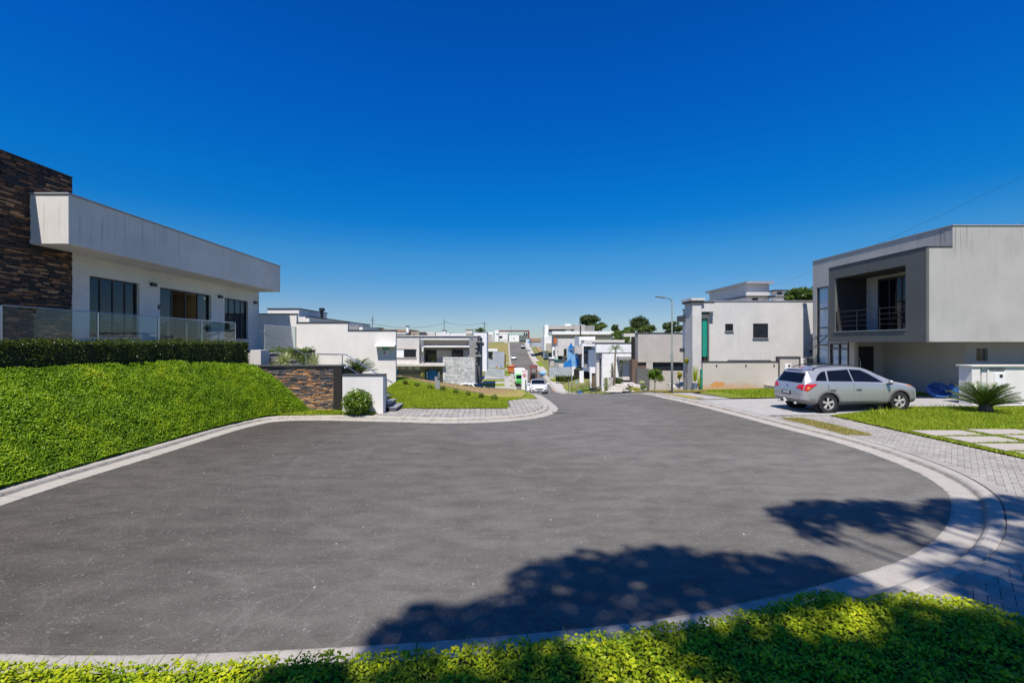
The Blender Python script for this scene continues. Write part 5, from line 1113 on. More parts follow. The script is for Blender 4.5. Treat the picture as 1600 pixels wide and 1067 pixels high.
# building site: blue netting, tarpaulin, raw walls
D = 106
cs = thing("construction_house", (gx(885, D), D, -4.2), "unfinished raw house on the building site behind the zinc hoarding", "house")
mb = MB(); mb.pbox(872, 910, 529, 556, D + 3, 3); mb.pbox(868, 884, 541, 574, D + 4, 2); mb.build("raw_wall", M['offwhite'], cs)
mb = MB(); 
for a, b, c_, d, e in ((871, 875, 547, 552, 3.9), (881, 885.5, 545, 556, 2.9), (872, 878, 553, 561, 3.8), (864.5, 869, 547.5, 554.5, 6), (902.5, 909, 553, 574, 1)): mb = MB(); mb.pbox(a, b, c_, d, D + e, .1); mb.build("dark_opening", M['blackmatt'], cs)
mb = MB(); mb.pbox(863, 870, 542, 560, D + 6.2, 1); mb.build("side_block", M['bright'], cs)
def cloth(name, label, x0, x1, y0, y1, D, mat, cat, peak=None, seed=0, grp=None):
    m = MB(); nx, nz = 14, 12; vs = []
    for i in range(nx+1):
        for j in range(nz+1):
            u, v = i/nx, j/nz; top = y0 + (peak(u) if peak else 0); y = lerp(y1, top, v); w = .2*math.sin(u*14 + seed + v*2)
            vs.append((gx(lerp(x0 - 1.2*(1-v), x1 + 1.2*(1-v), u), D), D + w, gz(y, D)))
    k = len(vs); vs += [(a, b + .02, c) for a, b, c in vs]
    q = [(i*(nz+1)+j, (i+1)*(nz+1)+j, (i+1)*(nz+1)+j+1, i*(nz+1)+j+1) for i in range(nx) for j in range(nz)]
    m.add(vs, q + [tuple(a + k for a in f[::-1]) for f in q]); o = m.build(name, mat, smooth=True); return tag(o, label, cat, grp)
cloth("construction_netting", "pale blue hanging safety netting on the unfinished house", 887, 903, 543, 574, 103.5, M['netting'], "netting", lambda u: 3*math.sin(u*7))
cloth("blue_tarpaulin", "strong blue pointed tarpaulin at the top of the scaffold", 889, 896, 535, 545, 103, M['tarp'], "tarpaulin", lambda u: abs(u - .45)*14)
cloth("blue_tarpaulin", "strong blue crumpled tarpaulin low behind the zinc hoarding", 881, 892, 561, 574, 102.5, M['tarp'], "tarpaulin", lambda u: 6*(1-u), 2)
cloth("blue_tarpaulin", "small blue tarpaulin scrap beside the grey wing of the blue grey house", 900, 904.5, 560, 569, 102, M['tarp'], "tarpaulin", None, 4)
def hoarding(label, x0, x1, y0, y1, D, n, grp="zinc hoardings on the building sites", slope=0):
    h = thing("zinc_hoarding", (gx(x0, D), D, gz(y1, D)), label, "fence", grp); u0, u1 = gx(x0, D), gx(x1, D)
    m = MB(); k = int((u1-u0)/.09); vs = []
    for i in range(k+1): u = lerp(u0, u1, i/k); yy = D + (.03 if i % 2 else 0); zz_ = slope * i/k; vs += [(u, yy, gz(y1, D) - .1 + zz_), (u, yy, gz(y0, D) + zz_)]
    m.add(vs, [(2*i, 2*i+2, 2*i+3, 2*i+1) for i in range(k)], .5); m.add([(a, b+.04, c) for a, b, c in vs], [(2*i, 2*i+1, 2*i+3, 2*i+2) for i in range(k)]); m.build("panel", M['corr'], h)
    for i in range(n+1): u = lerp(u0, u1, i/n); m = MB(); m.box(u-.04, u+.04, D+.05, D+.13, gz(y1, D)-.1, gz(y0, D) + .08 + slope*i/n); m.build("post", M['bark'], h)
    return h
hoarding("grey corrugated zinc hoarding in front of the blue netting", 858, 893.5, 573.5, 588, 100, 6)
mb = MB(); mb.pbox(893.6, 899, 573, 588, 99, .4); tag(mb.build("white_pillar", M['bright'], bevel=.02), "white pillar at the right end of the zinc hoarding", "pillar")
D = 108
for x0, x1, y0, y1, c, lab in ((859.5, 866, 559, 572, 'greige', "grey site hut with a pale roof behind the hoarding"), (866.5, 873, 561.5, 573, 'midgrey', "grey skip like shed with a green sheet behind the hoarding")):
    s = thing("site_hut", (gx(x0, D), D, gz(y1, D)), lab, "hut"); m = MB(); m.pbox(x0, x1, y0+1.5, y1, D, 3); m.build("wall", M[c], s)
    m = MB(); m.pbox(x0-.7, x1+.7, y0, y0+1.4, D-.3, 3.6); m.build("roof", M['greenglass' if 'green' in lab else 'bright'], s)
# houses climbing the far hill on the right
def simple_house(name, label, blocks, D0, base):
    h = thing(name, (gx(blocks[0][1], D0), D0, base), label, "house")
    for nm, x0, x1, y0, y1, D, dep, mt in blocks: m = MB(); m.pbox(x0, x1, y0, y1, D, dep); m.build(nm, M[mt], h, bevel=.02 if D < 120 else 0)
    return h
simple_house("long_slab_house", "far house with a long pale roof slab behind the blue tarpaulin", [("roof_slab", 863, 959, 517.5, 522.5, 130, 12, 'bright'), ("fascia", 867, 955, 522.5, 527.5, 131, 8, 'greige'), ("wall", 866, 905, 527.5, 556, 132, 7, 'offwhite'), ("end_wall", 931, 960, 519, 545, 132, 8, 'bright'), ("orange_panel", 865.5, 871, 527.6, 537, 130.5, .5, 'orange')], 130, -3)
simple_house("cube_house", "far white and grey cube house at the top left of the right hand hill", [("white_tower", 851, 857, 507.5, 560, 150, 6, 'bright'), ("upper_volume", 857.2, 897, 509, 514.5, 151, 12, 'greige'), ("recess", 857.2, 884, 514.6, 522, 153, 8, 'charcoal'), ("right_volume", 897.2, 914, 507.5, 518, 150, 8, 'greige'), ("end_volume", 914.2, 929, 508.6, 518, 152, 8, 'midgrey'), ("lower_white", 850.5, 863.3, 525.5, 548, 146, 8, 'bright'), ("lower_grey", 853, 863.2, 536, 548, 145.5, .4, 'greige'), ("roof_box", 883, 892, 506, 509, 157, 4, 'bright')], 150, -3)
o = MB(); o.pbox(906.3, 908, 508, 528, 125, .45); tag(o.build("chimney_pipe", M['black']), "tall thin black chimney pipe above the long pale roof slab", "chimney")
simple_house("pale_wall_house", "low pale rendered house with a bent pipe just behind the white cube house roof", [("wall", 913, 976, 531, 542, 92, 8, 'offwhite'), ("step_wall", 905, 930, 526, 540, 96, 6, 'bright')], 92, -4)
simple_house("low_far_house", "low far house with a brown roof right of the street top", [("roof", 829.5, 846, 528.5, 533.5, 165, 8, 'rooftile'), ("wall", 829.5, 850, 533.5, 542, 166, 8, 'offwhite'), ("side", 846.2, 852, 529, 545, 160, 8, 'offwhite')], 165, -1)
simple_house("small_white_gatehouse", "small white hut with a pale blue window at the street top", [("wall", 822.2, 828, 530, 538.5, 185, 3, 'bright'), ("window", 824, 827.5, 531.2, 535.5, 184.9, .08, 'netting')], 185, 0)
hoarding("pale zinc hoarding below the brown roof near the street top", 830.5, 848.5, 535, 541.5, 158, 4)
# street top: gateway portal, white wall
gp = thing("entrance_portal", (gx(803, 228), 228, 2.8), "red brown portal frame over the white wall at the top of the street", "gateway")
mb = MB(); mb.pbox(779.5, 827, 516.2, 518.2, 228, 1.2); mb.build("beam", M['redbrown'], gp); mb = MB(); mb.pbox(825, 827.3, 518.2, 530, 228, 1.2); mb.build("post", M['redbrown'], gp); mb = MB(); mb.pbox(793.8, 795.2, 522.5, 534, 225, .5); mb.build("post", M['bark'], gp)
o = MB(); o.pbox(795.4, 811, 524, 533.6, 222, .4); w_ = o.build("end_wall", M['bright']); tag(w_, "white wall closing the top of the street", "wall")
o = MB(); o.pbox(801.5, 804.5, 528.1, 528.8, 221.9, .08); o.build("wall_lettering", M['charcoal'], w_)
o = MB(); o.pbox(811.3, 824.5, 524, 534, 232, 10); tag(o.build("pale_shed", M['galv']), "pale blue grey shed right of the white end wall", "shed")
simple_house("corner_house", "white modern house at the top left of the street beside the portal", [("main_block", 773, 779, 516, 533.5, 224, 8, 'bright'), ("wing", 779.2, 793, 519.5, 532, 226, 6, 'bright'), ("roof_line", 774.5, 793, 521.2, 521.8, 223.8, .2, 'midgrey'), ("dark_window", 780.5, 785, 525, 527.8, 225.8, .15, 'blackmatt'), ("porch", 788, 792, 530, 536, 220, 2, 'offwhite')], 224, 2.4)
# ================================================================ houses on the left of the street
D = 51
h6 = thing("modern_house", (gx(680, D), D, -2.2), "two storey modern house with a covered balcony, bright blue door and pale stone wall", "house")
mb = MB(); mb.pbox(600, 655, 528.5, 568, D, 9); mb.build("left_volume", M['offwhite'], h6, bevel=.012)
mb = MB(); mb.pbox(655.2, 659, 529, 568, D + .5, 8); mb.build("reveal_wall", M['midgrey'], h6)
mb = MB(); mb.pbox(657.5, 733, 529.3, 531, D + .15, 8); mb.pbox(657.5, 661.4, 531, 568, D + .6, .35); mb.build("roof_frame", M['bright'], h6)
mb = MB(); mb.pbox(659, 731, 531.1, 540, D + .9, 1.5); mb.build("tan_parapet", M['tan'], h6)
mb = MB(); mb.pbox(661.5, 733.5, 540.1, 542.6, D - .1, 2.6); mb.build("canopy_slab", M['bright'], h6, bevel=.01)
mb = MB(); mb.pbox(661.5, 733, 542.7, 568, D + 2.4, .3); mb.build("balcony_back_wall", M['tan'], h6)
mb = MB(); mb.pbox(731.2, 733, 542.7, 560, D + .4, .4); mb.build("balcony_pier", M['midgrey'], h6)
mb = MB(); mb.pbox(601, 695, 568.2, 572.2, D - 1.1, 9.5); mb.build("terrace_slab", M['offwhite'], h6, bevel=.01)
for x0 in (619.5, 625.6, 636.5, 647.5): mb = MB(); mb.pbox(x0+.3, x0 + 8 - (4.5 if x0 < 620 else 0), 572.4, 577.2, D - .6, .2); mb.build("brise_panel", M['offwhite'], h6)
mb = MB(); mb.pbox(601, 692, 572.3, 600, D + .9, 8); mb.build("ground_wall", M['midgrey'], h6)
mb = MB(); mb.pbox(601, 664, 584.2, 602, D + .6, .28); mb.pbox(686.5, 692, 584.5, 602, D + .55, .3); mb.build("low_wall", M['tan'], h6)
window(h6, 631, 650, 546, 558, D, trans=(.5, .8), fw=.09, name="window"); mb = MB(); mb.pbox(618, 631, 546.5, 558.3, D - .06, .06); mb.build("shutter_panel", M['bright'], h6); mb = MB(); mb.pbox(617.5, 650.5, 545, 545.9, D-.1, .1); mb.pbox(617.5, 650.5, 558.5, 559.5, D-.1, .1); mb.build("window_band", M['tan'], h6)
window(h6, 665, 682, 546.5, 567.8, D + 2.4, mull=(.5,), fw=.1, name="balcony_door", sill=False); window(h6, 706, 723.5, 546, 557.5, D + 2.4, mull=(.5,), fw=.1, name="balcony_window", sill=False)
mb = MB(); mb.pbox(682.4, 706, 547.5, 567, D + 2.36, .035); mb.pbox(723.9, 731, 547.5, 567, D+2.36, .035); mb.build("painted_sunlit_wall", M['offwhite'], h6)  # paler panels carry the sunlight on the balcony wall in their colour
mb = MB(); mb.pbox(657.2, 662.6, 549.5, 553.8, D + .1, .4); mb.build("planter_box", M['charcoal'], h6); mb = MB(); mb.pbox(655, 662.8, 563.8, 566.2, D - .2, .6); mb.build("ledge", M['charcoal'], h6)
mb = MB(); mb.pbox(664.5, 687, 577.5, 602, D + .7, .15); mb.build("door_recess", M['black'], h6); mb = MB(); mb.pbox(670, 682.5, 578, 601, D + .6, .09); d_ = mb.build("front_door", M['bluepaint'], h6); mb = MB(); mb.pbox(666, 668.8, 580, 591, D + .62, .05); mb.build("side_light", M['netting'], h6)
mb = MB(); mb.pbox(619, 622, 578, 582.5, D + .55, .1); mb.build("blue_panel", M['bluepaint'], h6)
D2 = D - .7; st_ = MB(); st_.pbox(692, 742.5, 557.5, 602, D2 + .05, .3); sc = st_.build("stone_screen_core", M['mortar'], h6)
pm = MB(); zz0, zz1 = gz(602, D2), gz(557.5, D2); z = zz0
while z < zz1:
    hh = min(random.uniform(.12, .30), zz1 - z); x = gx(692, D2)
    while x < gx(742.5, D2): l = random.uniform(.12, .55); b = min(x + l, gx(742.5, D2)); pm.box(x + .006, b - .006, D2, D2 + .05 - random.uniform(0, .03), z + .006, z + hh - .006, random.random()); x += l
    z += hh
pm.build("stone_screen", M['palestone'], sc)
mb = MB(); mb.pbox(742.6, 744, 557, 603, D2 + .06, .4); mb.build("screen_edge", M['charcoal'], h6)
leafy("potted_bush", "small yellow green shrub left of the bright blue door", "bush", (gx(660, 50.3), 50.3, gz(586, 50.3)), (.22, .22, .28), 260, .07, M['yellowleaf'])
D = 60
h7 = thing("dark_grey_house", (gx(700, D), D, -3.2), "dark grey flat roofed house right behind the modern house", "house")
mb = MB(); mb.pbox(618, 746, 525.5, 600, D + 1, 10); mb.build("main_block", M['midgrey'], h7); mb = MB(); mb.pbox(617, 747, 524, 525.4, D + .9, 10.3); mb.build("roof_cap", M['offwhite'], h7)
mb = MB(); mb.pbox(746.1, 749.5, 527, 604, D + 1.2, 9); mb.build("street_wall", M['charcoal'], h7)
for x0, x1, y0, y1 in ((741.5, 746, 540, 543.5), (742, 745.5, 546.5, 550), (741, 752, 554.5, 557), (743, 755, 533.5, 534.4)): mb = MB(); mb.pbox(x0, x1, y0, y1, D + .5, .6); mb.build("balcony_slab", M['midgrey'], h7)
mb = MB(); mb.pbox(646.2, 647.5, 521, 527, D + 1, .3); mb.build("vent_pipe", M['black'], h7)
simple_house("tiled_roof_house", "far house with a brown sloping roof and white chimney above the boundary wall end", [("roof", 596, 640, 514.6, 518.5, 90, 10, 'rooftile'), ("wall", 600, 655, 518.5, 530, 91, 10, 'tan'), ("chimney", 634.6, 638.4, 510, 520, 88, .5, 'bright'), ("chimney_cap", 634, 639, 509, 510.3, 87.9, .7, 'darkcap'), ("white_parapet", 618, 634, 519.8, 521.8, 80, 2, 'bright'), ("grey_parapet", 618, 634, 523, 526, 79, 2, 'charcoal')], 90, -3)
simple_house("flat_roof_row", "row of low flat roofed houses on the skyline behind the modern house", [("tan_block", 648, 662, 518.3, 525, 100, 8, 'tan'), ("white_block", 662.2, 680, 519, 526, 102, 8, 'offwhite'), ("pale_block", 680.2, 702, 520.2, 526, 103, 8, 'bright'), ("tank", 690.5, 696.5, 516.6, 521, 99, 2, 'bright'), ("tank_cap", 690, 697, 515.8, 516.6, 98.9, 2.2, 'darkcap'), ("white_wall", 702.2, 745, 521.5, 526, 98, 8, 'bright'), ("water_tank", 727.5, 738, 515.6, 522, 97, 3, 'offwhite'), ("tank_roof", 727, 738.8, 514.2, 515.5, 96.9, 3.3, 'tan')], 100, -3)
D = 84
h8 = thing("tall_white_house", (gx(752, D), D, -5.6), "tall plain white house with two small dark windows left of the street", "house")
mb = MB(); mb.pbox(741, 760.6, 519.3, 580, D, 10); mb.build("main_block", M['bright'], h8); mb = MB(); mb.pbox(740.5, 761, 518.6, 519.3, D-.05, 10.1); mb.build("roof_cap", M['darkcap'], h8)
window(h8, 753.8, 756.3, 535.3, 539.7, D, fw=.06, name="window", sill=False); window(h8, 750.8, 753.2, 548, 553.5, D, fw=.06, name="window", sill=False); mb = MB(); mb.pbox(749, 752, 535, 541.5, D-.3, .28); mb.build("air_conditioner", M['offwhite'], h8)
simple_house("white_frame_house", "white framed house with a grey garage face beside the dry grass hillside", [("frame", 760.8, 770.8, 518.8, 532.5, 150, 8, 'bright'), ("grey_face", 761.5, 768.8, 522, 535, 149.7, .28, 'greige')], 150, -2)
cp = thing("carport", (gx(769, 120), 120, -5), "white flat carport roof above the zinc hoardings on the left of the street", "carport")
mb = MB(); mb.pbox(760, 777.3, 545.5, 549, 118, 6); mb.build("roof", M['bright'], cp); mb = MB(); mb.pbox(761, 768.5, 549.1, 560, 119, 4); mb.build("painted_shade_wall", M['charcoal'], cp); mb = MB(); mb.pbox(768.7, 779, 549.1, 554, 119.5, 4); mb.build("grey_wall", M['midgrey'], cp)  # charcoal colour of the first wall carries the shade under the roof
hoarding("upper pale zinc hoarding under the white carport roof", 770, 788, 549.5, 562, 116, 3)
hoarding("middle pale zinc hoarding left of the street", 762, 787.5, 561.5, 573.5, 110, 4)
hoarding("lower zinc hoarding sloping down left of the street", 757.5, 788.5, 573.5, 586, 104, 5, slope=-.6)
m = MB(); m.pbox(788.6, 790.4, 554, 574, 108, .4); tag(m.build("brown_post", M['bark']), "brown timber post at the right end of the zinc hoardings", "post")
for (x, y, m_, s) in ((776.5, 572.3, 'orange', 1.6), (782.5, 572.2, 'bluepaint', 1.8), (781, 573.6, 'offwhite', 1.5)):
    mb = MB(); c = pt(x, y, 106); mb.blob(c, (s*.149, .3, .12), int(x), .2, 6); tag(mb.build("material_heap", M[m_], smooth=True), {"orange": "small orange heap of material on the lower zinc hoarding", "bluepaint": "small blue heap of material on the lower zinc hoarding", "offwhite": "small pale heap of material on the lower zinc hoarding"}[m_], "heap")

# ================================================================ VEHICLES
def pchip(x, pts):
    xs = np.array([p[0] for p in pts], float); ys = np.array([p[1] for p in pts], float); d = np.diff(ys)/np.diff(xs); m = np.zeros(len(xs))
    for i in range(1, len(xs)-1): m[i] = 0 if d[i-1]*d[i] <= 0 else 2*d[i-1]*d[i]/(d[i-1]+d[i])
    m[0], m[-1] = d[0], d[-1]; x = np.clip(x, xs[0], xs[-1]); i = np.clip(np.searchsorted(xs, x) - 1, 0, len(xs)-2); h = xs[i+1]-xs[i]; t = (x-xs[i])/h
    return (2*t**3-3*t**2+1)*ys[i] + (t**3-2*t**2+t)*h*m[i] + (-2*t**3+3*t**2)*ys[i+1] + (t**3-t**2)*h*m[i+1]
class Car:
    """body surface defined by smooth profiles; x forward, y left, z up, origin on the ground between the axles"""
    def __init__(s, P): s.P = P; s.cache = {}
    def section(s, x):
        k = round(x, 4)
        if k in s.cache: return s.cache[k]
        P = s.P; zb, zt, zl, w, wr = (float(pchip(x, P[q])) for q in ('zb', 'zt', 'belt', 'w', 'wr'))
        zl = min(zl, zt - .05); g = max(0, min(1, (zt - zl - .06)/.3)); zm = min(P['zm'], zl - .06)
        wb = w - .035; wre = lerp(wb * .93, wr, g); zr_ = zt - lerp(.025, .06, g)
        pts = np.array([(0, zb), (.80*w, zb), (w-.025, zb+.05), (w, zm), (w-.004, (zm+zl)/2+.02), (wb+.01, zl-.02), (lerp(wb, wb-.03, g), zl+.03*g+.005), (wre+.03*g, lerp(zl, zr_, .85)), (wre-.03, zr_+.015), (wre*.6, zt-.006), (0, zt)])
        for _ in range(2):
            q = [pts[0]]
            for a, b in zip(pts, pts[1:]): q += [a*.75+b*.25, a*.25+b*.75]
            q.append(pts[-1]); pts = np.array(q)
        z = np.maximum.accumulate(pts[:, 1] + np.arange(len(pts))*1e-6); s.cache[k] = (pts[:, 0], z); return s.cache[k]
    def hw(s, x, z):
        if x <= s.P['x0'] or x >= s.P['x1']: return 0.0
        y, zz_ = s.section(x); i0 = int(np.argmax(y > .79*y.max()));
        if z > zz_[-1] or z < zz_[0]: return 0.0
        return float(np.interp(z, zz_[i0:], y[i0:])) if z >= zz_[i0] else float(y[i0])
    def end_x(s, y, z, rear=True):
        a = s.P['x0'] if rear else s.P['x1']; st = .02 if rear else -.02; x = a + st*.05
        while s.hw(x, z) <= abs(y) and abs(x-a) < 2.6: x += st
        lo, hi = x - st, x
        for _ in range(12):
            m = (lo+hi)/2
            if s.hw(m, z) > abs(y): hi = m
            else: lo = m
        return hi
    def body(s, step=.03):
        xs = np.concatenate([np.linspace(s.P['x0'], s.P['x0']+.25, 14), np.arange(s.P['x0']+.25+step, s.P['x1']-.25, step), np.linspace(s.P['x1']-.25, s.P['x1'], 14)]); V = []; n = None
        for x in xs:
            y, z = s.section(x); e = 1.0; V.append([(x, a, b) for a, b in zip(y, z)] + [(x, -a, b) for a, b in zip(y[::-1][1:-1], z[::-1][1:-1])]); n = len(V[-1])
        vs = [p for r in V for p in r]; fs = [(i*n+j, i*n+(j+1) % n, (i+1)*n+(j+1) % n, (i+1)*n+j) for i in range(len(xs)-1) for j in range(n)]
        fs += [tuple(range(n))[::-1], tuple((len(xs)-1)*n+j for j in range(n))]; return vs, fs
    def side(s, poly, sgn, out=.006, step=.05, name="", mat=None, par=None, smooth=True):
        v, f = tri_sheet(poly, step); mb = MB(); vs = [(p.x, sgn*(s.hw(p.x, p.y) + out), p.y) for p in v]; mb.add(vs, [tuple(t) for t in f]); return s.fin(mb, name, mat, par, smooth, sgn)
    def end(s, poly, rear, out=.006, step=.05, name="", mat=None, par=None, smooth=True):
        v, f = tri_sheet(poly, step); mb = MB(); vs = [(s.end_x(p.x, p.y, rear) - (out if rear else -out), p.x, p.y) for p in v]; mb.add(vs, [tuple(t) for t in f]); return s.fin(mb, name, mat, par, smooth, 1)
    def fin(s, mb, name, mat, par, smooth, sgn):
        return mb.build(name, mat, par, local=True, smooth=smooth) if par is not None else mb
def wheel(par, x, y, r, sgn, w=.23, n_sp=5, name="wheel"):
    m = MB(); o = sgn
    prof = [(r*.64, -w/2), (r*.93, -w/2), (r, -w/2+.03), (r, w/2-.03), (r*.93, w/2), (r*.66, w/2-.005), (r*.64, w/2-.03)]
    m.lathe(prof, (x, y, r), 'y', 32); ty = m.build(name, M['tyre'], par, local=True, smooth=False)
    m = MB(); f = y + o*(w/2 - .02); m.lathe([(r*.66, -o*.10), (r*.665, 0), (r*.62, o*.006), (r*.60, -o*.03)], (x, f, r), 'y', 32)
    for k in range(n_sp):
        for d in (-.13, .13):
            a = 2*math.pi*k/n_sp + .3 + d; c, s_ = math.cos(a), math.sin(a); p = (-s_, c); hw_ = r*.055; r0, r1 = r*.10, r*.63
            q = [(x + c*r0 - p[0]*hw_*.8, r + s_*r0 - p[1]*hw_*.8), (x + c*r1 - p[0]*hw_, r + s_*r1 - p[1]*hw_), (x + c*r1 + p[0]*hw_, r + s_*r1 + p[1]*hw_), (x + c*r0 + p[0]*hw_*.8, r + s_*r0 + p[1]*hw_*.8)]
            m.prism(q, f - o*.035, f - o*.002, 'y')
    m.lathe([(.001, 0), (r*.15, 0), (r*.17, -o*.03)], (x, f + o*.004, r), 'y', 16)
    m.build("rim", M['alloy'], ty, local=True); m = MB(); m.lathe([(.001, 0), (r*.63, 0)], (x, f - o*.09, r), 'y', 24); m.build("hub_shade_disc", M['blackmatt'], ty, local=True)  # black disc stands in for the shade behind the spokes
def arc_poly(cx, cz, r0, r1, a0, a1, n=16):
    return [(cx + r1*math.cos(lerp(a0, a1, i/n)), cz + r1*math.sin(lerp(a0, a1, i/n))) for i in range(n+1)] + [(cx + r0*math.cos(lerp(a1, a0, i/n)), cz + r0*math.sin(lerp(a1, a0, i/n))) for i in range(n+1)]
def build_car(name, label, P, loc, rz, paint, clad=True, group=None, detail=True, pitch=0.0, cat="car"):
    c = Car(P); root = thing(name, loc, label, cat, group, rz); root.rotation_euler = (0, pitch, rz)
    ax, rw = P['axles'], P['rw']; vs, fs = c.body(.03 if detail else .08); ar = rw + (.055 if detail else .05)
    keep = {'body': [], 'lower_bumper': []}
    for f in fs:
        m = np.mean([vs[i] for i in f], 0)
        if len(f) == 4 and abs(m[1]) > P['ww'] - .25 and any(math.hypot(m[0]-a, m[2]-rw) < ar for a in ax): continue
        low = clad and m[2] < P['cladz'] + (.10 if abs(m[0]) > 1.9 and m[0] < 0 else (.04 if m[0] > 1.9 else 0)) and (m[0] < ax[0]-.3 or m[0] > ax[1]+.3)
        keep['lower_bumper' if low else 'body'].append(f)
    for k, fl in keep.items():
        if not fl: continue
        used = sorted({i for f in fl for i in f}); mp = {a: b for b, a in enumerate(used)}; m = MB(); m.add([vs[i] for i in used], [tuple(mp[i] for i in f) for f in fl])
        m.build(k, M['cladding'] if k != 'body' else M[paint], root, local=True, smooth=True)
    m = MB()
    for a in ax:
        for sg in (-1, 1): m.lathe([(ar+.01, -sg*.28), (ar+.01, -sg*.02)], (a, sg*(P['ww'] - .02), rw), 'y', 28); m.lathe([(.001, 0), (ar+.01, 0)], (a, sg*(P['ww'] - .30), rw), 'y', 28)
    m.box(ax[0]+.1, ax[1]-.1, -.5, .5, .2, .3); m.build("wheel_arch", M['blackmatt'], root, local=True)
    for a in ax:
        for sg in (-1, 1): wheel(root, a, sg*(P['ww'] - .125), rw, sg, n_sp=5)
    for sg in (-1, 1):
        if clad:
            for a in ax: c.side([p for p in arc_poly(a, rw, ar-.01, ar+.055, -.25, math.pi+.25)], sg, .014, .06, "arch_trim", M['cladding'], root)
            c.side([(ax[0]+ar+.03, .30), (ax[1]-ar-.03, .30), (ax[1]-ar-.01, P['cladz']), (ax[0]+ar+.01, P['cladz']+.01)], sg, .014, .08, "sill_trim", M['cladding'], root)
        for wpoly in P['sidewin']: c.side(wpoly, sg, .006, .05, "side_window", M['carglass'], root)
        if detail:
            for (x0, x1, za, zb_) in P['doors']:
                o = 0
                arc = []
                if abs(x0 - ax[0]) < .1: Ra = ar + .06; a1 = math.asin(max(0, (za - rw)/Ra)); arc = [(ax[0] + Ra*math.cos(t), rw + Ra*math.sin(t)) for t in np.linspace(math.pi/2 - .02, a1, 12)]
                d = c.side([(x1, za), (x1, zb_), (x0, zb_)] + (arc or [(x0, za)]), sg, .0035, .06, "door", M[paint], root)
                for xx in (x0, x1):
                    zlo = za if not arc or xx == x1 else rw + Ra + .01; m = c.side([(xx-.007, zlo), (xx+.007, zlo), (xx+.007, zb_), (xx-.007, zb_)], sg, .0055, .08, "door_gap", M['blackmatt'], d)
                hx = x0 + .17; hz = P['handle']; yy = c.hw(hx, hz); m = MB(); m.tube([(hx-.10, sg*(yy+.012), hz), (hx-.05, sg*(yy+.035), hz), (hx+.05, sg*(yy+.035), hz), (hx+.10, sg*(yy+.012), hz)], .015, 6); m.build("door_handle", M['frame'] , d, local=True, smooth=True)
            xm = P['mirror']; zz_ = P['mz']; yy = c.hw(xm, zz_-.06); m = MB(); m.blob((xm, sg*(yy+.13), zz_), (.075, .13, .085), 3, .04, 8); mi = m.build("mirror", M[paint], root, local=True, smooth=True)
            m = MB(); m.blob((xm, sg*(yy+.12), zz_-.06), (.06, .11, .04), 3, .03, 6); m.build("mirror_base", M['frame'], mi, local=True, smooth=True)
            if P.get('rails'):
                m = MB(); a, b = P['rails']; n = 10; pp = []
                for i in range(n+1):
                    x = lerp(a, b, i/n); zt = float(pchip(x, P['zt'])); pp.append((x, sg*(float(pchip(x, P['wr']))-.07), zt + .035*math.sin(math.pi*min(1, max(0, i/n)))**.4 - .005))
                m.tube(pp, .018, 6); m.build("roof_rail", M['frame'], root, local=True, smooth=True)
    yw, zw0, zw1 = P['rearwin']; c.end([(-yw, zw0), (yw, zw0), (yw*.93, zw1), (-yw*.93, zw1)], True, .006, .08, "rear_window", M['carglass'], root)
    # windscreen lies on the top surface between two stations
    xa, xb = P['screen']; m = MB(); n = 10; vs = []
    for i in range(n+1):
        x = lerp(xa, xb, i/n); y, z = c.section(x); ymax = float(pchip(x, P['wr']))*.96 + .08*(1-i/n)*0
        for j in range(n+1):
            yy = lerp(-ymax, ymax, j/n); k0 = int(np.argmax(y)); vs.append((x, yy, float(np.interp(-abs(yy), -y[k0:], z[k0:])) + .008))
    m.add(vs, [(i*(n+1)+j, (i+1)*(n+1)+j, (i+1)*(n+1)+j+1, i*(n+1)+j+1) for i in range(n) for j in range(n)]); m.build("windscreen", M['carglass'], root, local=True, smooth=True)
    return c, root
SUV = dict(x0=-2.38, x1=2.33, axles=(-1.4, 1.405), rw=.365, ww=.955, zm=.66, cladz=.42, handle=.86, mirror=.93, mz=1.10, rails=(-1.70, .15),
    zb=[(-2.38, .62), (-2.35, .47), (-2.26, .38), (-1.88, .30), (-1.0, .27), (1.6, .26), (2.1, .28), (2.28, .36), (2.33, .46)],
    zt=[(-2.38, .74), (-2.355, .90), (-2.31, 1.02), (-2.26, 1.12), (-2.12, 1.40), (-2.0, 1.62), (-1.9, 1.63), (-1.5, 1.695), (-.7, 1.735), (0, 1.70), (.35, 1.62), (.8, 1.40), (1.22, 1.16), (1.45, 1.085), (1.8, 1.02), (2.05, .94), (2.2, .86), (2.29, .76), (2.33, .62)],
    belt=[(-2.38, .7), (-2.23, 1.1), (-1.88, 1.18), (-1.0, 1.15), (.5, 1.07), (1.3, 1.0), (2.33, .8)],
    w=[(-2.38, .70), (-2.35, .80), (-2.26, .875), (-2.08, .92), (-1.9, .945), (-1.0, .965), (.5, .968), (1.6, .955), (1.95, .91), (2.15, .83), (2.27, .70), (2.33, .50)],
    wr=[(-2.38, .66), (-1.9, .64), (-1.4, .655), (-.8, .665), (.2, .65), (.8, .68), (1.3, .76), (2.33, .6)],
    sidewin=[[(-1.86, 1.21), (-1.42, 1.19), (-1.345, 1.545), (-1.50, 1.52), (-1.70, 1.39)], [(-1.36, 1.185), (-.42, 1.15), (-.44, 1.59), (-1.27, 1.555)], [(-.37, 1.15), (.80, 1.09), (.60, 1.24), (.30, 1.44), (.05, 1.56), (-.39, 1.59)]],
    doors=[(-1.4, -.395, .43, 1.06), (-.395, .80, .43, 1.0)], rearwin=(.70, 1.13, 1.55), screen=(1.20, .36))
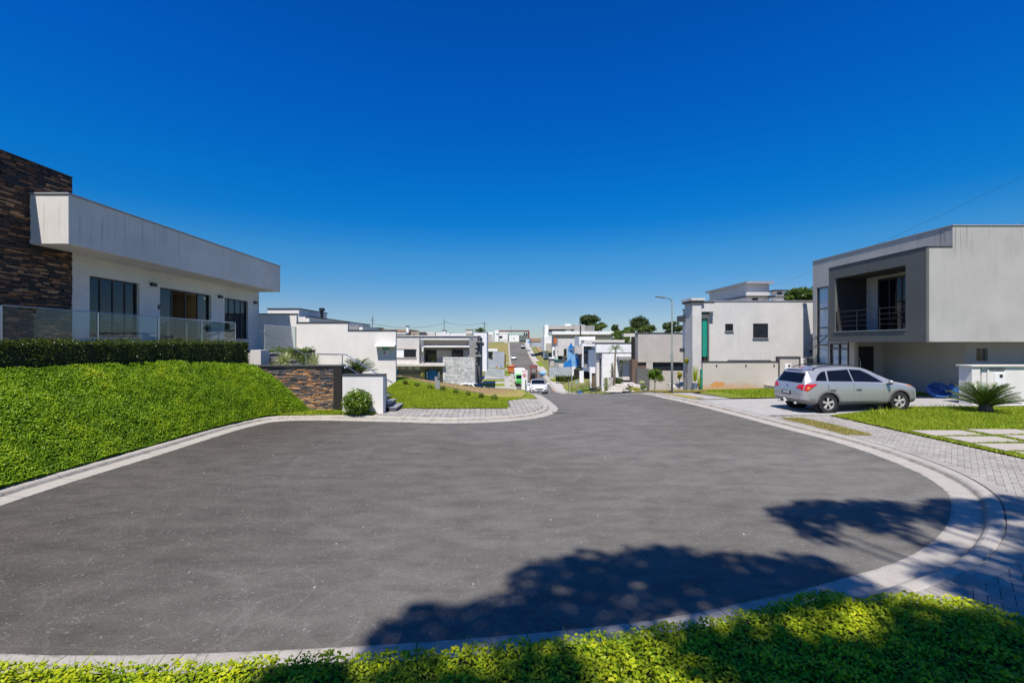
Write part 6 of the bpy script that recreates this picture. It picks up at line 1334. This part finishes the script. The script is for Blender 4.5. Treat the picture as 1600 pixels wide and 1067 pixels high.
c, suv = build_car("parked_car", "silver estate sized off road car parked on the driveway of the right house", SUV, (13.22, 17.50, .155), R(4), 'silver', pitch=R(-1.2)); suv.scale = (.985, .93, .98)
for sg in (-1, 1):
    # tail lamps: red wedge reaching round the corner, amber core
    tl = c.side([(-2.30, .86), (-2.18, .83), (-1.85, 1.06), (-1.82, 1.10), (-2.22, 1.10)], sg, .012, .04, "tail_light", M['taillight'], suv)
    c.end([(sg*.50, .94), (sg*.84, .86), (sg*.84, 1.09), (sg*.60, 1.06)][::sg], True, .012, .04, "lamp_face", M['taillight'], tl)
    c.side([(-2.20, .90), (-2.12, .92), (-2.08, 1.0), (-2.18, .98)], sg, .016, .03, "turn_lens", M['amber'], tl)
    hl = c.side([(1.78, .93), (2.12, .80), (2.20, .70), (2.12, .86), (1.84, .985)], sg, .010, .04, "headlight", M['headlamp'], suv)
    c.side([(1.74, .945), (1.98, .865), (1.93, .93), (1.78, .985)], sg, .014, .03, "turn_lens", M['amber'], hl)
c.end([(-.26, .66), (.26, .66), (.26, .80), (-.26, .80)], True, .016, .06, "plate_recess", M['blackmatt'], suv)
pl_ = c.end([(-.20, .69), (.20, .69), (.20, .79), (-.20, .79)], True, .024, .06, "number_plate", M['plate'], suv)
for i, y in enumerate((-.15, -.10, -.05, .03, .08, .13)): c.end([(y-.014, .715), (y+.014, .715), (y+.014, .765), (y-.014, .765)], True, .028, .03, "plate_mark", M['whitepaint'], pl_)
c.end([(-.66, 1.555), (.66, 1.555), (.60, 1.63), (-.60, 1.63)], True, .03, .08, "spoiler", M['carglass'], suv)
c.end([(-.16, 1.645), (.16, 1.645), (.15, 1.668), (-.15, 1.668)], True, .034, .05, "brake_light", M['taillight'], suv)
c.end([(-.05, .985), (.05, .985), (.04, 1.03), (-.04, 1.03)], True, .016, .03, "badge", M['steel'], suv)
m = MB()
for y in (-.45, .45): m.tube([(-2.40, y, .36), (-2.2, y, .36)], .04, 10)
m.tube([(-2.50, 0, .42), (-2.30, 0, .40), (-2.2, 0, .36)], .025, 8); m.tube([(-2.48, 0, .40), (-2.48, 0, .50)], [.028, .03], 8); m.build("exhaust_and_tow_bar", M['steel'], suv, local=True, smooth=True)
# compact cars in the street
HATCH = dict(x0=-1.98, x1=2.02, axles=(-1.25, 1.28), rw=.32, ww=.86, zm=.60, cladz=.30, handle=.84, mirror=.72, mz=1.02, rails=None,
    zb=[(-1.98, .5), (-1.9, .34), (-1.5, .24), (1.6, .22), (1.95, .28), (2.02, .42)],
    zt=[(-1.98, .75), (-1.94, .95), (-1.85, 1.10), (-1.70, 1.32), (-1.55, 1.42), (-1.0, 1.50), (-.2, 1.50), (.2, 1.44), (.7, 1.18), (1.05, 1.02), (1.4, .96), (1.75, .86), (1.93, .74), (2.02, .58)],
    belt=[(-1.98, .7), (-1.8, 1.02), (-1, 1.0), (.6, .93), (1.2, .9), (2.02, .75)],
    w=[(-1.98, .6), (-1.93, .74), (-1.8, .82), (-1.4, .86), (1.3, .87), (1.7, .82), (1.9, .70), (2.02, .5)],
    wr=[(-1.98, .58), (-1.5, .60), (0, .62), (.6, .66), (1.0, .72), (2.02, .5)],
    sidewin=[[(-1.55, 1.05), (-.22, 1.0), (-.24, 1.40), (-1.0, 1.39), (-1.4, 1.25)], [(-.16, 1.0), (.72, .95), (.4, 1.22), (.1, 1.38), (-.18, 1.40)]],
    doors=[(-1.0, -.19, .34, .95), (-.19, .70, .34, .9)], rearwin=(.55, 1.03, 1.34), screen=(1.02, .22))
def face(c, root):
    for sg in (-1, 1): c.end([(sg*.42, .68), (sg*.74, .66), (sg*.72, .80), (sg*.52, .78)][::sg], False, .012, .05, "headlight", M['headlamp'], root); c.end([(sg*.44, .36), (sg*.68, .38), (sg*.66, .50), (sg*.46, .46)][::sg], False, .01, .05, "fog_lamp", M['blackmatt'], root)
    g = c.end([(-.38, .52), (.38, .52), (.42, .62), (-.42, .62)], False, .01, .06, "grille", M['blackmatt'], root); c.end([(-.40, .66), (.40, .66), (.38, .70), (-.38, .70)], False, .01, .06, "upper_grille", M['steel'], root)
    c.end([(-.22, .40), (.22, .40), (.22, .49), (-.22, .49)], False, .016, .06, "number_plate", M['plate'], root)
c, wc = build_car("white_car", "white car with its door open coming up the street on the crest", HATCH, (3.63, 45.2, zr(44.5)), R(-90), 'carwhite', clad=False, pitch=R(-5))
face(c, wc)
m = MB(); m.box(.62, .70, -1.62, -.86, .36, .95); dd = m.build("open_door", M['carwhite'], wc, local=True, bevel=.02); m = MB(); m.prism([(-1.60, .955), (-.88, .955), (-.90, 1.22), (-1.2, 1.38), (-1.45, 1.36)], .63, .68, 'x'); m.build("door_window", M['carglass'], dd, local=True)
c, fc = build_car("white_car", "small white car climbing the far street in the left lane", HATCH, (4.35, 159, zr(158) + .02), R(-90), 'carwhite', clad=False, detail=False)
face(c, fc)
c, fc2 = build_car("parked_car", "small silver car at the right kerb near the street top", HATCH, (9.4, 196, zr(196)), R(92), 'silver', clad=False, detail=False, pitch=R(6))
m = MB()
c, sc_ = build_car("parked_car", "white sedan half hidden by the lawn ridge in front of the pale stone wall", HATCH, (gx(741, 47.3), 47.3, -2.92), R(-32), 'carwhite', clad=False, detail=True); sc_.scale = (.93, .93, .93)
# green fronted box van
D = 92.5; zb_ = zr(93); X = gx(813, D)
van = thing("box_van", (X, D + 2, zb_), "box van with a bright green cab and white box coming down the dip", "van")
m = MB(); m.box(X-1.1, X+1.1, D+1.5, D+6.5, zb_+.75, zb_+3.35); m.build("box", M['whitepaint'], van, bevel=.04)
m = MB(); m.prism([(D-.05, zb_+.55), (D-.05, zb_+1.25), (D+.12, zb_+1.45), (D+.45, zb_+2.30), (D+1.45, zb_+2.40), (D+1.45, zb_+.5)], X-.95, X+.95, 'x'); m.build("cab", M['green'], van, bevel=.05)
m = MB(); m.add([(X-.82, D+.10, zb_+1.44), (X+.82, D+.10, zb_+1.44), (X+.78, D+.40, zb_+2.22), (X-.78, D+.40, zb_+2.22)], [(0,1,2,3)]); m.build("windscreen", M['carglass'], van)
m = MB(); m.box(X-.97, X+.97, D-.12, D+.3, zb_+.22, zb_+.62); m.build("bumper", M['black'], van, bevel=.03)
for sx_ in (-.72, .72): m = MB(); m.box(X+sx_-.15, X+sx_+.15, D-.08, D-.052, zb_+.75, zb_+.95); m.build("headlight", M['headlamp'], van)
m = MB(); m.box(X-.1, X+.35, D-.14, D-.122, zb_+.35, zb_+.5); m.build("number_plate", M['plate'], van)
for sx_ in (-1.15, 1.15): m = MB(); m.box(X+sx_-.08, X+sx_+.08, D+.3, D+.4, zb_+1.5, zb_+1.95); m.build("mirror", M['black'], van)
for yy in (D+.8, D+4.8):
    for sx_ in (-.85, .85): m = MB(); m.lathe([(.001, -.13), (.36, -.13), (.40, -.1), (.40, .1), (.36, .13), (.001, .13)], (X+sx_, yy, zb_+.4), 'x', 18); m.build("wheel", M['tyre'], van)
# reddish loader with raised bucket in the right lane
D = 88; zb_ = zr(88); X = gx(834, D)
ld = thing("loader", (X, D, zb_), "loading machine with a raised dark red bucket behind the white car", "loader")
m = MB(); m.prism([(D-.4, zb_+4.1), (D+.5, zb_+4.2), (D+.8, zb_+4.75), (D-.3, zb_+4.6)], X-.8, X+.7, 'x'); m.build("bucket", M['redbrown'], ld, bevel=.03)
m = MB(); m.box(X-.45, X+.45, D+.6, D+3, zb_+.8, zb_+1.7); m.build("body", M['orange'], ld, bevel=.05)
m = MB(); m.box(X-.5, X+.5, D+1.6, D+2.9, zb_+3.0, zb_+3.12)
for a in (-.46, .46):
    for b in (D+1.65, D+2.85): m.tube([(X+a, b, zb_+1.7), (X+a, b, zb_+3.05)], .04, 6)
m.build("cab_frame", M['redbrown'], ld); m = MB(); m.box(X-.4, X+.4, D+1.7, D+2.8, zb_+1.72, zb_+2.9); m.build("cab_glass", M['farglass'], ld)
for a in (-.6, .6): m = MB(); m.tube([(X+a, D+1.6, zb_+1.5), (X+a, D+.5, zb_+2.7), (X+a*.8, D+.2, zb_+4.3)], .09, 6); m.build("lift_arm", M['orange'], ld)
for a in (-.72, .72):
    for b, r in ((D+.7, .5), (D+2.5, .65)): m = MB(); m.lathe([(.001, -.16), (r*.9, -.16), (r, -.1), (r, .1), (r*.9, .16), (.001, .16)], (X+a, b, zb_+r), 'x', 18); m.build("wheel", M['tyre'], ld)
# orange skip
D = 117; zb_ = gz(581.5, D); sk = thing("orange_skip", (gx(799, D), D, zb_), "orange open skip standing on the left side of the street behind the van", "skip")
m = MB(); m.prism([(gx(795, D), zb_), (gx(803, D), zb_), (gx(807, D), gz(575, D)), (gx(792, D), gz(574, D))], D, D+2, 'y'); m.build("bin", M['orange'], sk, bevel=.03); m = MB(); m.box(gx(791.5, D), gx(807.5, D), D-.05, D+2.05, gz(574, D), gz(572.5, D)); m.build("rim", M['redbrown'], sk); m = MB(); m.blob((gx(800, D), D+1, gz(572.5, D)), (.9, .8, .3), 4, .3, 6); m.build("load", M['orange'], sk)
# banner sign, posts, cones, bags
D = 41; X0, X1 = gx(815, D), gx(824.2, D); zb_ = lawn_l(X0, D)
sg = thing("notice_board", ((X0+X1)/2, D, zb_), "tall white notice board with a red circle beside the left kerb of the crest", "sign")
m = MB(); m.box(X0, X1, D, D+.03, gz(609.5, D), gz(578, D)); bd_ = m.build("board", M['whitepaint'], sg)
m = MB(); m.lathe([(.125, 0), (.17, 0), (.17, -.012), (.125, -.012)], ((X0+X1)/2, D - .002, gz(586.5, D)), 'y', 28); m.tube([((X0+X1)/2-.09, D-.01, gz(586.5, D)+.09), ((X0+X1)/2+.09, D-.01, gz(586.5, D)-.09)], .016, 6); m.build("red_circle", M['red'], bd_)
m = MB()
for i in range(5): m.box(X0+.06+i*.085, X0+.12+i*.085, D-.01, D-.001, gz(580.6, D), gz(579.4, D))
m.build("red_lettering", M['red'], bd_)
m = MB(); m.box((X0+X1)/2-.10, (X0+X1)/2+.10, D-.01, D-.001, gz(587.6, D), gz(587, D)); m.box((X0+X1)/2-.07, (X0+X1)/2+.07, D-.01, D-.001, gz(586, D), gz(585.3, D)); m.build("dark_lettering", M['charcoal'], bd_)
m = MB(); m.tube([((X0+X1)/2, D+.06, zb_-.2), ((X0+X1)/2, D+.06, gz(590, D))], .035, 8); m.tube([(X0+.35, D-.25, zb_-.3), (X0+.35, D-.25, gz(593, D))], .05, 8); m.build("post", M['galv'], sg)
def cone(x, y, D, lab, h=.75):
    t = thing("traffic_cone", (gx(x, D), D, gz(y, D)), lab, "traffic cone", "orange traffic cones at the crest"); c_ = (gx(x, D), D, gz(y, D)); m = MB(); m.box(c_[0]-.2, c_[0]+.2, D-.2, D+.2, c_[2], c_[2]+.04); m.lathe([(.15, .04), (.03, h), (.001, h)], c_, n=14); b = m.build("cone", M['orange'], t)
    m = MB(); m.lathe([(.118, h*.38), (.082, h*.62)], c_, n=14); m.build("white_band", M['whitepaint'], b)
cone(811, 615.5, 42, "orange and white cone at the left kerb by the white notice board", .42); cone(865.5, 612, 84, "orange cone lying low at the right kerb beyond the white car", .7)
D = 112; m = MB(); c_ = pt(848, 583.5, D); m.blob(c_, (.75, .6, .5), 1, .2, 8); o = m.build("wrapped_bundle", M['netting'], smooth=True); o.data.transform(Matrix.Translation((0, 0, 0))); tag(o, "blue and white wrapped bundle by the left end of the zinc hoarding", "bundle")
leafy("round_shrub", "round yellow green shrub right of the wrapped bundle on the kerb", "bush", pt(857.5, 584, 108), (.62, .62, .55), 400, .16, M['yellowleaf'], group=None)
D = 61; m = MB(); c_ = pt(906, 613, D); m.blob((c_[0], c_[1], c_[2]), (.34, .25, .13), 8, .25, 8); tag(m.build("blue_bag", M['pool'], smooth=True), "bright blue bag lying on the sidewalk left of the slim street lamp", "bag")
# ================================================================ LAMP POSTS, POLES, CABLES
def lamp(px, base_y, top_y, D, arm, label, r=.046, group="street lamps along the right side"):
    X = gx(px, D); z0, z1 = gz(base_y, D), gz(top_y, D); t = thing("street_lamp", (X, D, z0), label, "street lamp", group)
    m = MB(); m.tube([(X, D, z0-.1), (X, D, lerp(z0, z1, .45)), (X, D, lerp(z0, z1, .452)), (X, D, z1)], [r*1.25, r*1.25, r*.9, r*.75], 10); m.build("pole", M['galv'], t, smooth=True)
    ax_, az = gx(arm[0], D), gz(arm[1], D); m = MB(); m.tube([(X, D, z1-.05), (lerp(X, ax_, .35), D, lerp(z1, az, .75)), (ax_, D, az)], r*.55, 8); m.build("arm", M['galv'], t, smooth=True)
    m = MB(); m.prism([(ax_+.05, az+.035), (ax_-.42*r/.046, az+.10), (ax_-.42*r/.046, az+.045), (ax_+.05, az-.03)], D-.09, D+.09, 'y'); m.build("lamp_head", M['galv'], t, bevel=.01); return t
lamp(1050, 620, 469, 24.2, (1037, 465.5), "tall thin galvanised street lamp on the dry grass at the right kerb, nearest one")
lamp(931, 613.5, 540, 51.5, (921, 537.5), "slim street lamp in front of the white cube house")
lamp(893.5, 611.5, 574, 69, (889.5, 572.5), "farther slim street lamp in front of the zinc hoarding", .06)
for x, y0, y1, D, lab in ((888.5, 613, 592.5, 70, "short grey bollard post left of the blue lettered sign"), (757, 522, 502, 150, "utility pole with crossarm above the tall white house"), (694, 520, 499, 130, "thin aerial mast on the skyline over the modern house"), (582, 517, 494, 90, "thin aerial mast behind the white boundary wall"), (798.5, 517, 509, 240, "thin aerial above the red brown portal")):
    X = gx(x, D); t = thing("pole", (X, D, gz(y0, D)), lab, "pole"); r = .05 if D < 75 else .08; m = MB(); m.tube([(X, D, gz(y0, D) - (8 if D > 75 else .3)), (X, D, gz(y1, D))], r, 8); m.build("mast", M['galv'], t)
    if D > 75: m = MB(); w = .9 if 'crossarm' in lab else .35; m.box(X-w, X+w, D-.06, D+.06, gz(y1, D)-.9, gz(y1, D)-.75); m.box(X-.18, X+.18, D-.18, D+.18, gz(y1, D)-2.2, gz(y1, D)-1.3) if w > .5 else None; m.build("crossarm", M['galv'], t)
D = 64; X = gx(900.5, D); t = thing("street_sign", (X, D, gz(612, D)), "small pale blue sign on a post among the plants of the right kerb", "sign"); m = MB(); m.tube([(X, D, gz(613, D)), (X, D, gz(594, D))], .03, 8); m.build("post", M['galv'], t); m = MB(); m.box(X-.09, X+.09, D-.05, D-.03, gz(598.5, D), gz(594, D)); m.build("plate", M['netting'], t)
def cable(a, b, sag, lab, r=.007):
    a, b = Vector(a), Vector(b); m = MB(); m.tube([a.lerp(b, i/16) - Vector((0, 0, sag*4*(i/16)*(1-i/16))) for i in range(17)], r, 5); tag(m.build("overhead_cable", M['black']), lab, "cable")
cable(pt(1700, 225, 22), pt(1205, 447, 60), .5, "thin overhead cable sloping down behind the right house roof")
cable(pt(1640, 335, 22.5), pt(1545, 362, 26), .1, "short piece of overhead cable at the upper right edge")
cable(pt(694, 505, 130), pt(582, 506, 90), 1.0, "faint overhead line between the aerial masts on the left skyline", .03)
cable(pt(694, 503, 130), pt(757, 504, 150), .8, "faint overhead line left of the utility pole", .03)
# ================================================================ TREES AND PLANTS
def tree(name, label, base, crown, r, n, size, mat, cat="tree", group=None, clusters=14, seed=0, trunk_r=.2, asp=.65, vis=True):
    rr = np.random.default_rng(seed + 11); t = thing(name, base, label, cat, group); base = np.array(base, float); crown = np.array(crown, float); r = np.array(r, float)
    cc = rr.normal(0, 1, (clusters, 3)); cc /= np.linalg.norm(cc, axis=1)[:, None]; cc *= rr.uniform(.35, .86, (clusters, 1)); cc = crown + cc * r; cr = rr.uniform(.28, .48, clusters)
    m = MB(); mid = base*.45 + crown*.55; m.tube([base - [0, 0, .3], base*.7 + crown*.3 + rr.normal(0, .02, 3)*r, mid], [trunk_r, trunk_r*.8, trunk_r*.62], 9)
    for k in range(clusters): q = mid*.5 + cc[k]*.5 + rr.normal(0, .05, 3)*r; m.tube([mid - [0, 0, .1], q, cc[k]], [trunk_r*.42, trunk_r*.25, trunk_r*.07], 6)
    m.build("trunk", M['bark'], t, smooth=True); k = rr.integers(0, clusters, n); d = rr.normal(0, 1, (n, 3)); d /= np.linalg.norm(d, axis=1)[:, None]
    P = cc[k] + d * (r * cr[k][:, None]) * (rr.uniform(0, 1, (n, 1))**.45) * (1 + .2*np.sin(d[:, :1]*7 + k[:, None])); np_mesh("crown", leaf_quads(P, d + [0, 0, .5], size, size*asp, .8), n, mat, np.clip(rr.uniform(0, 1, n)*.7 + .3*(k/clusters), 0, 1), t); return t
def far_tree(label, x, y0, y1, w, D, mat, seed, n=4200, cl=16, dz=6, group="trees on the far skyline"):
    zt, zb_ = gz(y0, D), gz(y1, D); rx = w*D/F/2; rz_ = (zt - zb_)/2; X = gx(x, D)
    return tree("tree", label, (X, D, zb_ - dz), (X, D, (zt+zb_)/2), (rx, rx, rz_), n, max(.25, rx*.13), M[mat], group=group, clusters=cl, seed=seed, trunk_r=rx*.09)
far_tree("broad dark green round tree behind the far grey cube house", 921, 491, 513, 34, 190, 'darktree', 3, 9500, 30)
far_tree("lighter green tree at the lower right of the broad dark tree", 935, 503, 517, 26, 170, 'lighttree', 4)
far_tree("upright green tree above the greige house roof", 998, 494, 515, 27, 150, 'darktree', 5, 8000, 26)
far_tree("small dark tree left of the upright skyline tree", 961, 506, 521, 17, 160, 'darktree', 6)
far_tree("brownish tree at the right foot of the upright skyline tree", 1010, 506, 522, 26, 120, 'lighttree', 7)
far_tree("light green low tree between the small dark tree and the upright tree", 980, 511, 525, 34, 120, 'lighttree', 8)
far_tree("light green tree just right of the white cube house roof", 968, 518, 540, 30, 100, 'lighttree', 12)
far_tree("dark tree left of the two storey grey house canopy", 1052, 503, 521, 40, 90, 'darktree', 9)
far_tree("green treetop rising behind the two storey grey house next to the right house", 1262, 449, 475, 62, 60, 'lighttree', 10, 8000, 24)
far_tree("low dark tree on the skyline behind the white boundary wall", 589, 511, 518, 22, 120, 'darktree', 13, 1500)
far_tree("group of small trees left of the utility pole", 749, 512, 520, 17, 180, 'lighttree', 14, 1500)
for x, lab in ((819.3, "left one of two small conical trees under the red brown portal"), (822.9, "right one of two small conical trees under the red brown portal")):
    D = 250; o = thing("conifer", (gx(x, D), D, 3), lab, "tree"); P = rng.uniform(0, 1, (260, 3)); h = P[:, 0]; a = P[:, 1]*6.28; rr_ = (1-h)*.65*P[:, 2]**.5
    np_mesh("crown", leaf_quads(np.stack([gx(x, D) + rr_*np.cos(a), D + rr_*np.sin(a), gz(524, D) + h*(gz(519, D)-gz(524, D))], 1), np.tile([0, -1., .3], (260, 1)), .35, .2), 260, M['darktree'], P[:, 0], o); m = MB(); m.tube([(gx(x, D), D, 2.5), (gx(x, D), D, gz(521, D))], .08, 6); m.build("trunk", M['bark'], o)
# palm before the white cube house
D = 54; X = gx(961, D); pz = gz(609, D); pm_ = thing("palm_tree", (X, D, pz), "slender palm tree with a small feathery crown in front of the white cube house", "palm tree")
m = MB(); m.tube([(gx(959.5, D), D, pz), (gx(960.5, D), D, gz(575, D)), (gx(961.5, D), D, gz(552, D)), (gx(962, D), D, gz(545, D))], [.17, .12, .09, .06], 9); m.build("trunk", M['palm_trunk'], pm_, smooth=True)
fr = MB(); ct = Vector((gx(962, D), D, gz(545, D)))
for i in range(15):
    a = i*2.399; e = R(70 - 75*(i/15)); L = 1.4*random.uniform(.8, 1.1); pp = [ct + Vector((math.cos(a)*math.cos(e)*L*t, math.sin(a)*math.cos(e)*L*t, math.sin(e)*L*t + .25*t - .85*L*t*t)) for t in (0, .2, .4, .6, .8, 1)]
    fr.tube(pp, [.018, .015, .012, .01, .006, .003], 4, .3, False); side = Vector((-math.sin(a), math.cos(a), 0))
    for k in range(1, 16):
        u = k/16*5; j = min(4, int(u)); p = pp[j].lerp(pp[j+1], u-j); ax_ = (pp[j+1]-pp[j]).normalized()
        for s_ in (-1, 1): q = p + (side*s_*.8 + ax_*.5 + Vector((0, 0, -.35)))*.33*math.sin(math.pi*(.12+.8*k/16)); fr.add([p-ax_*.02, p+ax_*.02, q], [(0, 1, 2)], random.random())
fr.build("fronds", M['bush'], pm_)
def column(label, x, y0, y1, w, D, mat='hedge', n=420, name="cypress_shrub"):
    X = gx(x, D); zb_, zt = gz(y1, D), gz(y0, D); o = thing(name, (X, D, zb_), label, "shrub"); P = rng.uniform(0, 1, (n, 3)); h = P[:, 0]; a = P[:, 1]*6.28; rx = w*D/F/2*np.sin(np.pi*np.clip(h*.85+.12, 0, 1))**.7*P[:, 2]**.5*(1+.3*np.sin(h*17))
    np_mesh("foliage", leaf_quads(np.stack([X + rx*np.cos(a), D + rx*np.sin(a), zb_ + h*(zt-zb_)], 1), np.tile([0, -.6, .5], (n, 1)), .11, .06), n, M[mat], rng.uniform(0, 1, n), o); m = MB(); m.tube([(X, D, zb_-.2), (X, D, lerp(zb_, zt, .7))], .04, 6); m.build("stem", M['bark'], o)
column("narrow dark cypress shrub left of the palm trunk", 956.5, 567, 590, 4.5, 57); column("taller ragged cypress shrub right of the palm trunk", 970.5, 562, 590, 8, 57); column("bent green shrub at the left end of the garden steps", 947, 590, 612, 8, 52.5, 'bush', 600); column("small dark shrub at the right end of the pale garden wall", 985.5, 578, 592, 6, 57)
tree("garden_tree", "small light green tree in front of the dark gate of the greige house", pt(1023, 608, 33), pt(1023.5, 585.5, 33), (.72, .6, .58), 1700, .12, M['bush'], cat="small tree", clusters=10, seed=31, trunk_r=.035)
tree("garden_tree", "small yellow leaved tree left of the two storey grey house", pt(1061, 606, 30), pt(1061.5, 586, 30), (.30, .3, .30), 600, .08, M['yellowleaf'], cat="small tree", clusters=8, seed=32, trunk_r=.02)
tree("garden_tree", "pale yellow variegated small tree against the street side of the two storey grey house", pt(1073, 605, 28.8), pt(1073, 566, 28.8), (.22, .22, .38), 420, .08, M['yellowleaf'], cat="small tree", clusters=7, seed=33, trunk_r=.02)
spiky("potted_dracaena", "tall spiky green plant in a dark blue pot at the foot of the pilaster", "plant", (gx(1086, 27.3), 27.3, gz(597, 27.3)), .42, .95, 90, M['cover_near'], .012, droop=.6)
m = MB(); c_ = (gx(1086, 27.3), 27.3, gz(607, 27.3)); m.lathe([(.001, 0), (.14, 0), (.17, .32), (.15, .32), (.13, .28), (.001, .28)], c_, n=16); tag(m.build("plant_pot", M['bluegrey'], smooth=False), "dark blue plant pot at the foot of the pilaster", "pot")
spiky("narrow_dracaena", "narrow spiky plant between the blue pot and the beige wall corner", "plant", (gx(1092.5, 26.8), 26.8, gz(606, 26.8)), .18, .75, 40, M['cover_near'], .012)
for i, (x, y, w, h, D, mt, lab) in enumerate([(910, 606, 16, 7, 68, 'bush', "low green shrub mass behind the blue lettered sign"), (922, 604, 16, 11, 66, 'hedge', "darker green shrub mass before the brown gate"), (897, 609, 12, 6, 68, 'cover', "bright green low shrub by the farther lamp"), (913, 610.5, 18, 6, 62, 'cover', "bright green low shrub along the sidewalk below the brown gate"), (934, 610, 12, 8, 54, 'hedge', "dark green shrub at the foot of the slim street lamp"), (1005, 606.5, 9, 5, 41.5, 'bush', "pale green agave like bush between the pale slabs"), (992, 609, 16, 5, 41, 'yellowleaf', "yellow green low shrubs under the pale slabs"), (1003, 599, 7, 5, 42.8, 'varieg', "silvery round bush above the pale slabs"), (774, 570, 4, 6, 116.5, 'bush', "small green bush painted against the upper zinc hoarding")]):
    if i == 8: continue
    leafy("shrub", lab, "bush", pt(x, y - h*.3, D), (w*D/F/2, .5, h*D/F/2), 420, .09, M[mt], group=None)
hh = thing("clipped_hedge", (gx(886, 96), 96, gz(597, 96)), "row of clipped dark hedge plants below the zinc hoarding", "hedge"); n = 2600; P = rng.uniform(0, 1, (n, 3)); np_mesh("foliage", leaf_quads(np.stack([lerp(gx(868, 96), gx(905, 96), P[:, 0]), 95.6 + P[:, 1]*.6, lerp(gz(595, 96), gz(585.5, 96), P[:, 2]*(.75+.25*np.sin(P[:, 0]*60)))], 1), np.tile([0, -.6, .5], (n, 1)), .2, .12), n, M['hedge'], rng.uniform(0, 1, n), hh); m = MB(); m.box(gx(869, 96), gx(904, 96), 95.9, 96.1, gz(596, 96), gz(588, 96)); m.build("branches", M['soil'], hh)
# tall trees behind the camera: only their shade reaches the paving
def shade_at(x, y, H): return np.array([x, y, 0]) - np.array([-SUN.x, -SUN.y, 0]) / SUN.z * H + np.array([0, 0, H])
def shade_tree(label, base, spots, H, seed, n_per=430, size=.20):
    rr = np.random.default_rng(seed); t = thing("tall_tree", base, label, "tree"); m = MB(); b = Vector(base); cen = Vector(np.mean([shade_at(s[0], s[1], H) for s in spots], 0)); fork = b.lerp(cen, .0) + Vector((0, 0, H*.55))
    m.tube([b, b + Vector((.1, 0, H*.3)), fork], [.28, .22, .17], 10); Ps = []; Ns = []
    for (x, y, rx, ry, dens) in spots:
        c_ = shade_at(x, y, H + rr.uniform(-1.0, 1.0)); mid_ = (np.array(fork) + c_)/2 + [0, 0, -.4]; m.tube([fork, tuple(mid_), tuple(c_)], [.09, .05, .02], 6)
        k = int(n_per * dens * rx * ry / .25); d = rr.normal(0, 1, (k, 3)); d /= np.linalg.norm(d, axis=1)[:, None]; d *= rr.uniform(0, 1, (k, 1))**.4; Ps.append(c_ + d*[rx, ry*1.25, .7]); Ns.append(d + [0, 0, .6])
    m.build("trunk", M['bark'], t, smooth=True); P = np.concatenate(Ps); np_mesh("crown", leaf_quads(P, np.concatenate(Ns), size, size*.6, .6), len(P), M['darktree'], rr.uniform(0, 1, len(P)), t)
SP1 = [(-.75, 4.2, .5, .35, 1), (.1, 4.35, .6, .4, 1), (.9, 4.6, .7, .4, .8), (1.1, 5.38, .6, .34, 1.1), (2.0, 5.55, .75, .32, 1.2), (1.9, 5.0, .6, .4, .9), (2.9, 5.3, .7, .38, 1.2), (3.7, 5.4, .5, .26, 1), (2.8, 4.7, .7, .4, 1), (3.7, 4.9, .5, .35, .8), (.4, 5.2, .35, .25, .8),
       (-1.4, 3.2, .6, .4, 1), (-.5, 3.1, .6, .45, 1), (.35, 3.4, .5, .3, .8), (1.9, 3.9, .7, .35, .7), (3.0, 3.3, .7, .5, 1), (3.9, 3.7, .8, .5, 1.1), (2.4, 2.6, .8, .5, .7), (3.8, 2.6, .9, .6, 1), (2.6, 3.3, .7, .5, 1), (1.9, 3.0, .5, .4, .9), (3.3, 3.0, .7, .5, 1), (4.4, 3.2, .7, .6, 1), (2.2, 3.6, .4, .22, 1)]
SP2 = [(4.6, 7.0, .5, .32, .9), (5.3, 7.3, .6, .35, 1.1), (6.2, 7.35, .7, .3, 1.1), (5.6, 6.7, .5, .25, .7), (4.5, 6.45, .35, .2, .6), (6.9, 6.9, .6, .3, .8), (7.6, 7.3, .8, .4, 1.1), (8.6, 7.1, .8, .5, 1.1), (5.8, 5.8, .4, .25, .5), (7.3, 6.0, .7, .3, .8), (8.3, 6.2, .8, .5, 1.1), (5.2, 5.0, .6, .35, .9), (6.3, 5.1, .6, .45, 1.1), (7.4, 5.1, .8, .5, 1.1), (5.0, 4.1, .6, .5, 1), (6.0, 4.2, .7, .5, 1.1), (7.2, 4.1, .8, .5, 1), (9.6, 6.4, .8, .8, 1), (9.4, 5, .8, .8, 1), (5.3, 3.2, .7, .5, 1)]
shade_tree("tall leafy tree standing behind the camera that shades the near kerb and asphalt", (.5, -6.5, 0), SP1, 12.5, 41)
shade_tree("tall leafy tree behind the camera on the right that shades the curved sidewalk", (7.2, -5.5, 0), SP2, 13, 42)
